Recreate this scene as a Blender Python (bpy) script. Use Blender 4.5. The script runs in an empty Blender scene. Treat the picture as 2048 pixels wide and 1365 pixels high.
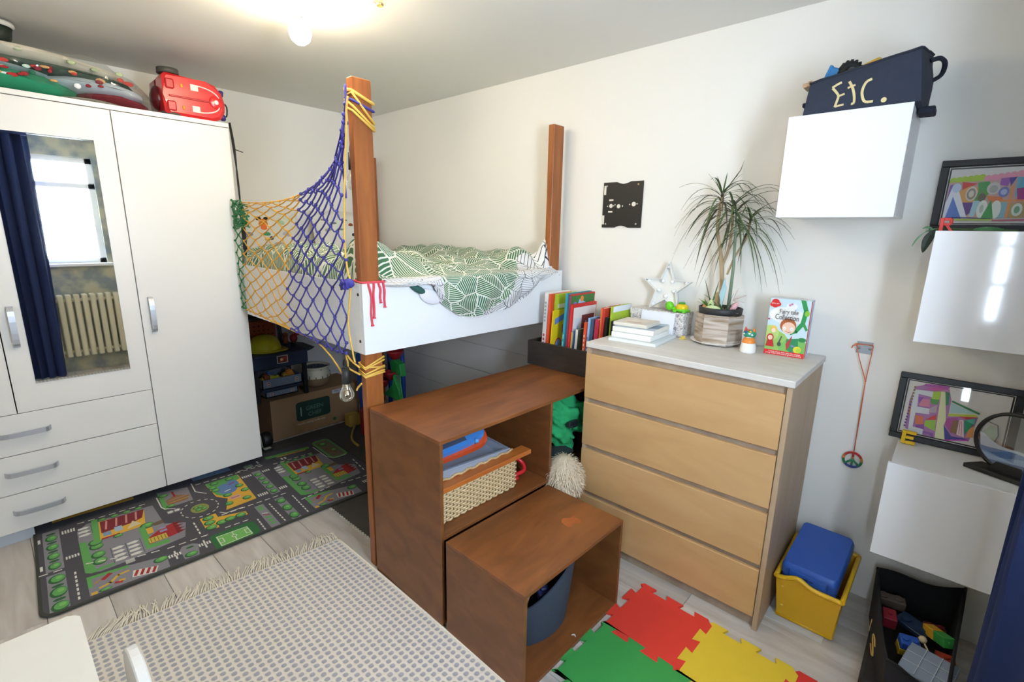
import bpy, bmesh, math, random
from mathutils import Vector, Matrix
random.seed(7)
sc = bpy.context.scene
PI = math.pi
WA, WB, WC, WF, HC = 0.03, -0.048, 4.12, -3.1, 2.364   # wall planes and ceiling height

# ------------------------------------------------------------------ camera, world, lights, exposure
cd = bpy.data.cameras.new('camera'); cd.sensor_width = 36; cd.lens = 16.995; cd.clip_start = .02
cam = bpy.data.objects.new('camera', cd); sc.collection.objects.link(cam)
_y, _p, _r = math.radians(48.0107), math.radians(12.7097), math.radians(1.0765)
_f = Vector((-math.cos(_y)*math.cos(_p), math.sin(_y)*math.cos(_p), -math.sin(_p)))
_rt = _f.cross(Vector((0, 0, 1))).normalized(); _u = _rt.cross(_f)
_R = math.cos(_r)*_rt + math.sin(_r)*_u; _U = -math.sin(_r)*_rt + math.cos(_r)*_u
mw = Matrix((_R, _U, -_f)).transposed().to_4x4(); mw.translation = (3.6756, -2.2952, 1.4863)
cam.matrix_world = mw; sc.camera = cam
w = bpy.data.worlds.new('world'); sc.world = w; w.use_nodes = True
bg = w.node_tree.nodes['Background']; bg.inputs[0].default_value = (.74, .90, 1.08, 1); bg.inputs[1].default_value = 17.0
LAMP = 50.0          # emission of the ceiling lamp's bulbs
vs = sc.view_settings; vs.view_transform = 'Standard'; vs.look = 'None'; vs.gamma = 1; vs.exposure = 1.33
vs.use_curve_mapping = False
pl = bpy.data.lights.new('window_daylight', 'AREA'); pl.shape = 'RECTANGLE'; pl.size = 1.02; pl.size_y = .60
pl.cycles.is_portal = True
po = bpy.data.objects.new('window_daylight', pl); sc.collection.objects.link(po)
po.location = (WC+.14, -1.65, 1.61); po.rotation_euler = (0, PI/2, 0)
pl2 = bpy.data.lights.new('window_daylight', 'AREA'); pl2.shape = 'RECTANGLE'; pl2.size = .14; pl2.size_y = 1.1; pl2.cycles.is_portal = True
po2 = bpy.data.objects.new('window_daylight', pl2); sc.collection.objects.link(po2)
po2.location = (3.95, WF-.14, 1.45); po2.rotation_euler = (PI/2, 0, 0)

# ------------------------------------------------------------------ helpers
def lin(c):
    if isinstance(c, str):
        c = c.lstrip('#'); c = [int(c[i:i+2], 16)/255 for i in (0, 2, 4)]
    return tuple(x/12.92 if x <= .04045 else ((x+.055)/1.055)**2.4 for x in c)
MC = {}
def mat(col, rough=.5, metal=0.0, var=.06, scale=6.0, bump=0.0, bscale=60.0, spec=.5, sheen=0.0, coat=0.0):
    """plain painted / plastic / cloth surface with a little procedural variation"""
    key = (col, rough, metal, var, scale, bump, bscale, spec, sheen, coat)
    if key in MC: return MC[key]
    m = bpy.data.materials.new('surface'); m.use_nodes = True; nt = m.node_tree; b = nt.nodes['Principled BSDF']
    c = lin(col)
    b.inputs['Roughness'].default_value = rough; b.inputs['Metallic'].default_value = metal
    b.inputs['Specular IOR Level'].default_value = spec
    b.inputs['Sheen Weight'].default_value = sheen; b.inputs['Coat Weight'].default_value = coat
    tc = nt.nodes.new('ShaderNodeTexCoord')
    n = nt.nodes.new('ShaderNodeTexNoise'); n.inputs['Scale'].default_value = scale; n.inputs['Detail'].default_value = 3
    r = nt.nodes.new('ShaderNodeMapRange'); r.inputs[3].default_value = 1-var; r.inputs[4].default_value = 1+var
    mx = nt.nodes.new('ShaderNodeVectorMath'); mx.operation = 'SCALE'; mx.inputs[0].default_value = c
    L = nt.links.new
    L(tc.outputs['Object'], n.inputs['Vector']); L(n.outputs['Fac'], r.inputs[0]); L(r.outputs[0], mx.inputs['Scale']); L(mx.outputs[0], b.inputs['Base Color'])
    if bump:
        n2 = nt.nodes.new('ShaderNodeTexNoise'); n2.inputs['Scale'].default_value = bscale
        bp = nt.nodes.new('ShaderNodeBump'); bp.inputs['Strength'].default_value = bump; bp.inputs['Distance'].default_value = .002
        L(tc.outputs['Object'], n2.inputs['Vector']); L(n2.outputs['Fac'], bp.inputs['Height']); L(bp.outputs[0], b.inputs['Normal'])
    MC[key] = m; return m
def wood(c1, c2, stretch=(1, 1, 1), scale=14, rough=.45, knots=0.0, rand=0.0):
    key = ('wood', c1, c2, stretch, scale, rough, rand)
    if key in MC: return MC[key]
    m = bpy.data.materials.new('wood'); m.use_nodes = True; nt = m.node_tree; b = nt.nodes['Principled BSDF']; L = nt.links.new
    b.inputs['Roughness'].default_value = rough
    tc = nt.nodes.new('ShaderNodeTexCoord'); mp = nt.nodes.new('ShaderNodeMapping'); mp.inputs['Scale'].default_value = stretch
    oi = nt.nodes.new('ShaderNodeObjectInfo'); ad = nt.nodes.new('ShaderNodeVectorMath'); ad.operation = 'MULTIPLY_ADD'
    ad.inputs[1].default_value = (7, 7, 7)
    L(oi.outputs['Random'], ad.inputs[0]); L(tc.outputs['Object'], ad.inputs[2])
    L(ad.outputs[0], mp.inputs['Vector'])
    n = nt.nodes.new('ShaderNodeTexNoise'); n.inputs['Scale'].default_value = scale; n.inputs['Detail'].default_value = 5; n.inputs['Distortion'].default_value = .6
    L(mp.outputs[0], n.inputs['Vector'])
    r = nt.nodes.new('ShaderNodeValToRGB'); r.color_ramp.elements[0].position = .32; r.color_ramp.elements[1].position = .68
    r.color_ramp.elements[0].color = (*lin(c1), 1); r.color_ramp.elements[1].color = (*lin(c2), 1)
    L(n.outputs['Fac'], r.inputs[0])
    out = r.outputs[0]
    if rand:
        mr = nt.nodes.new('ShaderNodeMapRange'); mr.inputs[3].default_value = 1-rand; mr.inputs[4].default_value = 1+rand*.4
        L(oi.outputs['Random'], mr.inputs[0])
        v = nt.nodes.new('ShaderNodeVectorMath'); v.operation = 'SCALE'; L(out, v.inputs[0]); L(mr.outputs[0], v.inputs['Scale']); out = v.outputs[0]
    L(out, b.inputs['Base Color'])
    bp = nt.nodes.new('ShaderNodeBump'); bp.inputs['Strength'].default_value = .15; bp.inputs['Distance'].default_value = .001
    L(n.outputs['Fac'], bp.inputs['Height']); L(bp.outputs[0], b.inputs['Normal'])
    MC[key] = m; return m
def glass(tint='#ffffff', gloss=.08, rough=.02, glo='#ffffff'):
    key = ('glass', tint, gloss, rough)
    if key in MC: return MC[key]
    m = bpy.data.materials.new('clear_film'); m.use_nodes = True; nt = m.node_tree; nt.nodes.clear(); L = nt.links.new
    o = nt.nodes.new('ShaderNodeOutputMaterial'); t = nt.nodes.new('ShaderNodeBsdfTransparent'); g = nt.nodes.new('ShaderNodeBsdfGlossy')
    t.inputs[0].default_value = (*lin(tint), 1); g.inputs['Roughness'].default_value = rough; g.inputs[0].default_value = (*lin(glo), 1)
    mx = nt.nodes.new('ShaderNodeMixShader'); lw = nt.nodes.new('ShaderNodeLayerWeight'); lw.inputs[0].default_value = .35
    mr = nt.nodes.new('ShaderNodeMapRange'); mr.inputs[3].default_value = gloss*.5; mr.inputs[4].default_value = min(1, gloss*5)
    L(lw.outputs['Facing'], mr.inputs[0]); L(mr.outputs[0], mx.inputs[0]); L(t.outputs[0], mx.inputs[1]); L(g.outputs[0], mx.inputs[2]); L(mx.outputs[0], o.inputs[0])
    MC[key] = m; return m
def emis(col, s):
    m = bpy.data.materials.new('glow'); m.use_nodes = True; b = m.node_tree.nodes['Principled BSDF']
    b.inputs['Emission Color'].default_value = (*lin(col), 1); b.inputs['Emission Strength'].default_value = s
    b.inputs['Base Color'].default_value = (1, 1, 1, 1); return m

class MB:
    def __init__(s): s.bm = bmesh.new(); s.uv = None; s.M = None
    def _v(s, p):
        p = Vector(p); return s.bm.verts.new(s.M @ p if s.M else p)
    def _f(s, vs, mi=0, sm=False):
        try: f = s.bm.faces.new(vs)
        except ValueError: return None
        f.material_index = mi; f.smooth = sm; return f
    def box(s, x0, x1, y0, y1, z0, z1, bev=0.0, mi=0, seg=1):
        if x1 < x0: x0, x1 = x1, x0
        if y1 < y0: y0, y1 = y1, y0
        if z1 < z0: z0, z1 = z1, z0
        v = [s._v((x, y, z)) for x in (x0, x1) for y in (y0, y1) for z in (z0, z1)]
        fs = [s._f([v[i] for i in q], mi) for q in ((0, 1, 3, 2), (4, 6, 7, 5), (0, 4, 5, 1), (2, 3, 7, 6), (0, 2, 6, 4), (1, 5, 7, 3))]
        if bev:
            ed = list({e for f in fs for e in f.edges})
            r = bmesh.ops.bevel(s.bm, geom=ed, offset=bev, segments=seg, profile=.6, affect='EDGES')
            for f in r['faces']: f.material_index = mi; f.smooth = seg > 1
        return s
    def ring(s, c, r, n, X, Y):
        return [s._v(c + X*(r*math.cos(2*PI*i/n)) + Y*(r*math.sin(2*PI*i/n))) for i in range(n)]
    def cyl(s, p0, p1, r0, r1=None, n=12, mi=0, cap=True, sm=True):
        p0, p1 = Vector(p0), Vector(p1); r1 = r0 if r1 is None else r1
        d = (p1-p0).normalized(); X = d.orthogonal().normalized(); Y = d.cross(X)
        a = s.ring(p0, r0, n, X, Y); b = s.ring(p1, r1, n, X, Y)
        for i in range(n): s._f([a[i], a[(i+1) % n], b[(i+1) % n], b[i]], mi, sm)
        if cap: s._f(a[::-1], mi); s._f(b, mi)
        return s
    def tube(s, pts, r, n=5, mi=0, closed=False):
        pts = [Vector(p) for p in pts]
        if len(pts) < 2: return s
        prev = None; X = None; rings = []
        for i, p in enumerate(pts):
            a = pts[i-1] if (i > 0 or closed) else p
            b = pts[(i+1) % len(pts)] if (i < len(pts)-1 or closed) else p
            d = (b-a); d = d.normalized() if d.length > 1e-9 else Vector((0, 0, 1))
            if X is None: X = d.orthogonal().normalized()
            else:
                X = X - d*X.dot(d); X = X.normalized() if X.length > 1e-6 else d.orthogonal().normalized()
            rr = r[i] if isinstance(r, (list, tuple)) else r
            rings.append(s.ring(p, rr, n, X, d.cross(X)))
        m = len(rings)
        for k in range(m if closed else m-1):
            a, b = rings[k], rings[(k+1) % m]
            for i in range(n): s._f([a[i], a[(i+1) % n], b[(i+1) % n], b[i]], mi, True)
        if not closed: s._f(rings[0][::-1], mi); s._f(rings[-1], mi)
        return s
    def lathe(s, prof, c=(0, 0, 0), n=20, mi=0, A=None, sm=True, flat=1.0):
        """profile of (radius, height) turned round the z axis (or round the z of matrix A)"""
        c = Vector(c); rings = []
        for r, z in prof:
            ps = [Vector((r*math.cos(2*PI*i/n), r*math.sin(2*PI*i/n)*flat, z)) for i in range(n)]
            if r < 1e-6: ps = ps[:1]
            rings.append([s._v(c + (A @ p if A else p)) for p in ps])
        for a, b in zip(rings, rings[1:]):
            if len(a) == 1 and len(b) == 1: continue
            for i in range(n):
                j = (i+1) % n
                if len(a) == 1: s._f([a[0], b[j], b[i]], mi, sm)
                elif len(b) == 1: s._f([a[i], a[j], b[0]], mi, sm)
                else: s._f([a[i], a[j], b[j], b[i]], mi, sm)
        return s
    def ball(s, c, r, nu=14, nv=9, mi=0, warp=None):
        c = Vector(c); rx, ry, rz = (r, r, r) if not isinstance(r, (tuple, list)) else r
        def P(u, v):
            th = PI*v/nv; ph = 2*PI*u/nu
            p = Vector((rx*math.sin(th)*math.cos(ph), ry*math.sin(th)*math.sin(ph), rz*math.cos(th)))
            return c + (warp(p) if warp else p)
        top = s._v(P(0, 0)); bot = s._v(P(0, nv)); rows = [[s._v(P(u, v)) for u in range(nu)] for v in range(1, nv)]
        for i in range(nu):
            j = (i+1) % nu
            s._f([top, rows[0][i], rows[0][j]], mi, True); s._f([bot, rows[-1][j], rows[-1][i]], mi, True)
            for a, b in zip(rows, rows[1:]): s._f([a[i], b[i], b[j], a[j]], mi, True)
        return s
    def prism(s, poly, d, O=(0, 0, 0), U=(1, 0, 0), V=(0, 1, 0), N=(0, 0, 1), mi=0, mis=None, bev=0.0):
        O, U, V, N = Vector(O), Vector(U), Vector(V), Vector(N)
        a = [s._v(O+U*u+V*v) for u, v in poly]; b = [s._v(O+U*u+V*v+N*d) for u, v in poly]
        n = len(poly); fs = [s._f(a[::-1], mi), s._f(b, mi)]
        for i in range(n): fs.append(s._f([a[i], a[(i+1) % n], b[(i+1) % n], b[i]], mi if mis is None else mis))
        if bev:
            ed = [e for f in fs[:2] if f for e in f.edges]
            bmesh.ops.bevel(s.bm, geom=list(set(ed)), offset=bev, segments=1, affect='EDGES')
        return s
    def grid(s, fn, nu, nv, mi=0, uvf=None, mif=None, close=False):
        vs = [[s._v(fn(u/nu, v/nv)) for v in range(nv+1)] for u in range(nu+1)]
        if uvf and s.uv is None: s.uv = s.bm.loops.layers.uv.new('UVMap')
        for i in range(nu):
            for j in range(nv):
                m = mif((i+.5)/nu, (j+.5)/nv) if mif else mi
                if m is None: continue
                f = s._f([vs[i][j], vs[i+1][j], vs[i+1][j+1], vs[i][j+1]], m, True)
                if f and uvf:
                    for l, (a, b) in zip(f.loops, ((i, j), (i+1, j), (i+1, j+1), (i, j+1))): l[s.uv].uv = uvf(a/nu, b/nv)
        return s
    def poly(s, pts, mi=0, sm=False): s._f([s._v(p) for p in pts], mi, sm); return s

WM = {}
def wm(o): return WM.get(o.name, Matrix.Identity(4)) if o else Matrix.Identity(4)
def part(name, mb, mats, parent=None, label=None, kind=None, local=False):
    me = bpy.data.meshes.new(name); bm = mb.bm
    bmesh.ops.recalc_face_normals(bm, faces=bm.faces[:])
    if not local and parent is not None: bm.transform(wm(parent).inverted())
    bm.to_mesh(me); bm.free()
    for m in (mats if isinstance(mats, (list, tuple)) else [mats]): me.materials.append(m)
    o = bpy.data.objects.new(name, me); sc.collection.objects.link(o)
    if parent is not None: o.parent = parent; WM[o.name] = wm(parent)
    if label: o['label'] = label
    if kind: o['kind'] = kind
    return o
def tag(o, label, cat, group=None):
    o['label'] = label; o['category'] = cat
    if group: o['group'] = group
    return o
def thing(name, label, cat, loc=(0, 0, 0), rz=0.0, group=None, rot=None):
    o = bpy.data.objects.new(name, None); sc.collection.objects.link(o); o.empty_display_size = .05
    o.location = loc; o.rotation_euler = rot if rot else (0, 0, rz)
    M = Matrix.Translation(loc) @ (Matrix.Rotation(rot[2], 4, 'Z') @ Matrix.Rotation(rot[1], 4, 'Y') @ Matrix.Rotation(rot[0], 4, 'X') if rot else Matrix.Rotation(rz, 4, 'Z'))
    WM[o.name] = M
    return tag(o, label, cat, group)
def single(name, mb, mats, label, cat, group=None):
    """a thing that is one mesh; its origin goes to the middle of its base"""
    xs = [v.co for v in mb.bm.verts]
    c = Vector(((min(p.x for p in xs)+max(p.x for p in xs))/2, (min(p.y for p in xs)+max(p.y for p in xs))/2, min(p.z for p in xs)))
    bmesh.ops.translate(mb.bm, verts=mb.bm.verts[:], vec=-c)
    o = part(name, mb, mats); o.location = c; WM[o.name] = Matrix.Translation(c)
    return tag(o, label, cat, group)
def struct(name, mb, mats, parent=None):
    o = part(name, mb, mats, parent)
    if parent is None: o['kind'] = 'structure'
    return o
def clip_poly(pts, x1=1.0, y1=1.0):
    for ax, lim, sg in ((0, 0, 1), (0, x1, -1), (1, 0, 1), (1, y1, -1)):
        out = []
        for i, p in enumerate(pts):
            q = pts[i-1]; dp, dq = sg*(p[ax]-lim), sg*(q[ax]-lim)
            if (dp < 0) != (dq < 0):
                t = dq/(dq-dp); out.append((q[0]+(p[0]-q[0])*t, q[1]+(p[1]-q[1])*t))
            if dp >= 0: out.append(p)
        pts = out
        if len(pts) < 3: return []
    return pts
def art(name, parent, O, U, V, shapes, layer=.0004, rough=.6, label=None, local=False, clip=(1, 1)):
    """flat print: coloured shapes in the unit frame O,U,V, stacked by a hair each"""
    mb = MB(); O, U, V = Vector(O), Vector(U), Vector(V); N = U.cross(V).normalized()
    cols = []; k = 0
    for sh in shapes:
        kind, col = sh[0], sh[-1]
        if col not in cols: cols.append(col)
        mi = cols.index(col); k += 1; d = N*(layer*k)
        def put(pts):
            if clip: pts = clip_poly(pts, *clip)
            if len(pts) > 2: mb.poly([O+U*u+V*v+d for u, v in pts], mi)
        if kind == 'rect':
            _, a, b, c, e, _c = sh; put([(a, b), (c, b), (c, e), (a, e)])
        elif kind == 'poly': put(list(sh[1]))
        elif kind == 'ell':
            _, a, b, ru, rv, _c = sh[:5] + (col,)
            put([(a+ru*math.cos(2*PI*i/14), b+rv*math.sin(2*PI*i/14)) for i in range(14)])
        elif kind == 'line':
            q, wd = sh[1], sh[2]; lu, lv = U.length, V.length
            for (a, b), (c, e) in zip(q, q[1:]):
                dx, dy = (c-a)*lu, (e-b)*lv; ln = math.hypot(dx, dy) or 1
                nx, ny = -dy/ln*wd/2/lu, dx/ln*wd/2/lv; ex, ey = dx/ln*wd*.25/lu, dy/ln*wd*.25/lv
                put([(a+nx-ex, b+ny-ey), (a-nx-ex, b-ny-ey), (c-nx+ex, e-ny+ey), (c+nx+ex, e+ny+ey)])
    return part(name, mb, [mat(c, rough, var=.04) for c in cols], parent, label, local=local)
def text(name, s, parent, O, U, V, size, m, extrude=.0003, align='LEFT', fit=None):
    cu = bpy.data.curves.new(name, 'FONT'); cu.body = s; cu.size = size; cu.extrude = extrude; cu.align_x = align; cu.resolution_u = 3
    t = bpy.data.objects.new('t', cu); me = bpy.data.meshes.new_from_object(t)
    bpy.data.objects.remove(t); bpy.data.curves.remove(cu)
    U, V = Vector(U).normalized(), Vector(V).normalized(); N = U.cross(V)
    if fit: U = U*(fit/max(1e-6, max(v.co.x for v in me.vertices)))
    M = Matrix((U, V, N)).transposed().to_4x4(); M.translation = Vector(O)
    me.transform(wm(parent).inverted() @ M); me.materials.clear(); me.materials.append(m)
    o = bpy.data.objects.new(name, me); sc.collection.objects.link(o); o.parent = parent; WM[o.name] = wm(parent)
    return o
def bez(p0, p1, p2, n=8):
    p0, p1, p2 = Vector(p0), Vector(p1), Vector(p2)
    return [(1-t)**2*p0+2*t*(1-t)*p1+t*t*p2 for t in [i/n for i in range(n+1)]]
def catmull(P, k=4):
    P = [Vector(p) for p in P]; out = []
    for i in range(len(P)-1):
        a, b, c, d = P[max(i-1, 0)], P[i], P[i+1], P[min(i+2, len(P)-1)]
        for j in range(k):
            t = j/k; out.append(.5*((2*b)+(c-a)*t+(2*a-5*b+4*c-d)*t*t+(3*b-a-3*c+d)*t**3))
    return out+[P[-1]]
def hsh(*a):
    x = math.sin(sum(v*w for v, w in zip(a, (12.9898, 78.233, 37.719, 4.581))))*43758.5453
    return x-math.floor(x)
def vnoise(x, y):
    i, j = math.floor(x), math.floor(y); u, v = x-i, y-j; u = u*u*(3-2*u); v = v*v*(3-2*v)
    return (hsh(i, j)*(1-u)+hsh(i+1, j)*u)*(1-v)+(hsh(i, j+1)*(1-u)+hsh(i+1, j+1)*u)*v
WHITE = mat('#ececec', .35, var=.01); GLOSSW = mat('#f0f0f2', .08, var=.01, coat=.3)
BLACK = mat('#141414', .45); STEEL = mat('#b9bcc0', .3, 1.0, var=.02)
BROWN = wood('#6c4020', '#815028', (2.5, 2.5, 5), 3.0, .45); BROWNX = wood('#6f4120', '#8a532a', (7, 1.6, 7), 2.6, .42)
POST = wood('#8a4d22', '#a8632e', (10, 10, 1), 3.2, .42)
# ------------------------------------------------------------------ room shell
wallm = mat('#efece5', .85, var=.02, scale=2.5, bump=.12, bscale=45)
fm = mat('#8d8780', .7)
mb = MB(); mb.box(WB-.1, WC+.1, WF-.1, WA+.1, -.1, -.006); floor = struct('floor', mb, fm)
plankm = wood('#b5aca3', '#d2cbc4', (1.0, 9, 1), 2.2, .38, rand=.14)
ys = [WF]+[round(-2.31-.19*k, 3) for k in range(4, -1, -1) if -2.31-.19*k > WF+.02]+[-2.126, -1.94, -1.75, -1.546, -1.36, -1.17, -.985, -.79, -.595, -.42, -.21, WA]
offs = [.4, .9, .1, .62, 1.32, .25, 1.0, .55, 1.25, .3, .8, .05, .45, .95, .3, .36, .75, .5, .1]
meshes = {}
for i, (y0, y1) in enumerate(zip(ys, ys[1:])):
    x = offs[i % len(offs)]; L0 = 1.38
    if abs(y1+2.31) < .01: x = 1.32
    if abs(y0+.595) < .01: x = 3.073
    while x > WB: x -= L0
    while x < WC:
        a, b = max(x, WB), min(x+L0, WC)
        if b-a > .02:
            mb = MB(); mb.box(a+.0008, b-.0008, y0+.0008, y1-.0008, -.006, 0, bev=.0012); part('plank', mb, plankm, floor)
        x += L0
T = .1
mb = MB(); mb.box(WB-T, WC+T, WA, WA+T, -.1, HC+.1); wall_back = struct('wall_back', mb, wallm)
mb = MB(); mb.box(WB-T, WB, WF-T, WA, -.1, HC+.1); wall_left = struct('wall_left', mb, wallm)
mb = MB(); mb.box(WB-T, 3.88, WF-T, WF, -.1, HC+.1); mb.box(4.02, WC+T, WF-T, WF, -.1, HC+.1); mb.box(3.88, 4.02, WF-T, WF, -.1, .9); mb.box(3.88, 4.02, WF-T, WF, 2.0, HC+.1); struct('wall_front', mb, wallm)
# window wall, seen in the wardrobe mirror: mottled green-grey paper
wp = bpy.data.materials.new('mottled_paper'); wp.use_nodes = True; nt = wp.node_tree; b = nt.nodes['Principled BSDF']; b.inputs['Roughness'].default_value = .8
tc = nt.nodes.new('ShaderNodeTexCoord'); n = nt.nodes.new('ShaderNodeTexNoise'); n.inputs['Scale'].default_value = 7; n.inputs['Detail'].default_value = 4
r = nt.nodes.new('ShaderNodeValToRGB'); r.color_ramp.elements[0].position = .38; r.color_ramp.elements[1].position = .62
r.color_ramp.elements[0].color = (*lin('#8b9598'), 1); r.color_ramp.elements[1].color = (*lin('#c3bfa6'), 1)
nt.links.new(tc.outputs['Object'], n.inputs['Vector']); nt.links.new(n.outputs['Fac'], r.inputs[0]); nt.links.new(r.outputs[0], b.inputs['Base Color'])
WY0, WY1, WZ0, WZ1 = -1.95, -1.35, 1.10, 2.12
mb = MB()
mb.box(WC, WC+T, WF-T, WY0, -.1, HC+.1); mb.box(WC, WC+T, WY1, WA+T, -.1, HC+.1)
mb.box(WC, WC+T, WY0, WY1, -.1, WZ0); mb.box(WC, WC+T, WY0, WY1, WZ1, HC+.1); struct('wall_right', mb, wp)
mb = MB(); mb.box(WB-T, WC+T, WF-T, WA+T, HC, HC+.1); struct('ceiling', mb, mat('#e8e5df', .9, var=.015, scale=2, bump=.1, bscale=30))
t = bpy.data.objects.new('window_1', None); sc.collection.objects.link(t); t['kind'] = 'structure'; t.location = (WC+.05, -1.65, WZ0); WM['window_1'] = Matrix.Translation(t.location)
mb = MB(); f = .05
mb.box(WC+.03, WC+.09, WY0, WY0+f, WZ0, WZ1); mb.box(WC+.03, WC+.09, WY1-f, WY1, WZ0, WZ1); mb.box(WC+.03, WC+.09, WY0, WY1, WZ0, WZ0+f); mb.box(WC+.03, WC+.09, WY0, WY1, WZ1-f, WZ1)
mb.box(WC+.03, WC+.09, WY0, WY1, 1.83, 1.88); part('window_frame', mb, WHITE, t)
for z0, z1 in ((WZ0+f, 1.83), (1.88, WZ1-f)):
    mb = MB(); mb.box(WC+.058, WC+.062, WY0+f, WY1-f, z0, z1); part('pane', mb, glass('#ffffff', .05), t)
mb = MB(); mb.box(WC-.05, WC+.03, WY0-.04, WY1+.04, WZ0-.03, WZ0, bev=.004); part('window_sill', mb, WHITE, t)
t = bpy.data.objects.new('window_2', None); sc.collection.objects.link(t); t['kind'] = 'structure'; t.location = (3.95, WF-.05, .9); WM['window_2'] = Matrix.Translation(t.location)
mb = MB(); y0, y1 = WF-.09, WF-.05
mb.box(3.88, 3.895, y0, y1, .9, 2.0); mb.box(4.005, 4.02, y0, y1, .9, 2.0)
for z in (.9, 1.17, 1.44, 1.71, 1.97): mb.box(3.88, 4.02, y0, y1, z, z+.03)
part('window_frame', mb, WHITE, t)
for z in (.93, 1.20, 1.47, 1.74):
    mb = MB(); mb.box(3.895, 4.005, WF-.072, WF-.068, z, z+.24); part('pane', mb, glass('#ffffff', .05), t)
# grey boards cladding the wall under the bed
bm_ = mat('#cfccca', .6, var=.04, scale=5)
for z0, z1 in ((.006, .318), (.322, .514), (.517, .706), (.709, .93)):
    mb = MB(); mb.box(WB+.001, 2.02, WA-.009, WA, z0, z1, bev=.002); part('panel_board', mb, bm_, wall_back)
for z0, z1 in ((.006, .318), (.322, .585), (.588, .93)):
    mb = MB(); mb.box(WB, WB+.009, -1.25, WA-.01, z0, z1, bev=.002); part('panel_board', mb, bm_, wall_left)

# ------------------------------------------------------------------ ceiling lamp
t = thing('ceiling_lamp', 'ceiling lamp with lit globe bulbs hanging from the ceiling at the top edge', 'lamp', (1.86, -1.42, HC))
mb = MB(); mb.lathe([(0, 0), (.09, 0), (.085, -.025), (.03, -.035), (0, -.035)], (1.86, -1.42, HC), 24); part('ceiling_plate', mb, STEEL, t)
bulbm = emis('#ffedcc', LAMP)
for k, (x, y, z) in enumerate(((1.575, -1.27, 2.262), (1.72, -1.63, 2.285), (2.02, -1.36, 2.285))):
    c = Vector((x, y, z)); a = part('lamp_arm', MB().tube(bez((1.86, -1.42, HC-.02), (x, y, HC-.012), (x, y, z+.05), 8), .006, 6), STEEL, t)
    mb = MB(); mb.cyl((x, y, z+.035), (x, y, z+.062), .016, .016, 12); part('socket', mb, STEEL, t)
    mb = MB(); mb.lathe([(0, -.055), (.018, -.05), (.036, -.034), (.043, -.012), (.041, .008), (.03, .026), (.018, .04), (0, .04)], c, 18); part('bulb', mb, bulbm, t)
mb = MB(); a = part('lamp_arm', MB().tube(bez((1.86, -1.42, HC-.02), (2.03, -1.2, HC-.01), (2.03, -1.195, 2.31), 8), .006, 6), STEEL, t)
mb = MB(); mb.lathe([(0, -.03), (.006, -.032), (.022, -.022), (.028, -.004), (.02, .014), (.012, .026), (0, .026)], (2.03, -1.195, 2.288), 14); part('bulb', mb, glass('#fff6e4', .2), t, 'unlit clear bulb with metal cap')
mb = MB(); mb.lathe([(.01, -.034), (.013, -.03), (.013, -.026)], (2.03, -1.195, 2.288), 12); part('bulb_cap', mb, mat('#c9a869', .3, .8), t)

# ------------------------------------------------------------------ wardrobe
t = thing('wardrobe', 'white three door wardrobe with mirror and three wide drawers', 'wardrobe', (.3, -2.0, 0))
WW = mat('#ebe9e6', .32, var=.008)
mb = MB(); mb.box(.0, .6, -1.264, -1.246, .07, 2.013); mb.box(.0, .6, -2.77, -2.752, .0, 2.013); mb.box(.0, .6, -1.764, -1.746, .07, 2.013); mb.box(0, .012, -2.752, -1.264, .07, 2.013); mb.box(.012, .6, -2.752, -1.264, .07, .088); mb.box(.012, .59, -2.752, -1.764, .618, .634)
part('body', mb, WW, t)
mb = MB(); mb.box(0, .625, -2.77, -1.246, 2.013, 2.035, bev=.001); part('top', mb, WW, t)
mb = MB(); mb.box(.0, .58, -2.75, -2.29, 0, .07); part('plinth', mb, mat('#c9cfd8', .4), t)
for x, y in ((.06, -1.29), (.2, -1.3), (.2, -1.76)):
    mb = MB(); mb.cyl((x, y, 0), (x, y, .07), .02, .02, 12); part('foot', mb, mat('#9a9a9a', .5), t)
def vhandle(mb, y, z0, z1, tilt=0.0):
    pts = [Vector((.624, y, z0)), Vector((.65, y, z0+.02)), Vector((.655, y, (z0+z1)/2)), Vector((.65, y, z1-.02)), Vector((.624, y, z1))]
    c = catmull(pts, 3)
    for a, b in zip(c, c[1:]):
        mb.poly([a+Vector((0, -.011, 0)), b+Vector((0, -.011, 0)), b+Vector((0, .011, 0)), a+Vector((0, .011, 0))], 0, True)
        o = Vector((-.008, 0, 0)); mb.poly([a+o+Vector((0, -.011, 0)), b+o+Vector((0, -.011, 0)), b+o+Vector((0, .011, 0)), a+o+Vector((0, .011, 0))], 0, True)
        for s in (-1, 1):
            k = Vector((0, .011*s, 0)); mb.poly([a+k, b+k, b+k+o, a+k+o])
def hhandle(mb, y0, y1, z):
    c = catmull([Vector((.624, y0, z)), Vector((.65, y0+.02, z)), Vector((.655, (y0+y1)/2, z)), Vector((.65, y1-.02, z)), Vector((.624, y1, z))], 3)
    h = Vector((0, 0, .011)); o = Vector((-.008, 0, 0))
    for a, b in zip(c, c[1:]):
        mb.poly([a-h, b-h, b+h, a+h], 0, True); mb.poly([a-h+o, b-h+o, b+h+o, a+h+o], 0, True); mb.poly([a+h, b+h, b+h+o, a+h+o]); mb.poly([a-h, b-h, b-h+o, a-h+o])
ALU = mat('#c5c9d2', .35, .6, var=.02)
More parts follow.
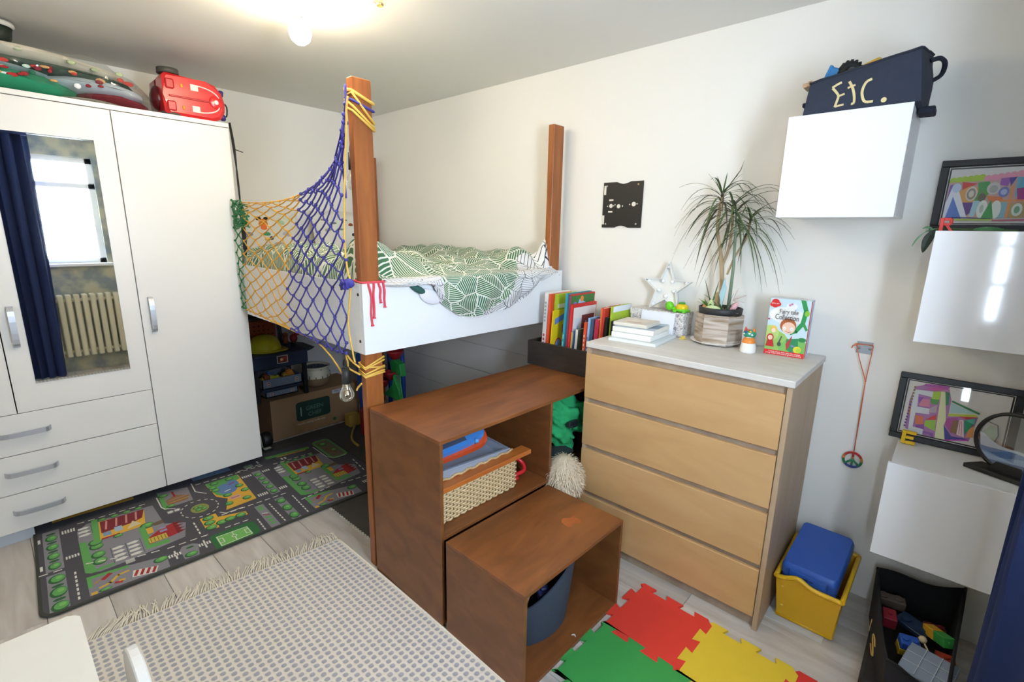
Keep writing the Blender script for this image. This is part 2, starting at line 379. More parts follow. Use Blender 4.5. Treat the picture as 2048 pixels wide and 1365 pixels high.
for y0, y1, z0, hy in ((-1.753, -1.247, .07, -1.708), (-2.260, -1.757, .637, -2.218), (-2.768, -2.264, .637, -2.31)):
    mb = MB(); mb.box(.603, .622, y0, y1, z0, 2.010, bev=.001); d = part('door', mb, WW, t)
    mb = MB(); vhandle(mb, hy, .94, 1.126); part('handle', mb, ALU, d)
    if y0 == -2.260:
        mb = MB(); mb.box(.6225, .626, -2.183, -1.833, .765, 1.866); part('mirror', mb, mat('#f2f5f3', .015, 1.0, var=0), d, 'tall rectangular mirror')
for z0, z1, hz in ((.444, .634, .545), (.258, .440, .358), (.070, .254, .167)):
    mb = MB(); mb.box(.603, .622, -2.768, -1.757, z0, z1, bev=.001); d = part('drawer', mb, WW, t)
    mb = MB(); hhandle(mb, -2.345, -2.162, hz); part('handle', mb, ALU, d)
# strap hanging down the wardrobe's side edge
mb = MB()
for k in range(3):
    mb.tube(catmull([(.612+.006*k, -1.238, 2.04), (.632+.01*k, -1.236, 1.9), (.65-.006*k, -1.234, 1.72), (.645+.008*k, -1.236, 1.5), (.655, -1.236, 1.37)], 3), .004, 4)
mb.box(.640, .664, -1.243, -1.226, 1.36, 1.62, bev=.003); mb.tube([(.65, -1.235, 1.9), (.69, -1.21, 1.885)], .003, 4)
mb.tube([(.652+.012*math.cos(a), -1.235, 1.345+.015*math.sin(a)) for a in [2*PI*i/10 for i in range(10)]], .003, 4, closed=True)
single('hanging_strap', mb, mat('#1c1a1a', .7), 'black nylon strap with buckle hanging down the wardrobe edge', 'strap')

# ------------------------------------------------------------------ things on the wardrobe
t = thing('ride_on_suitcase', 'red childrens suitcase with wheels lying on the wardrobe', 'suitcase', (.47, -1.4, 2.035))
RED = mat('#e0262b', .28, coat=.3); DRED = mat('#a01722', .3)
out = [(-.105, .006), (.09, .002), (.135, .02), (.158, .06), (.162, .10), (.15, .15), (.12, .185), (.07, .196), (-.105, .206), (-.12, .19), (-.125, .10), (-.12, .02)]
mb = MB(); mb.prism(out, .13, (.46, -1.4, 2.036), (0, 1, 0), (0, 0, 1), (1, 0, 0), bev=.015); part('front_shell', mb, RED, t)
mb = MB(); mb.prism([(u*.98, v*.97+.003) for u, v in out], .13, (.315, -1.4, 2.036), (0, 1, 0), (0, 0, 1), (1, 0, 0), bev=.02); part('rear_shell', mb, DRED, t)
mb = MB(); mb.box(.44, .462, -1.525, -1.24, 2.13, 2.142); part('seam', mb, BLACK, t)
mb = MB(); mb.box(.588, .594, -1.5, -1.27, 2.128, 2.137, bev=.002); part('ridge', mb, mat('#b51c22', .4), t)
for z in (2.245, 2.036):
    mb = MB(); mb.cyl((.54, -1.48, z-.004 if z > 2.1 else z), (.54, -1.48, z+.022 if z > 2.1 else z+.022), .049, .047, 20); part('wheel', mb, mat('#4b4a44', .6), t)
for s in (1, -1):
    c = 2.136+.052*s
    mb = MB(); mb.box(.588, .597, -1.512, -1.472, c-.024, c+.024, bev=.006); part('handle_recess', mb, mat('#bf2026', .35), t)
    mb = MB(); mb.ball((.592, -1.44, c), (.005, .006, .011), 10, 6); part('reflector', mb, mat('#e8a32c', .3), t)
    mb = MB(); mb.box(.59, .5935, -1.40, -1.365, c-.014, c+.016); mb.tube([(.592, -1.37+.10*math.sin(a)*1.0, 2.136+s*(.016+.048*math.cos(a))) for a in [PI/2*i/8 for i in range(9)]], .0035, 5)
    part('stripe', mb, mat('#f3e4dc', .4), t)
    mb = MB(); mb.tube(catmull([(.53, -1.262, 2.136+.055*s), (.535, -1.245, 2.136+.06*s), (.54, -1.228, 2.136+.058*s)], 3), [.012, .013, .016, .018, .019, .017, .01], 8); part('horn', mb, mat('#3a2f78', .4), t)
mb = MB(); mb.ball((.59, -1.285, 2.136), (.008, .034, .034), 14, 8); part('nose_ring', mb, RED, t)
mb = MB(); mb.ball((.597, -1.285, 2.136), (.004, .011, .012), 12, 6); part('headlight', mb, mat('#fff2ee', .3), t)
mb = MB(); mb.tube([(.53+.004*math.sin(3*a), -1.225+.012*math.cos(a), 2.116+.034*math.sin(a)) for a in [2*PI*i/12 for i in range(12)]], .004, 5, closed=True); part('pull_strap', mb, BLACK, t)
mb = MB(); mb.ball((.47, -1.525, 2.13), (.06, .03, .06), 10, 7); part('rear_cover', mb, mat('#5c1018', .3), t)

t = thing('quilt', 'rolled cream quilt on top of the bedding in the clear plastic bag', 'quilt', (.36, -1.9, 2.17))
def roll(y0, y1, z, rx, rz, x=.38, n=18, m=14, amp=.012, sag=.03, seed=0):
    def fn(u, v):
        a = 2*PI*v; s = math.sin(PI*min(max(u, 0), 1))**.35
        return Vector((x+rx*s*math.cos(a)*(1+amp*8*(vnoise(u*6+seed, v*5)-.5)), y0+(y1-y0)*u, z-sag*(u-.3)**2+rz*s*math.sin(a)*(1+.25*(vnoise(u*9+seed, v*4+3)-.5))))
    return fn
mb = MB(); mb.grid(roll(-2.42, -1.63, 2.215, .2, .042, sag=.06), 22, 14); part('quilt_roll', mb, mat('#e9e0cf', .9, var=.06, bump=.3, bscale=25), t)
mb = MB()
for k in range(7):
    mb = MB(); mb.ball((.577-.03*(k % 2), -2.2+.085*k, 2.222-.006*k), (.004, .016, .009), 8, 5)
    part('leaf_print', mb, mat('#b3bf95', .9), t)
def prints(cols, y0, y1, z0, z1, n, x, parent, name):
    for k in range(n):
        mb = MB(); mb.ball((x+random.uniform(-.004, .004), random.uniform(y0, y1), random.uniform(z0, z1)), (.004, random.uniform(.008, .02), random.uniform(.005, .012)), 7, 5)
        part(name, mb, mat(cols[k % len(cols)], .85), parent)
t = thing('green_blanket', 'emerald green blanket folded in the clear plastic bag on the wardrobe', 'blanket', (.36, -2.05, 2.04))
mb = MB(); mb.grid(roll(-2.42, -1.82, 2.10, .2, .058, seed=4), 18, 14); part('cloth', mb, mat('#2f9a72', .9, bump=.3, bscale=20), t)
prints(['#d8efe4', '#1d6f50', '#e9e6e0'], -2.2, -1.9, 2.11, 2.15, 8, .57, t, 'pale_print')
t = thing('dark_quilt', 'dark green patterned quilt layer in the clear plastic bag', 'quilt', (.36, -1.95, 2.14))
mb = MB(); mb.grid(roll(-2.42, -1.60, 2.170, .198, .03, seed=9), 20, 14); part('cloth', mb, mat('#4c5f52', .9, var=.25, scale=30, bump=.3, bscale=20), t)
t = thing('printed_bedding', 'white bedding with red and orange prints in the clear plastic bag', 'bedding', (.36, -1.8, 2.1))
mb = MB(); mb.grid(roll(-1.98, -1.57, 2.125, .2, .042, seed=14), 18, 14); mb.grid(roll(-2.42, -1.9, 2.150, .202, .018, seed=18), 12, 12); part('cloth', mb, mat('#c9d6e0', .9, var=.1, scale=20), t)
prints(['#cf3b30', '#d6a36c', '#b5222c', '#eef2f5', '#8a2530'], -2.15, -1.6, 2.10, 2.165, 26, .575, t, 'red_print')
t = thing('red_throw', 'dark red throw under the bedding in the clear plastic bag', 'throw', (.36, -1.7, 2.04))
mb = MB(); mb.grid(roll(-1.86, -1.55, 2.075, .2, .035, seed=21), 14, 14); part('cloth', mb, mat('#7d2630', .9, var=.2, scale=30), t)
mb = MB(); mb.grid(roll(-1.95, -1.62, 2.052, .205, .016, seed=25), 14, 12); part('speckled_edge', mb, mat('#c9c4b8', .9, var=.4, scale=60), t)
def bagfn(u, v):
    y = -2.46+.955*u; a = 2*PI*v; s = (1-max(0, (u-.62)/.38)**2.6)
    rx = .236*(.55+.45*s); rz = .112*(.07+.93*s)
    wr = 1+.1*(vnoise(u*16, v*14)-.5)*(1+2*u)
    return Vector((.375+rx*math.cos(a)*wr, y, 2.042+rz+rz*math.sin(a)*wr))
mb = MB(); mb.grid(bagfn, 44, 36)
tag(part('plastic_bag', mb, glass('#fbfdfd', .075, .10)), 'clear crinkled plastic storage bag around the bedding on the wardrobe', 'bag')
t = thing('bowl', 'dark green bowl with pale rim standing high on the wardrobe corner', 'bowl', (.36, -2.085, 2.262))
mb = MB(); mb.lathe([(0, 0), (.05, 0), (.062, .03), (.068, .075), (.06, .075), (.05, .02), (0, .012)], (.36, -2.085, 2.262), 20); part('body', mb, mat('#1f2a22', .5), t)
mb = MB(); mb.lathe([(.07, .07), (.078, .078), (.076, .09), (.066, .088), (.066, .07)], (.36, -2.085, 2.262), 20); part('rim', mb, mat('#d9d6cf', .5), t)
# ------------------------------------------------------------------ raised bed
BC = (1.976, -1.288)
BM = Matrix.Translation((*BC, 0)) @ Matrix.Rotation(math.radians(-1.2), 4, 'Z') @ Matrix.Translation((-BC[0], -BC[1], 0))
def bmb(): m = MB(); m.M = BM; return m
t = thing('raised_bed', 'tall white panelled loft bed with brown wooden posts in the corner', 'bed', (1.0, -.65, 0))
PANEL = mat('#eff0f2', .3, var=.006)
for x0, x1, y0, y1, z1 in ((1.917, 1.957, -1.279, -1.199, 2.026), (1.917, 1.957, -.108, -.022, 2.052), (.045, .085, -.125, -.04, 2.045), (.045, .085, -1.235, -1.155, 1.3)):
    mb = bmb(); mb.box(x0, x1, y0, y1, 0, z1, bev=.003); part('post', mb, POST, t)
mb = bmb(); mb.box(1.958, 1.976, -1.288, -.012, .990, 1.276, bev=.0015); ep = part('end_panel', mb, PANEL, t)
mb = bmb(); mb.box(.66, 1.957, -1.288, -1.280, .990, 1.276, bev=.001); sp = part('side_panel', mb, PANEL, t)
for z in (1.232, 1.042):
    mb = bmb(); mb.cyl((1.942, -1.2895, z), (1.942, -1.2875, z), .0065, .0065, 12); part('bolt', mb, BLACK, sp)
for y, z in ((-.04, 1.25), (-.04, 1.02)):
    mb = bmb(); mb.cyl((1.9755, y, z), (1.977, y, z), .004, .004, 10); part('screw', mb, mat('#c5c5c8', .4), ep)
mb = bmb()
mb.box(.09, 1.95, -1.198, -1.17, 1.0, 1.06); mb.box(.09, 1.95, -.14, -.112, 1.0, 1.06); part('side_rail', mb, POST, t)
for k in range(10):
    x = .16+.185*k
    mb = bmb(); mb.box(x, x+.08, -1.19, -.12, 1.06, 1.078, bev=.002); part('slat', mb, POST, t)
mb = bmb(); mb.box(.09, 1.91, -1.195, -.115, 1.08, 1.262, bev=.03, seg=3)
single('mattress', mb, mat('#d9d6d0', .9, bump=.2), 'white mattress inside the loft bed under the leafy duvet', 'mattress')

def leafmat(rev=False):
    m = bpy.data.materials.new('leaf_print'); m.use_nodes = True; nt = m.node_tree; b = nt.nodes['Principled BSDF']; L = nt.links.new
    b.inputs['Roughness'].default_value = .9; b.inputs['Sheen Weight'].default_value = .1
    N = nt.nodes.new
    uv = N('ShaderNodeUVMap'); uv.uv_map = 'UVMap'
    vo = N('ShaderNodeTexVoronoi'); vo.voronoi_dimensions = '2D'; vo.inputs['Scale'].default_value = 6.2
    L(uv.outputs[0], vo.inputs['Vector'])
    ve = N('ShaderNodeTexVoronoi'); ve.voronoi_dimensions = '2D'; ve.feature = 'DISTANCE_TO_EDGE'; ve.inputs['Scale'].default_value = 6.2
    L(uv.outputs[0], ve.inputs['Vector'])
    sub = N('ShaderNodeVectorMath'); sub.operation = 'SUBTRACT'
    L(uv.outputs[0], sub.inputs[0]); L(vo.outputs['Position'], sub.inputs[1])
    sep = N('ShaderNodeSeparateColor'); L(vo.outputs['Color'], sep.inputs[0])
    mul = N('ShaderNodeMath'); mul.operation = 'MULTIPLY'; mul.inputs[1].default_value = 6.283; L(sep.outputs[0], mul.inputs[0])
    rot = N('ShaderNodeVectorRotate'); rot.rotation_type = 'Z_AXIS'; L(sub.outputs[0], rot.inputs['Vector']); L(mul.outputs[0], rot.inputs['Angle'])
    sx = N('ShaderNodeSeparateXYZ'); L(rot.outputs[0], sx.inputs[0])
    ab = N('ShaderNodeMath'); ab.operation = 'ABSOLUTE'; L(sx.outputs[1], ab.inputs[0])
    def mth(op, a, b_=None, v=None):
        n = N('ShaderNodeMath'); n.operation = op
        L(a, n.inputs[0])
        if b_ is not None: L(b_, n.inputs[1])
        elif v is not None: n.inputs[1].default_value = v
        return n.outputs[0]
    ph = mth('MULTIPLY', ab.outputs[0], v=.75); ph = mth('ADD', ph, sx.outputs[0])
    s = mth('SINE', mth('MULTIPLY', ph, v=370.0 if not rev else 260.0))
    line = mth('GREATER_THAN', s, v=.5 if not rev else .86)
    rib = mth('LESS_THAN', ab.outputs[0], v=.0022 if not rev else .0012)
    edge = mth('LESS_THAN', ve.outputs['Distance'], v=.022 if not rev else .012)
    a = mth('MAXIMUM', mth('MAXIMUM', line, rib), edge)
    g = N('ShaderNodeMix'); g.data_type = 'RGBA'; L(sep.outputs[1], g.inputs[0])
    c1, c2, c3 = ('#2c6a4c', '#4f7346', '#e2e4d8') if not rev else ('#dfe0e4', '#e9e8e4', '#3b4046')
    g.inputs[6].default_value = (*lin(c1), 1); g.inputs[7].default_value = (*lin(c2), 1)
    mx = N('ShaderNodeMix'); mx.data_type = 'RGBA'; L(a, mx.inputs[0]); L(g.outputs[2], mx.inputs[6]); mx.inputs[7].default_value = (*lin(c3), 1)
    L(mx.outputs[2], b.inputs['Base Color'])
    return m
LEAF, LREV = leafmat(), leafmat(True)
def interp(tab, x):
    if x <= tab[0][0]: return tab[0][1]
    for (a, b), (c, d) in zip(tab, tab[1:]):
        if x <= c: return b+(d-b)*(x-a)/(c-a)
    return tab[-1][1]
def gs(a, w): return math.exp(-(a/w)**2)
def dz(x, y):
    z = 1.318+.075*gs(y+1.12, .22)*(.35+.65*x/2)+.035*gs(y+.05, .2)+.05*gs(x-1.83, .1)*gs(y+1.22, .1)
    z += .055*gs(x-1.55, .28)*gs(y+1.0+.35*(x-1.5), .13)+.035*gs(x-1.2, .2)*gs(y+.55, .12)+.03*gs(x-1.72, .12)*gs(y+.3, .2)
    z -= .05*gs(y+.62, .3)*max(0, min(1, (x-1.35)/.5))
    z += .065*(vnoise(x*4.3+2, y*5+1)-.5)+.05*(vnoise(x*9+x*y*3, y*11+7)-.5)+.02*(vnoise(x*22, y*17+3)-.5)+.02*abs(math.sin(9*x+14*y+3*vnoise(x*3, y*3)))
    z += .13*gs(x-1.915, .035)*gs(y+.085, .05)
    return z
EDGE = [(-1.262, 1.268), (-1.20, 1.268), (-1.17, 1.261), (-1.08, 1.255), (-.99, 1.262), (-.955, 1.25), (-.935, 1.205), (-.919, 1.176), (-.882, 1.148), (-.81, 1.103), (-.724, 1.086), (-.626, 1.087), (-.507, 1.099), (-.384, 1.129), (-.288, 1.18), (-.221, 1.225), (-.144, 1.262), (-.02, 1.268)]
RB = [(1.09, -.66), (1.109, -.625), (1.127, -.554), (1.165, -.499), (1.223, -.425), (1.298, -.388), (1.40, -.34)]
Y0, Y1, X0, X1 = -1.268, -.002, .42, 1.955
def duv(u, v):
    y = Y0+(Y1-Y0)*v
    over = interp(EDGE, y); Ltop = X1-X0; drop = max(0, 1.285-over); tot = .80
    if u <= tot:
        x = X0+Ltop*u/tot; z = dz(x, y)
        e = min((y-Y0)/.05, (Y1-y)/.04, (x-X0)/.06, 1); e = max(e, 0); e = math.sqrt(1-(1-e)**2)
        z = 1.268+(z-1.268)*e
        k = max(0, (x-1.80)/.155)
        if k > 0:
            kk = k*k*(3-2*k); keep = gs(y+.085, .06)
            z = z*(1-kk)+(1.29 if drop > .02 else 1.268)*kk if keep < .5 else z*(1-.25*kk)+1.3*.25*kk
            if keep >= .5 and k > .8: z = z-(k-.8)*.4
        return BM @ Vector((x, y, z))
    q = (u-tot)/(1-tot)
    wob = .007*math.sin(y*38+1)+.030*(vnoise(y*11+q*3, q*4)-.5)+.012*(vnoise(y*26, q*7)-.5)
    if q < .3:
        a = q/.3; return BM @ Vector((1.955+.034*math.sin(a*PI/2), y, (1.29 if drop > .02 else 1.268)-.012*(1-math.cos(a*PI/2))*(1 if drop > .02 else 0)-.0*a)) if drop > .02 else BM @ Vector((1.955, y, 1.268-.002*a))
    a = (q-.3)/.7
    if drop <= .02: return BM @ Vector((1.955, y, 1.266-.004*a))
    return BM @ Vector((1.996+wob*(.25+.75*a)*(1 if a < .97 else .6)+.012*math.sin(a*PI), y, 1.278-(1.278-over)*a))
def dm(u, v):
    y = Y0+(Y1-Y0)*v
    if u > .8:
        q = max(0, ((u-.8)/.2-.3)/.7); z = 1.278-(1.278-interp(EDGE, y))*q
        if y < -.905: return 1
        return 1 if y > interp(RB, z)-.02*vnoise(z*30, 1) else 0
    x = X0+(X1-X0)*u/.8
    return 1 if (y > -.36+.9*(1.955-x) and y < -.02 and x > 1.84) else 0
mb = MB(); mb.grid(duv, 120, 90, uvf=lambda u, v: (u*1.95, v*1.4), mif=dm)
t = thing('duvet', 'crumpled green leaf print duvet hanging over the white bed end', 'duvet', (1.2, -.6, 1.268))
part('cover', mb, [LEAF, LREV], t)
# corner of white bedding pushed out beside the duvet
t = thing('pillowcase', 'white pillowcase corner with a dark green edge poking over the bed end', 'pillowcase', (1.99, -1.03, 1.2))
mb = bmb(); mb.ball((1.986, -.968, 1.203), (.010, .058, .034), 14, 9, warp=lambda p: p+Vector((0, 0, -.3*p.y))); part('white_corner', mb, mat('#e6e4ea', .85), t)
mb = bmb(); mb.ball((1.986, -1.028, 1.238), (.010, .045, .017), 12, 8, warp=lambda p: p+Vector((0, 0, -.45*p.y))); part('green_edge', mb, mat('#2c5a52', .8), t)
# pillows against the far wall
def pillow(name, y, label, prints_):
    t = thing(name, label, 'pillow', (.11, y, 1.27))
    def fn(sd):
        def f(u, v):
            a, b = (u-.5)*2, (v-.5)*2; th = .055*((1-abs(a)**3.2)*(1-abs(b)**3.2))**.5
            return Vector((.105+sd*th-.10*(v-.5)*.9+.02, y+a*.235, 1.272+.34*v))
        return f
    mb = MB(); mb.grid(fn(1), 16, 14); mb.grid(fn(-1), 16, 14); part('case', mb, mat('#d9d7d0', .9, var=.05, bump=.2, bscale=30), t)
    cols = []
    for (du, v, ry, rz, col) in prints_:
        if col not in cols: cols.append(col)
        a, b = du*2, (v-.5)*2; th = .055*((1-abs(a)**3.2)*(1-abs(b)**3.2))**.5
        mb = MB(); mb.ball((.105+th-.10*(v-.5)*.9+.021, y+a*.235, 1.272+.34*v), (.003, ry, rz), 10, 6); part('animal_print', mb, mat(col, .9), t)
pr1 = [(-.06, .68, .032, .04, '#d9822e'), (-.11, .79, .018, .016, '#241a16'), (-.01, .79, .018, .016, '#241a16'), (-.06, .62, .022, .022, '#e9743a'), (-.035, .5, .026, .014, '#4d9a6a'), (-.04, .4, .02, .012, '#e2b35a'), (.02, .42, .014, .014, '#39424e'),
       (-.3, .7, .03, .014, '#c98a52'), (-.28, .48, .03, .02, '#8d97a6'), (.2, .72, .022, .02, '#a8c8a0'), (.25, .5, .03, .02, '#b9b6c4'), (-.36, .35, .03, .02, '#9fb0b8'), (.3, .8, .03, .012, '#cfd9c0'), (.12, .3, .04, .016, '#b3a6a0')]
pillow('pillow', -.905, 'white animal print pillow behind the yellow net', pr1)
pr2 = [(.1, .72, .02, .014, '#8f4a38'), (-.2, .75, .03, .01, '#7c8a78'), (.12, .5, .016, .014, '#2d3238'), (-.3, .6, .03, .012, '#a8a49a'), (-.1, .62, .03, .008, '#8b9486'), (-.35, .82, .02, .008, '#9c8f80'), (0, .82, .03, .008, '#7b8272'), (.25, .66, .02, .012, '#b06a50')]
pillow('pillow', -.33, 'white printed pillow behind the tall near post', pr2)

# ------------------------------------------------------------------ climbing net
t = thing('climbing_net', 'knotted green yellow and blue rope net tied along the bed', 'net', (1.3, -1.29, 1.0))
NA, NB = Vector((.64, -1.270, 0)), Vector((1.975, -1.308, 0))
def net_pt(x, z, bulge=0): return Vector((x, NA.y+(NB.y-NA.y)*(x-NA.x)/(NB.x-NA.x)-.006-bulge, z))
COLS = [[(.655, 1.63), (.65, 1.53), (.645, 1.36), (.64, 1.2), (.635, 1.03)], [(.782, 1.615), (.776, 1.524), (.744, 1.363), (.718, 1.195), (.702, 1.027)], [(1.171, 1.604), (1.138, 1.523), (1.082, 1.375), (1.024, 1.193), (.958, 1.014)], [(1.515, 1.623), (1.469, 1.544), (1.378, 1.387), (1.275, 1.166), (1.285, 1.005)],
        [(1.782, 1.69), (1.703, 1.601), (1.592, 1.437), (1.549, 1.239), (1.571, .994)], [(1.919, 1.781), (1.832, 1.653), (1.736, 1.461), (1.720, 1.254), (1.742, .978)], [(1.962, 1.889), (1.915, 1.721), (1.905, 1.502), (1.918, 1.287), (1.871, .985)]]
CU = [0, .08, .29, .50, .70, .84, 1.0]
def net_uv(u, v):
    def col(c):
        c = COLS[c]; s = v*4; k = min(int(s), 3); f = s-k
        p0, p1, p2, p3 = c[max(k-1, 0)], c[k], c[k+1], c[min(k+2, 4)]
        return [.5*(2*b+(d-a)*f+(2*a-5*b+4*d-e)*f*f+(3*b-a-3*d+e)*f**3) for a, b, d, e in zip(p0, p1, p2, p3)]
    k = max(i for i in range(6) if CU[i] <= u+1e-9); f = (u-CU[k])/(CU[k+1]-CU[k])
    P = [col(max(k-1, 0)), col(k), col(k+1), col(min(k+2, 6))]
    return [.5*(2*b+(d-a)*f+(2*a-5*b+4*d-e)*f*f+(3*b-a-3*d+e)*f**3) for a, b, d, e in zip(*P)]
NI, NJ = 19, 20
nodes = {}
for i in range(NI+1):
    for j in range(NJ+1):
        if (i+j) % 2 == 0 or j in (0, NJ):
            x, z = net_uv(i/NI, (j/NJ)**.93)
            if 0 < j < NJ and 0 < i: x += random.uniform(-.006, .006); z += random.uniform(-.006, .006)
            nodes[i, j] = net_pt(x, z, random.uniform(0, .006))
cordm = [mat('#1f7a46', .7), mat('#e0a63a', .7), mat('#43409c', .65)]
secs = [MB(), MB(), MB()]
def colr(i): return 0 if i < 2 else (1 if i < 10 else 2)
def sagpt(a, b, k): m = (a+b)/2; m.z -= k; return [a, m, b]
for (i, j), p in nodes.items():
    for di in (1, -1):
        q = nodes.get((i+di, j+1))
        if q is not None and (i+j) % 2 == 0:
            c = colr(min(i, i+di)); k = .004+.012*(c == 2 and di == 1)*random.random()
            secs[c].tube([p, (p*3+q)/4-Vector((0, 0, k*.7)), (p+q)/2-Vector((0, 0, k)), q], .0030 if c != 2 else .0034, 4)
    secs[colr(i)].ball(p, .0065 if colr(i) != 2 else .0078, 7, 5)
for j in (0, NJ):
    for i in range(NI):
        c = colr(i); secs[c].tube([nodes[i, j], nodes[i+1, j]], .0032, 4)
for c, lab in enumerate(('green rope section', 'yellow rope section', 'blue rope section')): part('net_section', secs[c], cordm[c], t, lab)
mb = MB()                                                            # gathered green bunch at the wardrobe
for k in range(26): mb.tube(catmull([net_pt(.63+.02*random.random(), 1.62-.16*random.random()), net_pt(.72+.1*random.random(), 1.63-.16*random.random(), .01), net_pt(.80+.10*random.random(), 1.60-.12*random.random())], 3), .003, 4)
part('gathered_cord', mb, cordm[0], t)
Y = -1.303
def ropes(name, lines, r, m, lab=None):
    mb = MB()
    for l in lines: mb.tube(catmull(l, 4), r, 6)
    part(name, mb, m, t, lab)
YEL = mat('#e9bb55', .6)
ropes('edge_cord', [[(1.99, Y-.012, 1.945), (1.975, Y-.012, 1.9), (1.965, Y-.01, 1.846), (1.94, Y-.01, 1.70), (1.916, Y-.008, 1.558), (1.908, Y-.01, 1.43), (1.921, Y-.012, 1.33), (1.94, Y-.012, 1.281), (1.925, Y-.012, 1.211), (1.90, Y-.01, 1.107), (1.917, Y-.006, .99), (1.93, Y-.006, .955)],
                    [(1.05, Y+.012, 1.012), (1.3, Y+.006, 1.0), (1.57, Y, .99), (1.70, Y-.004, .955), (1.78, Y-.004, .91), (1.832, Y-.006, .873)], [(1.86, Y-.006, .975), (1.872, Y-.006, .945), (1.862, Y-.006, .91), (1.838, Y-.006, .885)]], .0038, YEL, 'thin yellow edge rope')
ropes('hanging_cord', [[(1.958, Y, 1.992), (1.955, Y, 1.93), (1.955, Y-.003, 1.925), (1.92, Y-.004, 1.84), (1.86, Y-.004, 1.75)], [(1.952, Y, 1.99), (1.957, Y-.004, 1.87), (1.935, Y-.004, 1.80), (1.91, Y-.003, 1.73), (1.925, Y-.004, 1.63), (1.93, Y-.006, 1.60)], [(1.95, Y, 1.93), (1.91, Y, 1.80), (1.83, Y, 1.68)]], .0035, cordm[2])
mb = MB()
for p in ((1.955, 1.926), (1.957, 1.862), (1.92, 1.842), (1.935, 1.80), (1.91, 1.73)): mb.ball((p[0], Y-.004, p[1]), .008, 7, 5)
for k in range(16): mb.tube(catmull([net_pt(1.90+.05*random.random(), 1.255+.04*random.random(), .012+.02*random.random()) for _ in range(4)], 3), .005, 5)
mb.ball((1.936, Y-.016, 1.279), (.026, .018, .019), 9, 7)
part('knot', mb, cordm[2], t)
def wrap(zs, r=.0045, tilt=(0, 0, 0, 0), off=.004, m=YEL):
    mb = MB(); x0, x1, y0, y1 = 1.914-off, 1.957+off, -1.279-off, -1.199+off
    for z, dzz in zs:
        L_ = [(x0, y0, z+dzz[0]), (x1, y0, z+dzz[1]), (x1, (y0+y1)/2, z+(dzz[1]+dzz[2])/2), (x1, y1, z+dzz[2]), (x0, y1, z+dzz[3])]
        mb.tube([BM @ Vector(p) for p in L_], r, 6, closed=True)
    return part('tie_rope', mb, m, t)
wrap([(1.965, (.025, .012, -.02, .01)), (1.955, (.03, .02, -.012, .01)), (1.925, (.04, .045, -.05, 0)), (1.905, (.05, .02, -.045, -.02)), (1.898, (.03, .01, -.048, -.02))], .0048)
wrap([(1.93, (.03, .015, -.012, .0))], .0045, m=cordm[2])
wrap([(.945, (.0, -.012, .022, .01)), (.935, (0, -.008, .018, 0)), (.925, (0, .01, -.004, 0)), (.915, (.0, -.01, .012, 0)), (.905, (0, -.008, .004, 0)), (.90, (0, -.008, 0, 0))], .0042)
ropes('tie_rope', [[(1.862, Y-.006, .978), (1.90, Y-.004, .955), (1.945, Y+.004, .935)], [(1.862, Y-.006, .972), (1.87, Y-.006, .925), (1.90, Y-.004, .915), (1.945, Y+.004, .905)], [(1.93, -1.285, .86), (1.91, -1.29, .84), (1.90, -1.292, .825)]], .004, YEL)
REDC = mat('#e2495a', .7)
mb = MB()
mb.tube([BM @ Vector(p) for p in ((1.905, -1.288, 1.285), (1.982, -1.290, 1.283), (1.982, -1.19, 1.281), (1.905, -1.19, 1.283))], .004, 5, closed=True)
for (y, ln, k) in ((-1.263, .175, .010), (-1.240, .145, -.004), (-1.217, .085, .006), (-1.197, .105, .004)):
    pts = [BM @ Vector(p) for p in ((1.978, y, 1.286), (1.984, y, 1.27), (1.984, y+k, 1.282-ln*.35), (1.983, y+k*.6, 1.282-ln*.7), (1.983, y+k, 1.282-ln))]
    mb.tube(catmull(pts, 4), [.0042]*16+[.008], 6)
part('tie_cord', mb, REDC, t, 'red cord with four hanging ends')
def bulb(x, y, z, label):
    t = thing('hanging_bulb', label, 'light bulb', (x, y, z))
    mb = MB(); mb.lathe([(0, -.083), (.014, -.081), (.026, -.071), (.0305, -.055), (.029, -.042), (.022, -.026), (.0155, -.014), (.014, 0)], (x, y, z), 18); part('bulb', mb, glass('#fdfdf6', .3, .02), t)
    mb = MB(); mb.cyl((x, y, z-.04), (x, y, z-.005), .003, .005, 8); mb.ball((x, y, z-.045), (.007, .007, .012), 8, 6); part('filament', mb, mat('#d9b98a', .3), t)
    mb = MB(); mb.cyl((x, y, z-.002), (x, y, z+.064), .0175, .0165, 16); mb.box(x-.008, x+.016, y-.008, y+.008, z+.055, z+.072, bev=.002); s = part('holder', mb, mat('#2a2b2d', .5), t)
    mb = MB(); mb.tube([(x-.002+.013*math.cos(a), y, z+.072+(.03*math.sin(a) if a < PI else 0)) for a in [PI*i/10 for i in range(11)]], .0035, 5); part('hook', mb, mat('#2a2b2d', .5), s)
bulb(1.872, -1.322, .858, 'clear bulb with black holder hanging low on the yellow rope')
bulb(1.785, -1.19, 1.725, 'clear bulb with black holder high up behind the near post')
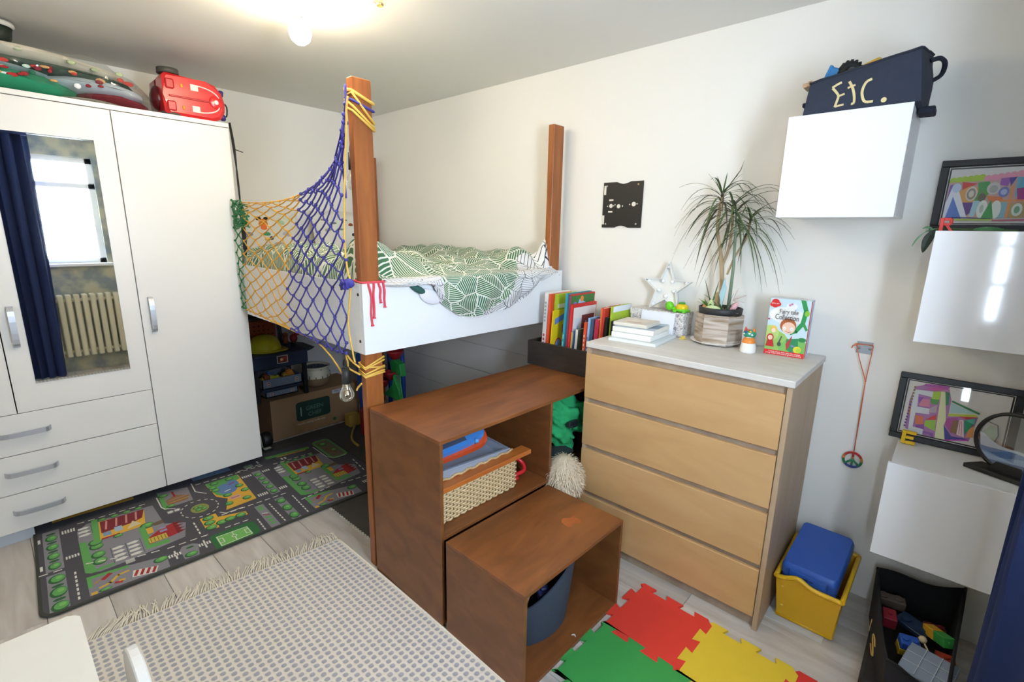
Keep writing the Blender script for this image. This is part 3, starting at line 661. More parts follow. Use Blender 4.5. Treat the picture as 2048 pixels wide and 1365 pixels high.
# ------------------------------------------------------------------ brown step boxes
TM = Matrix.Translation((1.984, -1.287, 0)) @ Matrix.Rotation(math.radians(-1.3), 4, 'Z')
def loc_mb(M): m = MB(); m.M = M; return m
t = thing('step_cabinet', 'tall dark brown plywood step cabinet with open shelf beside the bed', 'cabinet', (2.2, -.7, 0))
W_, D_, H_, th = .463, 1.285, .768, .015
for n_, b in (('side_panel', (0, W_, 0, th, 0, H_-th)), ('side_panel', (0, W_, D_-th, D_, 0, H_-th)), ('back_panel', (0, .01, th, D_-th, 0, H_-th)), ('top', (0, W_, 0, D_, H_-th, H_)), ('partition', (.01, W_, .617, .632, .385, H_-th)), ('shelf', (.01, W_-.002, th, D_-th, .370, .385)), ('base', (.01, W_-.01, th, D_-th, 0.0, th))):
    mb = loc_mb(TM); mb.box(*b, bev=.0012); part(n_, mb, BROWNX if n_ in ('top', 'shelf', 'base') else BROWN, t)
SM = Matrix.Translation((2.474, -1.298, 0)) @ Matrix.Rotation(math.radians(-1.3), 4, 'Z')
t = thing('step_box', 'low dark brown open box step standing on the floor in front', 'box', (2.67, -1.0, 0))
W2, D2, H2 = .385, .58, .388
for n_, b in (('side_panel', (0, W2, 0, th, 0, H2-th)), ('side_panel', (0, W2, D2-th, D2, 0, H2-th)), ('back_panel', (0, .01, th, D2-th, 0, H2-th)), ('top', (0, W2, 0, D2, H2-th, H2)), ('base', (.01, W2, th, D2-th, 0, th))):
    mb = loc_mb(SM); mb.box(*b, bev=.0012); o = part(n_, mb, BROWNX if n_ in ('top', 'base') else BROWN, t)
    if n_ == 'top':
        mb = loc_mb(SM)
        mb.poly([(.245+(.022+.012*hsh(k, 5))*math.cos(2*PI*k/18)+.012*math.sin(k), .43+(.026+.02*hsh(k, 9))*math.sin(2*PI*k/18), H2+.0003) for k in range(18)])
        part('worn_patch', mb, wood('#9a5226', '#a95c2b', (9, 1.2, 9), 4, .5), o)
# wicker basket with wooden rail on the shelf
BKM = TM @ Matrix.Translation((0, 0, .386))
t = thing('wicker_basket', 'pale wicker basket with orange wooden rail on the cabinet shelf', 'basket', (2.25, -1.0, .386))
x0, x1, y0, y1, hb = .10, .395, .045, .468, .145
mb = loc_mb(BKM)
def wave(p0, p1, nrm, n, ph, z, amp):
    p0, p1, nrm = Vector(p0), Vector(p1), Vector(nrm)
    return [p0+(p1-p0)*(i/n)+nrm*(amp*(1 if (i+ph) % 2 else -1))+Vector((0, 0, z)) for i in range(n+1)]
rows = 15
for k in range(rows):
    z = .006+k*(hb-.01)/(rows-1)
    mb.tube(wave((x1, y0, 0), (x1, y1, 0), (1, 0, 0), 24, k, z, .0035), .0052, 4)
    mb.tube(wave((x0, y0, 0), (x1, y0, 0), (0, 1, 0), 16, k, z, .0035), .0052, 4)
    mb.tube(wave((x0, y1, 0), (x1, y1, 0), (0, 1, 0), 16, k, z, .0035), .0052, 4)
    mb.tube(wave((x0, y0, 0), (x0, y1, 0), (1, 0, 0), 24, k, z, .0035), .0052, 4)
part('wicker', mb, wood('#c9a877', '#e6cfa6', (20, 20, 20), 5, .6), t)
mb = loc_mb(BKM)
for i in range(25): mb.cyl((x1, y0+(y1-y0)*i/24, 0), (x1, y0+(y1-y0)*i/24, hb), .0022, n=5)
for i in range(17):
    for y in (y0, y1): mb.cyl((x0+(x1-x0)*i/16, y, 0), (x0+(x1-x0)*i/16, y, hb), .0022, n=5)
mb.box(x0, x1, y0, y1, .0, .006); part('stakes', mb, mat('#7a5c3a', .7), t)
mb = loc_mb(BKM)
z0 = hb-.004
mb.box(x1-.035, x1+.025, y0-.012, y1+.075, z0, z0+.02, bev=.002); mb.box(x0-.02, x0+.02, y0-.012, y1+.012, z0, z0+.02); part('wooden_rail', mb, wood('#b4622b', '#c8752f', (9, 1.2, 9), 3, .35), t)
mb = loc_mb(BKM)
for k in range(3): mb.tube([(x1-.045+.012*k, y0+(y1-y0)*i/30, z0+.026+.004*math.sin(i*1.4+k*2)) for i in range(31)], .0055, 5)
part('braided_edge', mb, wood('#b08d5f', '#d4b88a', (20, 20, 20), 5, .6), t)
t = thing('grey_tray', 'grey plastic tray lying in the wicker basket', 'tray', (2.24, -1.05, .54))
GM = TM @ Matrix.Translation((.245, .235, .548)) @ Matrix.Rotation(math.radians(4), 4, 'Y') @ Matrix.Rotation(math.radians(-4), 4, 'X')
mb = loc_mb(GM); a, b_, h = .125, .205, .045
mb.box(-a, a, -b_, b_, 0, .004)
for q in ((-a, -a+.005, -b_, b_), (a-.005, a, -b_, b_), (-a, a, -b_, -b_+.005), (-a, a, b_-.005, b_)): mb.box(q[0], q[1], q[2], q[3], 0, h)
for q in ((-a-.008, -a+.005, -b_-.008, b_+.008), (a-.005, a+.008, -b_-.008, b_+.008), (-a, a, -b_-.008, -b_+.005), (-a, a, b_-.005, b_+.008)): mb.box(q[0], q[1], q[2], q[3], h-.006, h, bev=.002)
part('tray', mb, mat('#9aa3b2', .45), t)
def board(M, name, label, frame, panel, sx, sy, full):
    t = thing(name, label, 'toy', (M @ Vector((0, 0, 0)))[:])
    out = [(sx*math.copysign(abs(math.cos(a))**.45, math.cos(a)), sy*math.copysign(abs(math.sin(a))**.45, math.sin(a))) for a in [2*PI*i/40 for i in range(40)]]
    mb = loc_mb(M); mb.prism(out, .022, bev=.006); part('frame', mb, mat(frame, .35), t)
    if full:
        mb = loc_mb(M); mb.box(-sx*.78, sx*.80, -sy*.80, sy*.42, .0222, .0245, bev=.001); part('drawing_screen', mb, mat(panel, .6, var=.12, scale=40), t)
        mb = loc_mb(M); mb.box(-.028, .028, sy*.62, sy*.78, .022, .034, bev=.006, seg=2); mb.ball((-.012, sy*.7, .036), (.01, .012, .005), 8, 5); mb.ball((.012, sy*.7, .036), (.01, .012, .005), 8, 5); part('slider', mb, mat('#c33128', .35), t)
        mb = loc_mb(M); mb.ball((sx*.97, sy*.62, .018), (.012, .012, .012), 10, 7); mb.ball((-sx*.97, sy*.62, .018), (.012, .012, .012), 10, 7); part('knob', mb, mat('#5d9be0', .35), t)
    return t
board(TM @ Matrix.Translation((.205, .228, .612)) @ Matrix.Rotation(math.radians(20), 4, 'Y') @ Matrix.Rotation(math.radians(10), 4, 'X') @ Matrix.Rotation(math.radians(-8), 4, 'Z'), 'drawing_board', 'orange toy drawing board under the blue one in the tray', '#e2572b', '#d8d4cc', .105, .175, False)
board(TM @ Matrix.Translation((.200, .205, .648)) @ Matrix.Rotation(math.radians(27), 4, 'Y') @ Matrix.Rotation(math.radians(9), 4, 'X') @ Matrix.Rotation(math.radians(-4), 4, 'Z'), 'drawing_board', 'blue magnetic drawing board with dark screen in the grey tray', '#4a8fe0', '#46526b', .108, .185, True)
mb = loc_mb(TM @ Matrix.Translation((.33, .515, .386)))
mb.tube(catmull([(0, -.03, .008), (.02, .0, .02), (.03, .05, .03), (.0, .06, .06), (-.03, .02, .085), (-.02, -.02, .06), (-.01, -.02, .03)], 4), .010, 7); mb.ball((.02, -.02, .012), (.03, .035, .012), 10, 6)
single('red_toy', mb, mat('#d1242c', .35), 'red looped toy handle lying right of the wicker basket', 'toy')
# green cloth and fluffy toy in the right compartment
def crumple(c, r, seed, nu=40, nv=26, k=.22, f=3.2):
    def warp(p):
        q = p.normalized(); n = vnoise(q.x*f+seed+q.z*2, q.y*f+q.z*f)+.5*vnoise(q.x*f*2.3+seed, q.z*f*2.6+q.y*2)-.75
        fold = .08*math.sin(q.z*9+q.y*6+4*vnoise(q.x*2+seed, q.z*2))
        return p*(1+k*n*2+fold)
    return MB().ball(c, r, nu, nv, warp=warp)
mb = crumple((2.33, -.47, .585), (.118, .15, .135), 3, 64, 40, .3, 4.2)
single('green_cloth', mb, mat('#1f9a5c', .85, var=.12, scale=14, bump=.4, bscale=14), 'bright green crumpled cloth stuffed in the cabinet beside the chest', 'cloth')
mb = crumple((2.37, -.50, .437), (.07, .09, .045), 8, 20, 12)
single('dark_cloth', mb, mat('#1d2a28', .85), 'dark cloth scrap showing under the green cloth', 'cloth')
mb = MB(); mb.box(2.43, 2.455, -.52, -.45, .585, .612, bev=.004); mb.box(2.452, 2.466, -.515, -.47, .585, .598, bev=.003)
single('buckle', mb, mat('#3a3d42', .3, .6), 'small dark buckle resting on the green cloth', 'buckle')
t = thing('fluffy_toy', 'cream long haired fluffy toy spilling between cabinet and chest', 'toy', (2.46, -.58, .27))
FC = Vector((2.472, -.583, .372)); FR_ = (.088, .086, .105)
mb = MB(); mb.ball(FC, FR_, 20, 14); part('body', mb, mat('#d9c4a6', .95, bump=.5, bscale=90), t)
mb = MB()
for k in range(2600):
    th, ph = math.acos(1-2*random.random()), 2*PI*random.random()
    nrm = Vector((math.sin(th)*math.cos(ph), math.sin(th)*math.sin(ph), math.cos(th)))
    if nrm.x < -.35: continue
    p = FC+Vector((nrm.x*FR_[0], nrm.y*FR_[1], nrm.z*FR_[2])); L_ = random.uniform(.022, .042)
    sw = Vector((random.uniform(-.5, .5), random.uniform(-.5, .5), -1.1+random.uniform(-.5, .5)))
    q = p+(nrm*.5+sw*.75).normalized()*L_; sd = nrm.cross(sw).normalized()*.0016; md = (p+q)/2+nrm*.006
    mb.poly([p-sd, p+sd, md+sd*.9, md-sd*.9]); mb.poly([md-sd*.9, md+sd*.9, q])
part('fur', mb, mat('#e9d8bd', .9, var=.15, scale=40), t, kind='stuff')
# felt tub with wooden track in the low box
t = thing('felt_tub', 'dark blue grey felt tub of toys inside the low box', 'tub', (2.66, -1.05, .016))
def tub(u, v, ins=0):
    a = 2*PI*u; r = (.125+.025*v-ins); hh = .24+.03*math.sin(a+.8)+.018*math.sin(2*a)-.045*gs(math.atan2(math.sin(a+1.0), math.cos(a+1.0)), .7)
    return Vector((2.655+r*1.02*math.cos(a), -1.03+r*1.42*math.sin(a), .017+hh*v))
mb = MB(); mb.grid(lambda u, v: tub(u, v), 36, 8); mb.grid(lambda u, v: tub(u, v, .006), 36, 8)
mb.poly([tub(i/36, 0) for i in range(36)])
for i in range(36):
    mb.poly([tub(i/36, 1), tub((i+1)/36, 1), tub((i+1)/36, 1, .006), tub(i/36, 1, .006)])
part('wall', mb, mat('#3a4354', .95, bump=.4, bscale=120), t)
def track(name, c, rad, a0, a1, M, label):
    t = thing(name, label, 'toy track', c); mb = loc_mb(M); n = 10
    def arc(r): return [(r*math.cos(a0+(a1-a0)*i/n), r*math.sin(a0+(a1-a0)*i/n)) for i in range(n+1)]
    mb.prism(arc(rad+.02)+arc(rad-.02)[::-1], .012, bev=.001); part('rail', mb, wood('#b98f5e', '#d8b484', (3, 3, 3), 6, .5), t)
    for dr in (-.011, .011):
        mb = loc_mb(M); mb.prism(arc(rad+dr+.003)+arc(rad+dr-.003)[::-1], .0006, (0, 0, .0122)); part('groove', mb, mat('#8f6a40', .7), t)
    mb = loc_mb(M); a = a1-.06; mb.cyl((rad*math.cos(a), rad*math.sin(a), .012), (rad*math.cos(a), rad*math.sin(a), .0145), .005, n=10); part('peg', mb, mat('#efe0c4', .5), t)
TR = Matrix.Translation((2.60, -1.19, .225)) @ Matrix.Rotation(math.radians(-35), 4, 'Y') @ Matrix.Rotation(math.radians(-50), 4, 'Z') @ Matrix.Translation((-.17, 0, 0))
track('wooden_track', (2.7, -1.18, .22), .17, -.25, .75, Matrix.Translation((2.735, -1.215, .205)) @ Matrix.Rotation(math.radians(62), 4, 'Y') @ Matrix.Rotation(math.radians(70), 4, 'Z') @ Matrix.Translation((-.17, 0, 0)), 'curved wooden track piece leaning on the felt tub rim')
for nm, c, s, col, lab, k in (('toy_car', (2.68, -1.0, .225), (.10, .04, .02), '#7c1f22', 'red toy in the felt tub', 1), ('toy_block', (2.72, -1.05, .20), (.045, .11, .016), '#1f2550', 'dark blue toy piece at the front of the felt tub', 2), ('toy_block', (2.63, -.96, .235), (.04, .05, .018), '#3c86a8', 'small turquoise toy piece high in the felt tub', 3), ('wooden_block', (2.70, -1.12, .175), (.03, .04, .022), '#b58f66', 'plain wooden block behind the curved track', 4)):
    mb = MB(); mb.M = Matrix.Translation(c) @ Matrix.Rotation(.5*k, 4, 'Z') @ Matrix.Rotation(.25, 4, 'X'); mb.box(-s[0]/2, s[0]/2, -s[1]/2, s[1]/2, -s[2], s[2], bev=.006, seg=2)
    if k == 1: mb.box(-.02, .03, -.016, .016, s[2], s[2]+.018, bev=.005)
    if k == 2: mb.box(-.012, .012, -.04, .04, s[2], s[2]+.012, bev=.004)
    if k == 3: mb.cyl((0, 0, s[2]), (0, 0, s[2]+.01), .012)
    if k == 4: mb.cyl((0, 0, s[2]), (0, 0, s[2]+.002), .008)
    single(nm, mb, mat(col, .5), lab, 'toy')
mb = MB(); mb.tube([(2.845+.009*math.cos(a), -1.005+.014*math.sin(a), .0175) for a in [.6+2.2*i/8 for i in range(9)]], [.0008, .0016, .0022, .0026, .0028, .0026, .0022, .0016, .0008], 5)
single('paper_scrap', mb, mat('#d9d9da', .7), 'white crescent paper scrap on the low box floor', 'scrap')
# ------------------------------------------------------------------ chest of drawers
t = thing('chest_of_drawers', 'pale oak chest of four drawers with pale grey worktop', 'chest of drawers', (2.92, -.23, 0))
OAK = wood('#c39a69', '#cda674', (1.6, 6, 6), 2.0, .45); OAKD = wood('#a08c78', '#b5a18b', (6, 6, 1.2), 2.0, .5)
CX0, CX1, CY0, CY1 = 2.503, 3.337, -.487, .02
for x0, x1 in ((CX0, CX0+.018), (CX1-.018, CX1)):
    mb = MB(); mb.box(x0, x1, CY0+.004, CY1, 0, .985, bev=.001); part('side_panel', mb, wood('#b3987a', '#bda387', (6, 6, 1.2), 2.0, .5), t)
mb = MB(); mb.box(CX0-.003, CX1+.006, CY0-.003, CY1+.003, .985, 1.010, bev=.0035, seg=2); part('worktop', mb, wood('#cfc9c1', '#dcd7d0', (1.2, 6, 6), 3, .45), t, 'pale grey worktop')
mb = MB(); mb.box(CX0+.018, CX1-.018, CY0+.020, CY0+.030, .055, .985); mb.box(CX0+.018, CX1-.018, CY1-.012, CY1-.004, .02, .985); part('recess_panel', mb, OAKD, t)
mb = MB(); mb.box(CX0+.018, CX1-.018, CY0+.03, CY0+.048, 0, .055); part('plinth', mb, OAKD, t)
for z0, z1 in ((.058, .260), (.284, .495), (.519, .725), (.749, .957)):
    mb = MB(); mb.box(CX0+.001, CX1-.020, CY0-.001, CY0+.017, z0, z1, bev=.0015); part('drawer', mb, OAK, t)

# ------------------------------------------------------------------ dark trough with picture books
t = thing('book_trough', 'dark brown wooden trough of childrens books on the step cabinet', 'book box', (2.23, -.17, .769))
DW = wood('#2c2622', '#3f3630', (1.2, 9, 9), 2.4, .5)
for n_, b in (('front_panel', (1.985, 2.498, -.285, -.270, .769, .903)), ('back_panel', (1.985, 2.498, -.04, -.027, .769, .903)), ('end_panel', (1.985, 2.0, -.27, -.04, .769, .903)), ('end_panel', (2.484, 2.498, -.27, -.04, .769, .903)), ('base', (2.0, 2.484, -.27, -.04, .769, .781))):
    mb = MB(); mb.box(*b, bev=.001); part(n_, mb, DW, t)
G = 'books in the dark trough'
def book(x, y, t_, w_, h, cov, spine, label, lean=3.0, cart=None, sart=None, z0=.782, grp=G, yaw=0, pages='#efe9dc', name='book'):
    M = Matrix.Translation((x, y, z0+.0008*t_/.01)) @ Matrix.Rotation(math.radians(yaw), 4, 'Z') @ Matrix.Rotation(math.radians(lean), 4, 'Y')
    b = thing(name, label, 'book', (x, y, z0), group=grp)
    k = min(.0022, t_*.2)
    mb = loc_mb(M); mb.box(0, t_, 0, k, 0, h); part('spine', mb, mat(spine, .5), b)
    mb = loc_mb(M); mb.box(0, k, k, w_, 0, h); mb.box(t_-k, t_, k, w_, 0, h); part('cover', mb, mat(cov, .45), b)
    mb = loc_mb(M); mb.box(k, t_-k, k, w_-.003, .002, h-.003); part('pages', mb, mat(pages, .8), b)
    rt = M.to_3x3()
    if cart: art('cover_print', b, M @ Vector((t_, 0, 0)), rt @ Vector((0, w_, 0)), rt @ Vector((0, 0, h)), cart)
    if sart: art('spine_print', b, M @ Vector((0, 0, 0)), rt @ Vector((t_, 0, 0)), rt @ Vector((0, 0, h)), sart)
    return b, M
dash = lambda c, u=.5, v0=.12, v1=.5, n=6, wd=.45: [('rect', u-wd/2, v0+(v1-v0)*i/n, u+wd/2, v0+(v1-v0)*(i+.6)/n, c) for i in range(n)]
book(2.058, -.262, .024, .22, .39, '#e9e7e2', '#dcdad6', 'white book with red spine lettering, leftmost in the trough', 3, sart=dash('#b2323a', v0=.1, v1=.45)+dash('#9aa0a8', v0=.6, v1=.9))
book(2.086, -.262, .015, .20, .385, '#e0542f', '#d9512f', 'orange red spined book second from left in the trough', 3, sart=dash('#f2d7c8', v0=.05, v1=.3))
book(2.104, -.235, .010, .19, .385, '#c3d634', '#a8bf2e', 'lime green cover book behind the yellow rainbow book', 3, cart=[('ell', .4, .55, .12, .08, '#e6ecd0'), ('rect', .1, .8, .6, .86, '#eef2d4')])
for k, (c, lab) in enumerate((('#e3d9bb', 'cream thin book behind the yellow rainbow book'), ('#8b93a0', 'grey thin book behind the yellow rainbow book'), ('#6fa6cf', 'light blue book behind the yellow rainbow book'))):
    book(2.142+.016*k, -.16, .013, .10, .375-.008*k, c, c, lab, 3, sart=dash('#5a5a66', v0=.5, v1=.95, n=9))
b, M = book(2.121, -.268, .008, .155, .30, '#f2d21e', '#e8c51a', 'small yellow book with rainbow cover at the trough front', 3, cart=[
    ('poly', [(.1, .74), (.9, .86), (.9, .97), (.1, .85)], '#6d8fd6'), ('ell', .38, .36, .2, .13, '#d8402e'), ('ell', .38, .36, .15, .10, '#8fb4e6'),
    ('ell', .45, .06, .36, .17, '#c94a8a'), ('ell', .45, .05, .29, .13, '#5a5fb8'), ('ell', .45, .04, .2, .09, '#f2d21e'), ('rect', .0, -.13, .95, 0, '#f2d21e'), ('ell', .84, .42, .1, .08, '#c9682a')])
rt = M.to_3x3()
text('cover_title', 'Ph', b, M @ Vector((.0105, .08, .17)), rt @ Vector((0, 1, 0)), rt @ Vector((0, 0, 1)), .07, mat('#c2357c', .5))
book(2.196, -.266, .013, .22, .40, '#2a8f9a', '#2f97a8', 'tall teal spined book left of the jungle cover book', 3, sart=dash('#8fd0d8', v0=.1, v1=.5, n=4))
book(2.213, -.255, .012, .225, .395, '#c7352f', '#8f4a68', 'picture book with tigers and green jungle cover at the back', 2.5, cart=[
    ('rect', .02, .02, .98, .98, '#3c7a3a'), ('poly', [(.05, .55), (.35, .93), (.98, .80), (.98, .3), (.05, .3)], '#9cc4e8'), ('ell', .45, .93, .07, .04, '#e8923a'), ('ell', .85, .84, .07, .04, '#e08a35'), ('ell', .17, .8, .12, .1, '#7b6bc4'), ('ell', .28, .72, .05, .04, '#8a6a3a'), ('ell', .75, .72, .04, .03, '#6b4a2a')])
book(2.232, -.262, .014, .225, .345, '#d2322c', '#cf2f2a', 'red framed white alphabet book with a dark red label', 2.5, cart=[
    ('rect', .05, .04, .98, .95, '#e9e6e2'), ('rect', .12, .3, .45, .78, '#d7dfe8'), ('rect', .4, .35, .92, .82, '#6e1b22'), ('line', [(.5, .5), (.58, .72), (.66, .5)], .006, '#efe6e0'), ('line', [(.53, .58), (.63, .58)], .005, '#efe6e0'), ('line', [(.18, .4), (.24, .66), (.3, .4)], .005, '#9fb4c8'), ('line', [(.34, .42), (.34, .58)], .005, '#9a9aa2')])
book(2.252, -.267, .012, .10, .205, '#3f7fb6', '#c2a163', 'small blue and black cover book low at the trough front', 2.5, cart=[('rect', .05, .5, 1, 1, '#5b9bd0'), ('poly', [(0, .42), (1, .52), (1, .56), (0, .46)], '#e6e2da'), ('rect', 0, 0, 1, .42, '#1d1f25'), ('line', [(.6, .1), (.7, .3)], .006, '#c9c9c9'), ('line', [(.75, .1), (.85, .3)], .006, '#c9c9c9')])
book(2.280, -.268, .014, .16, .222, '#3f5142', '#d6d3ca', 'dark green book with cream spine at the trough front', 2.5, cart=[('ell', .4, .6, .25, .25, '#55644e'), ('ell', .7, .3, .15, .15, '#2b332c')])
book(2.328, -.268, .015, .17, .265, '#d4452f', '#e2532f', 'red orange spined book by the worktop corner', 2.5, sart=dash('#f3c9b6', v0=.1, v1=.8, n=8))
book(2.346, -.262, .010, .17, .29, '#8fb6e0', '#9cc0e8', 'pale blue spined book right of the red orange one', 2.5, sart=dash('#4f74b0', v0=.2, v1=.7))
book(2.359, -.255, .014, .18, .285, '#3a4d63', '#46586e', 'slate blue picture book between pale blue and crimson spines', 2.5, cart=[('ell', .5, .6, .2, .15, '#7f93a6'), ('ell', .3, .3, .1, .1, '#1f2a38')])
book(2.380, -.25, .022, .18, .285, '#b32a44', '#b92c48', 'crimson spined book in the middle of the trough', 2.3, sart=dash('#e0a0ac', v0=.2, v1=.7, n=5))
book(2.406, -.245, .022, .19, .345, '#c4352c', '#d9742f', 'tall red book with orange lower spine', 2.0, sart=[('rect', .45, 0, 1, 1, '#c23030'), ('rect', 0, 0, .45, .6, '#e2812f')])
book(2.431, -.24, .014, .19, .30, '#16151a', '#17161a', 'black spined book left of the lime animal book', 2.0, sart=dash('#cfc8a0', v0=.05, v1=.5, n=9, wd=.25))
book(2.452, -.225, .012, .185, .355, '#b8d23c', '#a9c632', 'lime green animal book standing behind the black books', 1.5, cart=[
    ('rect', .02, .92, 1, 1, '#eef2f8'), ('ell', .2, .68, .05, .05, '#c4553f'), ('ell', .45, .8, .05, .03, '#8fb07a'), ('ell', .72, .74, .06, .06, '#7d95b8'), ('ell', .9, .72, .07, .08, '#5f6fa8'), ('poly', [(.2, .58), (.6, .62), (.9, .7), (.9, .5), (.2, .48)], '#e9eef0'), ('rect', 0, .2, 1, .46, '#4a9a98')])
book(2.468, -.235, .013, .07, .285, '#131316', '#121214', 'black book with white spine lettering beside the worktop', 0.8, sart=dash('#d9d9d6', .35, .05, .4, 8, .2)+dash('#d9d9d6', .7, .05, .4, 8, .2))

# ------------------------------------------------------------------ things on the chest
ZT = 1.0101
def canvas(name, x0, x1, y0, y1, z0, z1, rz, top, edge, label, shapes=None):
    cx, cy = (x0+x1)/2, (y0+y1)/2
    M = Matrix.Translation((cx, cy, z0)) @ Matrix.Rotation(math.radians(rz), 4, 'Z'); a, b_ = (x1-x0)/2, (y1-y0)/2
    c = thing(name, label, 'canvas', (cx, cy, z0)); mb = loc_mb(M); mb.box(-a, a, -b_, b_, 0, z1-z0, bev=.0015); part('board', mb, mat(edge, .7, var=.03), c)
    rt = M.to_3x3()
    art('painted_face', c, M @ Vector((-a+.002, -b_+.002, z1-z0)), rt @ Vector((2*a-.004, 0, 0)), rt @ Vector((0, 2*b_-.004, 0)), [('rect', 0, 0, 1, 1, top)]+(shapes or []))
canvas('canvas', 2.540, 2.763, -.378, -.115, ZT, ZT+.013, 5, '#dfe5e8', '#e8ecec', 'large pale blue canvas board at the bottom of the stack', [('ell', .8, .45, .05, .04, '#5f6f7c'), ('ell', .7, .3, .08, .03, '#a9bac6')])
canvas('canvas', 2.545, 2.735, -.355, -.14, ZT+.0142, ZT+.038, 3, '#e8ecf0', '#eeede6', 'thick white canvas second from the bottom of the stack')
canvas('canvas', 2.540, 2.735, -.345, -.135, ZT+.0392, ZT+.062, 6, '#b9c8d8', '#efece2', 'white canvas with blue painted top under the small cream one', [('poly', [(.5, .1), (1, .3), (1, .7), (.6, .6)], '#7d93ab'), ('ell', .75, .5, .08, .06, '#43566a')])
canvas('canvas', 2.535, 2.698, -.325, -.17, ZT+.0632, ZT+.08, 4, '#ddd4c6', '#e4dccd', 'small cream tile with faint frame on top of the stack', [('rect', .2, .25, .8, .75, '#e6ddd0'), ('rect', .3, .2, .75, .3, '#d9b8a2')])
M = Matrix.Translation((2.645, -.107, ZT)) @ Matrix.Rotation(math.radians(-9), 4, 'X') @ Matrix.Rotation(math.radians(2), 4, 'Z')
mb = loc_mb(M); mb.box(-.085, .085, -.001, .001, .0, .112); single('white_card', mb, mat('#eceef6', .7, var=.01), 'white card leaning on the scribbled box behind the canvases', 'card')
t = thing('keepsake_box', 'white cardboard box covered in pencil scribbles under the star light', 'box', (2.63, -.035, ZT))
sm_ = bpy.data.materials.new('scribbled'); sm_.use_nodes = True; nt = sm_.node_tree; b = nt.nodes['Principled BSDF']; b.inputs['Roughness'].default_value = .8
tc = nt.nodes.new('ShaderNodeTexCoord'); n = nt.nodes.new('ShaderNodeTexNoise'); n.inputs['Scale'].default_value = 55; n.inputs['Detail'].default_value = 5; n.inputs['Distortion'].default_value = 3
r = nt.nodes.new('ShaderNodeValToRGB'); e = r.color_ramp.elements; e[0].position = .36; e[1].position = .5; e[0].color = (*lin('#8a8088'), 1); e[1].color = (*lin('#e3dfda'), 1)
nt.links.new(tc.outputs['Object'], n.inputs['Vector']); nt.links.new(n.outputs['Fac'], r.inputs[0]); nt.links.new(r.outputs[0], b.inputs['Base Color'])
BXM = Matrix.Translation((2.632, -.037, ZT)) @ Matrix.Rotation(math.radians(1), 4, 'Z')
mb = loc_mb(BXM); mb.box(-.138, .138, -.046, .062, 0, .113, bev=.002); part('body', mb, sm_, t)
mb = loc_mb(BXM); mb.box(-.14, .14, -.048, .064, .085, .1145, bev=.001); part('lid', mb, sm_, t)
art('pencil_marks', t, BXM @ Vector((-.14, -.0485, 0)), BXM.to_3x3() @ Vector((.28, 0, 0)), BXM.to_3x3() @ Vector((0, 0, .113)), [('line', [(.80, .42), (.83, .36)], .003, '#3a3540'), ('line', [(.88, .7), (.9, .5)], .001, '#6a6070'), ('line', [(.7, .3), (.76, .5), (.72, .6)], .001, '#8a7a86')])
art('lid_marks', t, BXM @ Vector((-.14, -.048, .1146)), BXM.to_3x3() @ Vector((.28, 0, 0)), BXM.to_3x3() @ Vector((0, .112, 0)), [('poly', [(.5, .5), (.62, .55), (.60, .68), (.5, .6)], '#b07a78'), ('line', [(.6, .3), (.72, .36)], .004, '#4a4a52')])
t = thing('star_light', 'white five pointed star marquee light with round bulbs', 'light', (2.645, .0, 1.126))
SO = Vector((2.646, -.008, 1.126+.1035)); pts = []
for i in range(10):
    r_ = .128 if i % 2 == 0 else .056; a = PI/2+2*PI*i/10; pts.append((r_*math.cos(a), r_*math.sin(a)))
SU, SV, SN = Vector((1, 0, 0)), Vector((0, .10, 1)).normalized(), Vector((0, -1, .10)).normalized()
mb = MB(); mb.prism(pts, .004, SO, SU, SV, SN); part('back_plate', mb, mat('#eceae4', .5), t)
mb = MB(); inn = [(u*.94, v*.94) for u, v in pts]
for i in range(10):
    j = (i+1) % 10; q = [pts[i], pts[j], inn[j], inn[i]]; mb.prism(q, .026, SO, SU, SV, SN)
part('rim', mb, mat('#f2f1ee', .45), t)
for i in range(10):
    k = .80 if i % 2 == 0 else .72; u, v = pts[i][0]*k, pts[i][1]*k
    mb = MB(); mb.ball(SO+SU*u+SV*v+SN*.012, .0095, 10, 7); part('bulb', mb, mat('#f6f6fa', .2), t)
t = thing('toy_turtle', 'green and yellow plastic turtle toy on the scribbled box', 'toy', (2.735, -.045, 1.1252))
TX, TY, TZ = 2.742, -.047, 1.1252
LG, YG = mat('#6fd22a', .25), mat('#ecc81e', .25)
mb = MB(); mb.ball((TX, TY, TZ+.012), (.034, .03, .012), 14, 6); mb.ball((TX-.058, TY-.008, TZ+.026), (.021, .018, .022), 14, 9); mb.ball((TX-.036, TY, TZ+.014), (.022, .014, .010), 10, 6); part('body', mb, LG, t)
mb = MB(); mb.ball((TX, TY, TZ+.022), (.03, .027, .022), 18, 9); part('shell', mb, YG, t)
mb = MB(); mb.cyl((TX, TY, TZ+.042), (TX, TY, TZ+.049), .017, .012, 12); part('shell_cap', mb, mat('#3fae3a', .3), t)
for dy in (-1, 1):
    mb = MB(); mb.ball((TX-.07, TY-.008+.011*dy, TZ+.032), (.003, .003, .004), 7, 5); part('eye', mb, BLACK, t)
for dx, dy in ((-.024, -.026), (.022, -.026), (-.024, .026), (.022, .026)):
    mb = MB(); mb.ball((TX+dx, TY+dy, TZ+.006), (.011, .009, .006), 8, 5); part('foot', mb, LG, t)
mb = MB(); mb.lathe([(0, 0), (.006, .001), (.010, .012), (.013, .016), (.008, .014), (0, .012)], (2.79, -.12, ZT), 9); mb.tube([(2.775, -.125, ZT+.004), (2.79, -.12, ZT+.004), (2.8, -.11, ZT+.005)], .004, 5)
single('toy_flower', mb, mat('#ecd26a', .5), 'tiny yellow toy flower lying by the scribbled box corner', 'toy')
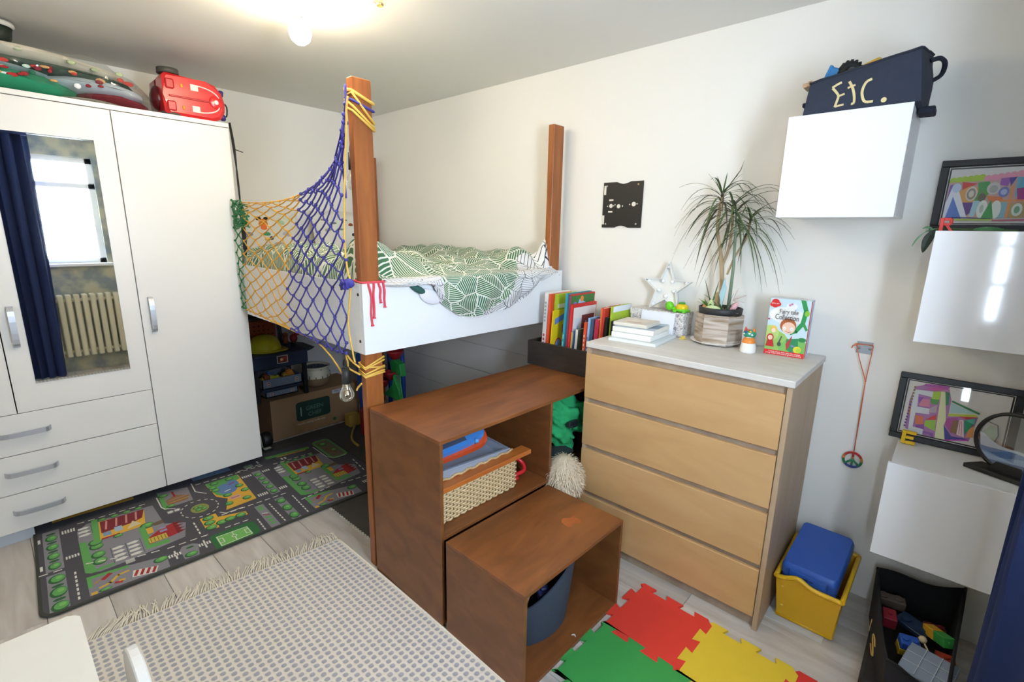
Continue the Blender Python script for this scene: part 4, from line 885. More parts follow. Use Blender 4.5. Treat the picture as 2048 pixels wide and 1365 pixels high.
# planter
t = thing('saucer', 'white plate under the wooden hexagonal planter', 'plate', (2.922, -.076, ZT))
mb = MB(); mb.lathe([(0, .0), (.06, 0), (.078, .004), (.105, .013), (.1065, .0145), (.104, .0155), (.077, .007), (.06, .004), (0, .004)], (2.922, -.078, ZT), 36); part('plate', mb, mat('#f1efec', .2), t)
PX, PY, PZ = 2.930, -.074, ZT+.0045
t = thing('potted_dracaena', 'spiky dragon tree in a whitewashed hexagonal wood planter', 'plant', (PX, PY, PZ))
hexa = lambda r: [(r*math.cos(math.radians(-79+30+60*i)), r*math.sin(math.radians(-79+30+60*i))) for i in range(6)]
ow, iw = hexa(.101), hexa(.089)
wash = wood('#8f775c', '#cfc5bb', (1.5, 1.5, 14), 4.0, .7)
for i in range(6):
    j = (i+1) % 6; mb = MB(); mb.prism([ow[i], ow[j], iw[j], iw[i]], .133, (PX, PY, PZ), bev=.0015); part('side_board', mb, wash, t)
mb = MB(); mb.prism(iw, .006, (PX, PY, PZ)); part('base_board', mb, wash, t)
mb = MB(); mb.lathe([(0, .045), (.07, .045), (.084, .13), (.090, .131), (.093, .160), (.088, .162), (.083, .136), (0, .136)], (PX, PY, PZ), 28, flat=.95); part('inner_pot', mb, mat('#26272a', .5), t)
mb = MB(); mb.lathe([(0, .146), (.03, .149), (.084, .140)], (PX, PY, PZ), 20, flat=.92); part('soil', mb, mat('#4a3a2c', .95, bump=.6, bscale=80), t)
z0 = PZ+.146
TRK = wood('#a58a66', '#c3a983', (8, 8, 2), 5, .7)
mb = MB()
mb.tube(catmull([(PX-.012, PY, z0-.01), (PX-.018, PY, z0+.06), (PX-.006, PY, z0+.085), (PX-.012, PY, z0+.17), (PX-.028, PY, z0+.26), (PX-.05, PY-.005, z0+.36), (PX-.042, PY-.01, z0+.50)], 4), [.012]*4+[.013]*4+[.009]*8+[.007]*9, 7)
mb.tube(catmull([(PX-.014, PY, z0+.20), (PX+.004, PY+.004, z0+.27), (PX+.01, PY, z0+.36), (PX+.004, PY, z0+.44)], 4), .006, 6)
mb.tube(catmull([(PX+.008, PY+.01, z0+.16), (PX+.03, PY+.02, z0+.24), (PX+.07, PY+.02, z0+.33), (PX+.075, PY+.015, z0+.42)], 4), .005, 6)
part('trunk', mb, TRK, t)
mb = MB(); mb.tube([(PX+.035, PY-.005, z0-.01), (PX+.036, PY-.005, z0+.2), (PX+.028, PY-.004, z0+.34), (PX+.020, PY-.004, z0+.44)], [.008, .0065, .005, .004], 7); part('green_stem', mb, mat('#7f9278', .6), t)
LFM = [mat('#4d5f3a', .55, var=.2, scale=14), mat('#5c6f45', .55, var=.2, scale=14), mat('#4a4436', .55, var=.2)]
def leaf(base, az, L_, up, droop, wd=.0042, m=None, parent=None):
    d = Vector((math.cos(az), math.sin(az), 0)); s = Vector((-d.y, d.x, 0)); pts = []
    for i in range(8):
        q = i/7; p = base+d*(L_*q*(1-.12*q*droop))+Vector((0, 0, L_*(up*q-droop*q*q)))
        if p.y > WA-.008: p.y = (WA-.008)-.002*hsh(i, az)
        pts.append(p)
    mb = MB(); ws = [wd*(.5+2*q)*(1-q)**.7 if q < 1 else 0 for q in [i/7 for i in range(8)]]
    ws = [max(wd*k, .0001) for k in (.7, 1, 1.1, 1.05, .9, .7, .4, .02)]
    for i in range(7):
        a, c = pts[i], pts[i+1]; n_ = Vector((0, 0, -.0012))
        mb.poly([a-s*ws[i], c-s*ws[i+1], c+n_, a+n_], 0, True); mb.poly([a+n_, c+n_, c+s*ws[i+1], a+s*ws[i]], 0, True)
    return part('leaf', mb, m or random.choice(LFM), parent)
for (cx, cy, cz, n_, LL) in ((PX-.045, PY-.01, z0+.49, 30, .21), (PX+.004, PY-.002, z0+.44, 30, .22), (PX+.02, PY-.006, z0+.42, 14, .20), (PX+.075, PY+.012, z0+.39, 26, .21)):
    for k in range(n_):
        az = 2*PI*(k*.382)+random.uniform(-.3, .3); age = k/n_
        if math.sin(az) > .5: az = az+PI*.5*random.choice((-1, 1))
        leaf(Vector((cx, cy, cz-.075*age+.02)), az, LL*random.uniform(.75, 1.1), .95-1.0*age, random.uniform(.55, 1.05)+.35*age, parent=t)
leaf(Vector((PX-.042, PY-.01, z0+.5)), 1.3, .15, 1.0, 0, .0032, LFM[2], t); leaf(Vector((PX-.044, PY-.012, z0+.5)), 2.6, .06, 1.3, .1, .003, LFM[0], t)
for k in range(5): leaf(Vector((PX-.042, PY-.01, z0+.5)), 1.0+1.4*k, .07, 1.5, .3, .003, LFM[1], t)
SUC = mat('#5b8a3c', .5)
for k in range(9): leaf(Vector((PX-.045, PY-.02, z0-.002)), .7*k+.3, random.uniform(.045, .075), random.uniform(.7, 1.4), .4, .006, SUC, t)
leaf(Vector((PX-.03, PY-.02, z0)), 2.9, .055, 2.8, .3, .004, LFM[0], t); leaf(Vector((PX-.038, PY-.02, z0)), 1.2, .04, 3.6, .3, .004, mat('#4e7040', .5), t)
for k in range(6): leaf(Vector((PX+.02, PY-.03, z0-.002)), .95*k, random.uniform(.05, .11), random.uniform(.4, 1.2), .3, .004, LFM[1], t)
leaf(Vector((PX+.032, PY-.04, z0)), .5, .03, 3.0, .2, .005, mat('#3c4a3a', .5), t)
mb = MB(); mb.ball((PX+.06, PY-.03, z0), (.026, .018, .010), 10, 6); mb.ball((PX+.062, PY-.02, z0+.022), (.014, .008, .026), 9, 6, warp=lambda p: p+Vector((.5*p.z, 0, 0))); part('pink_shell', mb, mat('#e9b3b8', .5), t)
mb = MB(); mb.ball((PX-.014, PY-.055, z0+.006), (.038, .012, .020), 12, 7); mb.ball((PX-.03, PY-.04, z0+.02), (.014, .01, .03), 8, 6); part('green_shard', mb, mat('#cfe0a4', .5), t)
mb = MB(); mb.ball((PX-.058, PY-.035, z0+.008), (.012, .012, .018), 9, 6); part('orange_shard', mb, mat('#c98a55', .6), t)
mb = MB(); mb.prism([(-.012, .0), (.004, -.055), (.012, .0), (.016, .03), (.004, .075), (-.004, .03)], .006, (PX+.012, PY-.035, z0+.075), (1, 0, 0), (0, 0, 1), (0, -1, 0), bev=.001); mb.cyl((PX+.014, PY-.032, z0-.01), (PX+.014, PY-.032, z0+.05), .0018, n=6); part('blue_fish_stake', mb, mat('#a9cfd6', .5), t)
mb = MB()
for k in range(14):
    a = random.uniform(-.5, 1.3); L_ = random.uniform(.03, .07); b0 = Vector((PX+.05, PY-.005, z0+.05))
    mb.tube([(PX+.035, PY-.005, z0), b0, b0+Vector((L_*math.cos(a), random.uniform(-.015, .015), L_*math.sin(a)))], .0007, 3)
part('dry_sprig', mb, mat('#d8bfb2', .8), t)
# cat figurine
CXc, CYc = 3.088, -.16
t = thing('cat_figurine', 'small hand painted cat figurine beside the fairy tale box', 'figurine', (CXc, CYc, ZT))
mb = MB(); mb.lathe([(0, 0), (.030, 0), (.031, .008), (.029, .03), (.025, .045), (0, .045)], (CXc, CYc, ZT), 18); part('white_base', mb, mat('#efece8', .6, var=.06, scale=40), t)
mb = MB(); mb.lathe([(.026, .042), (.0265, .045), (.022, .058), (.016, .064), (0, .064)], (CXc, CYc, ZT), 18); part('orange_chest', mb, mat('#ee8f3a', .5), t)
mb = MB(); mb.lathe([(.014, .062), (.015, .068), (0, .07)], (CXc, CYc, ZT), 14); part('collar', mb, mat('#eadfce', .6), t)
mb = MB(); mb.ball((CXc, CYc, ZT+.080), (.026, .021, .018), 16, 10); part('head', mb, mat('#2e9a78', .45, var=.1, scale=60), t)
for s, c in ((-1, '#d8453a'), (1, '#e2863e')):
    mb = MB(); mb.cyl((CXc+.014*s, CYc, ZT+.088), (CXc+.018*s, CYc, ZT+.108), .010, .001, 8); part('ear', mb, mat(c, .5), t)
for x, z, c in ((-.010, .088, '#2f4a9a'), (.008, .091, '#e8b93a'), (-.016, .080, '#e9e4d8'), (.014, .078, '#e9e9ee'), (.0, .097, '#d94a3c'), (.004, .083, '#f0efe9')):
    mb = MB(); mb.ball((CXc+x, CYc-.019*math.sqrt(max(.05, 1-(x/.026)**2)), ZT+z), (.006, .0025, .004), 8, 5); part('paint_patch', mb, mat(c, .5), t)
# slip case of fairy tale books
FX0, FX1, FY0, FY1, FH = 3.140, 3.287, -.118, -.052, .233
t = thing('book_set', 'fairy tale book set in an illustrated white and red slipcase', 'book', ((FX0+FX1)/2, -.08, ZT))
FM = Matrix.Translation((FX0, FY0, ZT+.0005)) @ Matrix.Rotation(math.radians(1.5), 4, 'Z')
fw_, fd_ = FX1-FX0, FY1-FY0
mb = loc_mb(FM); mb.box(0, fw_, 0, .002, 0, FH); mb.box(0, fw_, fd_-.002, fd_, 0, FH); mb.box(0, .002, 0, fd_, 0, FH); mb.box(0, fw_, 0, fd_, 0, .002); mb.box(0, fw_, 0, fd_, FH-.002, FH); part('slipcase', mb, mat('#dfe8ee', .4), t)
for k, c in enumerate(('#e0392f', '#e8e6ee', '#7d8fc8', '#c9d2e6', '#eceaf0')):
    mb = loc_mb(FM); y = .003+k*(fd_-.006)/5; mb.box(.004, fw_+.0015, y+.0004, y+(fd_-.006)/5-.0004, .003, FH-.003, bev=.001); part('book_spine', mb, mat(c, .5), t)
R3 = FM.to_3x3()
cover = [('rect', 0, 0, 1, 1, '#cfe6f0'), ('ell', .2, .18, .42, .26, '#9cc66a'), ('ell', .75, .12, .4, .2, '#7fbf62'), ('ell', .1, .38, .22, .14, '#b9d67c'),
  ('ell', .38, .72, .36, .14, '#f6f6f3'), ('ell', .62, .70, .3, .12, '#f6f6f3'), ('ell', .55, .88, .14, .06, '#f6f6f3'),
  ('line', [(.80, 1.0), (.90, .82), (.86, .6), (.72, .46), (.60, .42)], .016, '#2f9a55'), ('line', [(.86, .62), (.97, .5)], .01, '#2f9a55'), ('ell', .93, .78, .06, .05, '#8cc63f'), ('ell', .9, .32, .1, .04, '#2f8a4a'),
  ('poly', [(.52, .3), (.80, .34), (.84, .14), (.7, .06), (.55, .12)], '#2f8f5a'), ('poly', [(.52, .22), (.66, .38), (.62, .2), (.56, .1)], '#b23a3a'), ('line', [(.66, .2), (.76, .18), (.74, .1)], .007, '#7f8fb8'),
  ('ell', .52, .54, .2, .13, '#b5622f'), ('ell', .54, .50, .165, .105, '#f3cdb4'), ('ell', .44, .49, .04, .028, '#fbfbfb'), ('ell', .62, .49, .04, .028, '#fbfbfb'), ('ell', .44, .485, .008, .006, '#2a2a2a'), ('ell', .62, .485, .008, .006, '#2a2a2a'), ('line', [(.48, .435), (.55, .425), (.6, .435)], .0018, '#b0564a'),
  ('ell', .18, .46, .08, .06, '#eec75a'), ('ell', .18, .43, .055, .04, '#f6d9c6'), ('ell', .12, .3, .09, .07, '#c9302c'), ('ell', .12, .30, .06, .045, '#f4d2bc'), ('poly', [(.06, .25), (.2, .25), (.24, .14), (.02, .14)], '#c9302c'), ('ell', .36, .2, .05, .04, '#4a5a50'), ('line', [(.34, .2), (.4, .34)], .005, '#4a5a50'), ('ell', .82, .14, .1, .06, '#e6d83a'), ('ell', .85, .13, .06, .04, '#b9d23a'),
  ('rect', 0, 0, 1, .085, '#dd2a26'), ('ell', .14, .93, .1, .06, '#dd2a26'), ('ell', .07, .89, .06, .04, '#dd2a26'), ('ell', .22, .90, .06, .04, '#dd2a26'), ('ell', .14, .87, .07, .035, '#dd2a26'), ('ell', .5, .9, .03, .02, '#d58fb0'), ('ell', .55, .92, .03, .018, '#c98fb8'), ('ell', .03, .63, .03, .015, '#c9455a')]
art('cover_print', t, FM @ Vector((0, 0, 0)), R3 @ Vector((fw_, 0, 0)), R3 @ Vector((0, 0, FH)), cover, layer=.00012)
INK = mat('#3a3f45', .6); WT = mat('#f8f6f4', .6)
def ft(s, u, v, size, m=INK, fit=None): text('cover_title', s, t, FM @ Vector((fw_*u, -.0067, FH*v)), R3 @ Vector((1, 0, 0)), R3 @ Vector((0, 0, 1)), size, m, fit=fit)
ft('Fairy tale', .27, .745, .027, fit=fw_*.46); ft('Collection', .18, .64, .031, fit=fw_*.58)
text('cover_title', 'BOX SET', t, FM @ Vector((fw_*.05, -.0064, FH*.9)), R3 @ Vector((1, 0, 0)), R3 @ Vector((0, 0, 1)), .007, WT, fit=fw_*.19)
ft('Twenty classic fairy tales that engage', .12, .05, .0075, WT, fw_*.8); ft('young readers and advance growing listening', .06, .022, .0075, WT, fw_*.88)
# ------------------------------------------------------------------ right hand wall
t = thing('wall_plate', 'black laser cut mounting plate screwed to the cream wall', 'plate', (2.34, WA, 1.52))
mb = MB(); X0_, X1_, Z0_, Z1_ = 2.226, 2.455, 1.5195, 1.7505; wd_, hg = X1_-X0_, Z1_-Z0_
# built as strips round the openings, so the holes are real
bm2 = MB()
def strip(u0, u1, v0, v1): bm2.box(X0_+u0*wd_, X0_+u1*wd_, WA-.006, WA-.0005, Z0_+v0*hg, Z0_+v1*hg)
outl = [(0, 0)]+[(.33+.34*i/8, .045*math.sin(PI*i/8)) for i in range(9)]+[(1, 0), (1, 1)]+[(.70-.36*i/8, 1-.045*math.sin(PI*i/8)) for i in range(9)]+[(0, 1)]
bm2.prism([(X0_+u*wd_, Z0_+v*hg) for u, v in outl], .006, (0, WA-.0005, 0), (1, 0, 0), (0, 0, 1), (0, -1, 0))
part('plate', bm2, mat('#1b1a19', .5), t)
CR = mat('#e6dfd3', .8)
def cut(u, v, ru, rv=None, name='cut_out'):
    m2 = MB()
    if rv is None: m2.cyl((X0_+u*wd_, WA-.0066, Z0_+v*hg), (X0_+u*wd_, WA-.0070, Z0_+v*hg), ru, n=16)
    else: m2.box(X0_+(u-ru)*wd_, X0_+(u+ru)*wd_, WA-.0070, WA-.0066, Z0_+(v-rv)*hg, Z0_+(v+rv)*hg)
    part(name, m2, CR, t)
for u, v, r_ in ((.22, .48, .0105), (.42, .47, .0105), (.80, .51, .0115), (.13, .475, .003), (.29, .485, .003), (.325, .505, .003), (.52, .475, .0035), (.70, .505, .0035), (.88, .515, .0035)): cut(u, v, r_)
for u, v, ru, rv in ((.045, .83, .028, .10), (.03, .17, .028, .10), (.22, .61, .055, .018), (.21, .355, .055, .018)): cut(u, v, ru, rv)
for u, v, c in ((.09, .92, '#9a9a98'), (.88, .93, '#c9a869'), (.88, .08, '#b9b9b9'), (.1, .08, '#b9b9b9')):
    m2 = MB(); m2.lathe([(0, .002), (.004, .0015), (.005, 0)], (X0_+u*wd_, WA-.0066, Z0_+v*hg), 10, A=Matrix.Rotation(PI/2, 3, 'X')); part('screw', m2, mat(c, .3, .7), t)
def cabinet(x0, x1, z0, z1, label):
    t = thing('wall_cabinet', label, 'cabinet', ((x0+x1)/2, -.14, z0))
    mb = MB(); k = .008
    mb.box(x0+k, x1-k*.2, -.291, WA-.001, z0+k*.6, z1-.001, bev=.001); part('carcass', mb, mat('#e6e6e6', .35, var=.01), t)
    mb = MB(); mb.box(x0, x1, -.309, -.291, z0, z1, bev=.001); part('door', mb, GLOSSW, t)
cabinet(3.165, 3.507, 1.555, 1.894, 'white square wall cabinet under the dark denim bag')
cabinet(3.616, 3.960, 1.168, 1.514, 'glossy white wall cabinet at the right edge below a framed drawing')
cabinet(3.616, 3.960, .402, .747, 'lowest white wall cabinet above the black toy bag')
# hanging peace sign
t = thing('wall_bracket', 'small galvanised steel bracket screwed to the wall', 'bracket', (3.464, WA, 1.065))
mb = MB(); mb.box(3.438, 3.490, WA-.003, WA-.0005, 1.041, 1.088, bev=.0006); mb.box(3.438, 3.490, WA-.016, WA-.003, 1.073, 1.076); part('plate', mb, mat('#aab2ba', .4, .7), t)
for x in (3.447, 3.482):
    mb = MB(); mb.lathe([(0, .002), (.004, .0015), (.005, 0)], (x, WA-.003, 1.062), 10, A=Matrix.Rotation(PI/2, 3, 'X')); part('screw', mb, STEEL, t)
t = thing('peace_pendant', 'rainbow peace sign pendant hanging from orange cord', 'pendant', (3.492, .016, .56))
ORC = mat('#df6a3a', .6); yy = .014
mb = MB(); mb.tube([(3.438, yy, 1.075), (3.455, yy, 1.02), (3.488, yy, .935), (3.491, yy, .80), (3.493, yy+.002, .635)], .0018, 5); mb.tube([(3.492, yy, 1.078), (3.490, yy, 1.0), (3.488, yy, .935), (3.489, yy+.003, .80), (3.4935, yy+.004, .635)], .0018, 5); mb.tube([(3.438, yy-.004, 1.079), (3.492, yy-.004, 1.081)], .002, 5)
mb.tube([(3.44, yy-.002, 1.076), (3.428, yy-.005, 1.07), (3.425, yy-.005, 1.06)], .0022, 5); mb.ball((3.488, yy, .935), .0035, 7, 5); mb.ball((3.438, yy-.003, 1.077), .005, 7, 5); part('cord', mb, ORC, t)
pc = Vector((3.493, .016, .597)); cols = ['#c8322e', '#d8803a', '#2f8a5a', '#3f4f9e']
seg = [MB() for _ in cols]
for i in range(24):
    a0, a1 = 2*PI*i/24, 2*PI*(i+1)/24; z = math.sin((a0+a1)/2); c = 0 if z > .45 else 1 if z > .1 else 2 if z > -.65 else 3
    seg[c].tube([pc+Vector((.031*math.cos(a), 0, .031*math.sin(a))) for a in (a0, (a0+a1)/2, a1)], .005, 6)
seg[0].tube([pc+Vector((0, 0, .03)), pc+Vector((0, 0, .014))], .004, 6); seg[1].tube([pc+Vector((0, 0, .014)), pc+Vector((0, 0, .004))], .004, 6)
seg[2].tube([pc+Vector((0, 0, .004)), pc+Vector((0, 0, -.022))], .004, 6); seg[2].tube([pc+Vector((0, 0, .002)), pc+Vector((.022, 0, -.02))], .004, 6); seg[2].tube([pc+Vector((0, 0, .002)), pc+Vector((-.022, 0, -.02))], .004, 6); seg[3].tube([pc+Vector((0, 0, -.02)), pc+Vector((0, 0, -.03))], .004, 6)
for s_, c, l in zip(seg, cols, ('red arc', 'orange arc', 'green arc and spokes', 'blue arc')): part('ring_arc', s_, mat(c, .4), t, l)
# framed drawings
def frame(x0, x1, z0, z1, lean, shapes, label):
    t = thing('picture_frame', label, 'picture', ((x0+x1)/2, WA-.03, z0))
    M = Matrix.Translation((x0, WA-.017-lean*(z1-z0), z0)) @ Matrix.Rotation(-math.atan(lean), 4, 'X'); w_, h = x1-x0, z1-z0; k = .021
    fm_ = mat('#121112', .35)
    for q in ((0, w_, 0, k), (0, w_, h-k, h), (0, k, k, h-k), (w_-k, w_, k, h-k)):
        mb = loc_mb(M); mb.box(q[0], q[1], -.012, .008, q[2], q[3], bev=.0015); part('frame_rail', mb, fm_, t)
    mb = loc_mb(M); e = k+.002
    for q in ((e, w_-e, e, e+.0018), (e, w_-e, h-e-.0018, h-e), (e, e+.0018, e, h-e), (w_-e-.0018, w_-e, e, h-e)): mb.box(q[0], q[1], -.0045, -.003, q[2], q[3])
    part('inner_line', mb, mat('#d9d9d6', .4), t)
    mb = loc_mb(M); mb.box(k, w_-k, 0, .004, k, h-k); part('backing', mb, mat('#1a1a1a', .5), t)
    R = M.to_3x3(); i = k+.008
    art('drawing', t, M @ Vector((i, -.0002, i)), R @ Vector((w_-2*i, 0, 0)), R @ Vector((0, 0, h-2*i)), [('rect', 0, 0, 1, 1, '#dedbd8')]+shapes, layer=.00008)
    mb = loc_mb(M); mb.box(k, w_-k, -.0052, -.0048, k, h-k); part('glazing', mb, glass('#ffffff', .04), t)
c1 = lambda pts: [((x-350)/481*.64, (462-y)/345) for x, y in pts]
s1 = []
for k in range(6): s1.append(('ell', *c1([(375+38*k, 192-3*k)])[0], .035, .07, '#a9c93a'))
for k in range(8): s1.append(('ell', *c1([(605+40*k, 185-4*k)])[0], .035, .07, '#e59ab4'))
P = lambda pts, c: s1.append(('poly', c1(pts), c))
E_ = lambda x, y, rx, ry, c: s1.append(('ell', *c1([(x, y)])[0], rx/481*.64, ry/345, c))
P([(352, 200), (831, 190), (1050, 200), (1050, 430), (352, 430)], '#c9a29a'); P([(352, 330), (420, 210), (360, 215)], '#8a62b0'); P([(440, 198), (545, 212), (450, 250)], '#d2493c'); P([(430, 260), (500, 225), (560, 240), (540, 330), (440, 330)], '#dca05a')
P([(545, 205), (620, 200), (640, 250), (560, 262)], '#4aa05a'); P([(560, 260), (640, 250), (610, 320), (540, 330)], '#5f9a4a'); P([(620, 290), (720, 300), (760, 360), (640, 320)], '#e07a3a'); P([(690, 185), (760, 180), (740, 235), (690, 225)], '#9a55b4'); P([(740, 185), (790, 178), (760, 235)], '#4a3a9a')
P([(790, 180), (960, 190), (960, 260), (800, 300)], '#6fb0c8'); P([(800, 250), (930, 240), (900, 330), (820, 320)], '#a8488a'); P([(460, 330), (540, 330), (530, 400), (500, 420)], '#6a4a92'); P([(540, 320), (600, 320), (560, 420), (530, 420)], '#a9d0d8'); P([(700, 330), (770, 330), (760, 430), (700, 430)], '#8fbcc8'); P([(780, 340), (1000, 330), (1000, 430), (780, 430)], '#b9a06a')
P([(325, 432), (375, 240), (420, 240), (520, 432), (470, 432), (395, 290), (368, 432)], '#e3e6ef'); P([(368, 432), (395, 290), (480, 432)], '#5f82c8'); E_(408, 236, 32, 30, '#c3d3ea')
E_(516, 276, 40, 46, '#d8d0c4'); E_(516, 276, 30, 36, '#9a8a78'); E_(516, 276, 18, 22, '#d8d0c4'); E_(655, 245, 44, 38, '#c9c9c6'); E_(655, 250, 28, 24, '#aaa9a8'); E_(725, 270, 34, 32, '#6d78b8'); E_(725, 270, 20, 18, '#b4bce0'); E_(590, 300, 26, 26, '#6b6450')
E_(608, 375, 36, 58, '#e6e8e0'); E_(694, 378, 36, 58, '#e6e8e0'); P([(655, 315), (612, 430), (692, 430)], '#3fa050'); E_(604, 372, 14, 26, '#b9c4b4')
s1.append(('line', c1([(775, 235), (770, 425)]), .006, '#e0935a')); s1.append(('line', c1([(715, 325), (980, 322)]), .006, '#e0935a')); E_(830, 380, 34, 40, '#dfe6e0'); E_(830, 380, 18, 22, '#7fae8a')
s1.append(('line', c1([(330, 432), (430, 425), (530, 428), (690, 436)]), .0025, '#3a3f7a')); s1.append(('line', c1([(430, 440), (690, 442)]), .005, '#b9cf5a')); s1.append(('line', c1([(690, 445), (1050, 440)]), .005, '#c8607a'))
frame(3.588, 3.925, 1.5145, 1.752, .10, s1, 'black framed colourful letter drawing above the upper glossy cabinet')
def c2(pts):
    out = []
    for x, y in pts:
        dx, dy = x-225, y-185; det = 1260*580-(-110)*210
        out.append(((dx*580+110*dy)/det, 1-(1260*dy-210*dx)/det))
    return out
s2 = []
P = lambda pts, c: s2.append(('poly', c2(pts), c)); Ln = lambda pts, w_, c: s2.append(('line', c2(pts), w_, c))
P([(300, 260), (450, 240), (640, 250), (740, 300), (770, 420), (740, 600), (1100, 610), (1010, 860), (700, 860), (560, 850), (300, 780), (190, 740), (230, 420)], '#b079b8')
P([(240, 470), (300, 440), (280, 580), (215, 580)], '#e8924a'); P([(530, 320), (640, 320), (620, 420), (520, 400)], '#a9cf3a'); P([(500, 400), (620, 415), (600, 470), (520, 460)], '#4fa04a'); P([(690, 320), (745, 340), (740, 470), (700, 480)], '#2f8a5a'); P([(430, 290), (640, 255), (730, 300), (560, 320)], '#c85aa8')
P([(360, 400), (500, 410), (500, 495), (360, 480)], '#d98aa6'); P([(350, 380), (420, 380), (360, 460)], '#8a52b8'); P([(500, 510), (600, 470), (590, 560), (510, 560)], '#b8a8b4'); P([(450, 640), (590, 580), (590, 640)], '#d8453f'); P([(450, 650), (590, 640), (580, 770), (440, 710)], '#9ccb4a'); P([(320, 590), (420, 600), (430, 700), (320, 690)], '#dd7a52'); P([(330, 700), (440, 690), (440, 750), (330, 750)], '#8f4ab0')
P([(430, 770), (560, 790), (560, 850), (500, 800), (430, 800)], '#8a5ab0')
P([(280, 290), (540, 320), (530, 385), (350, 345), (340, 490), (500, 515), (500, 580), (320, 560), (290, 720), (430, 750), (420, 810), (230, 760)], '#d9dfe8')
P([(640, 320), (690, 325), (715, 640), (690, 700), (710, 860), (580, 855), (605, 640)], '#dde0b4')
P([(770, 450), (1060, 570), (760, 560)], '#a9d0d0'); P([(740, 570), (1060, 580), (1100, 605), (740, 595)], '#c2cf3a'); P([(740, 598), (1100, 608), (960, 630), (860, 600)], '#cf3a44'); P([(720, 620), (870, 610), (790, 800), (710, 700)], '#b24fa0'); P([(690, 700), (790, 820), (1000, 850), (710, 860)], '#3a3a98'); P([(800, 650), (870, 640), (850, 800), (770, 770)], '#8a6a42'); P([(880, 640), (930, 640), (945, 830), (850, 800)], '#ecd9df'); P([(940, 640), (1080, 620), (1020, 720), (950, 800)], '#2f9a6a'); P([(950, 640), (1070, 625), (1060, 690)], '#5fb8a8'); P([(1000, 740), (1060, 700), (1050, 830), (960, 830)], '#e09a5a')
for k in range(14): s2.append(('ell', *c2([(790+24*k, 436+10*k)])[0], .013, .02, '#2f8a55'))
for k in range(14): s2.append(('ell', *c2([(300-9*k, 265+34*k)])[0], .012, .02, '#5a3f8a' if k > 5 else '#8a7a3a'))
for k in range(12): s2.append(('ell', *c2([(440+26*k, 243+3*k)])[0], .014, .024, '#b45ab4'))
Ln([(700, 862), (1000, 862)], .004, '#c04ab8'); Ln([(890, 650), (880, 790)], .002, '#c8808f'); Ln([(910, 650), (910, 810)], .002, '#c8808f')
P([(1130, 780), (1250, 690), (1340, 740), (1320, 860), (1140, 860)], '#a9b8a0'); Ln([(1120, 740), (1200, 640), (1330, 690), (1340, 800), (1290, 880)], .003, '#4f5a6a')
frame(3.592, 3.925, .7475, 1.000, .12, s2, 'black framed colourful letter drawing above the lowest cabinet')
# letters
def letter(ch, x, y, z, h, col, label, rz=0):
    M = Matrix.Translation((x, y, z)) @ Matrix.Rotation(rz, 4, 'Z'); mb = loc_mb(M); w_ = h*.82; k = h*.24
    if ch == 'E':
        for q in ((0, k, 0, h), (k, w_, 0, k*.9), (k, w_, h-k*.9, h), (k, w_*.85, h/2-k*.42, h/2+k*.42)): mb.box(q[0], q[1], 0, .012, q[2], q[3], bev=.001)
    else:
        mb.box(0, k, 0, .012, 0, h, bev=.001); mb.box(k, w_*.8, 0, .012, h-k*.9, h, bev=.001); mb.box(k, w_*.8, 0, .012, h*.42, h*.42+k*.8, bev=.001); mb.box(w_*.68, w_*.94, 0, .012, h*.5, h*.93, bev=.002)
        mb.prism([(w_*.42, h*.42), (w_*.66, h*.42), (w_*1.05, 0), (w_*.78, 0)], .012, (0, .012, 0), (1, 0, 0), (0, 0, 1), (0, -1, 0))
    single('wooden_letter', mb, mat(col, .45), label, 'letter')
letter('R', 3.620, -.235, 1.5145, .040, '#d8352c', 'red wooden letter R standing on the glossy cabinet')
letter('E', 3.632, -.075, .7475, .050, '#efc21c', 'yellow wooden letter E standing on the lowest cabinet')
# trailing leaves over the upper glossy cabinet
t = thing('trailing_plant', 'small trailing plant with leaves drooping off the glossy cabinet', 'plant', (3.66, -.2, 1.5145))
mb = MB(); mb.tube(catmull([(3.80, -.19, 1.518), (3.70, -.2, 1.520), (3.635, -.215, 1.522), (3.61, -.22, 1.520)], 4), .003, 6); part('stem', mb, mat('#4f6b3c', .6), t)
def bl(pts, wd, m, sd):
    mb = MB(); c = catmull(pts, 4); n_ = len(c)-1
    for i in range(n_):
        a, b_ = c[i], c[i+1]; wa, wb = wd*math.sin(PI*(.06+.94*i/n_))**.8, wd*math.sin(PI*min(.999, .06+.94*(i+1)/n_))**.8; s = Vector(sd)
        mid = Vector((0, -.002, .002)); mb.poly([a-s*wa, b_-s*wb, b_+mid, a+mid], 0, True); mb.poly([a+mid, b_+mid, b_+s*wb, a+s*wa], 0, True)
    return part('leaf', mb, m, t)
bl([(3.612, -.22, 1.521), (3.59, -.225, 1.512), (3.573, -.23, 1.49), (3.562, -.232, 1.462)], .008, mat('#5f8f6a', .45), (.75, 0, .65))
bl([(3.612, -.215, 1.519), (3.602, -.22, 1.50), (3.596, -.222, 1.475), (3.592, -.222, 1.445)], .013, mat('#24352a', .4), (1, .2, 0))
bl([(3.70, -.26, 1.519), (3.73, -.27, 1.522), (3.765, -.27, 1.520)], .014, mat('#3f7a4c', .45), (0, .8, .4))
bl([(3.605, -.22, 1.521), (3.59, -.224, 1.526), (3.58, -.226, 1.521)], .004, mat('#5f8f6a', .45), (.3, 0, .9))
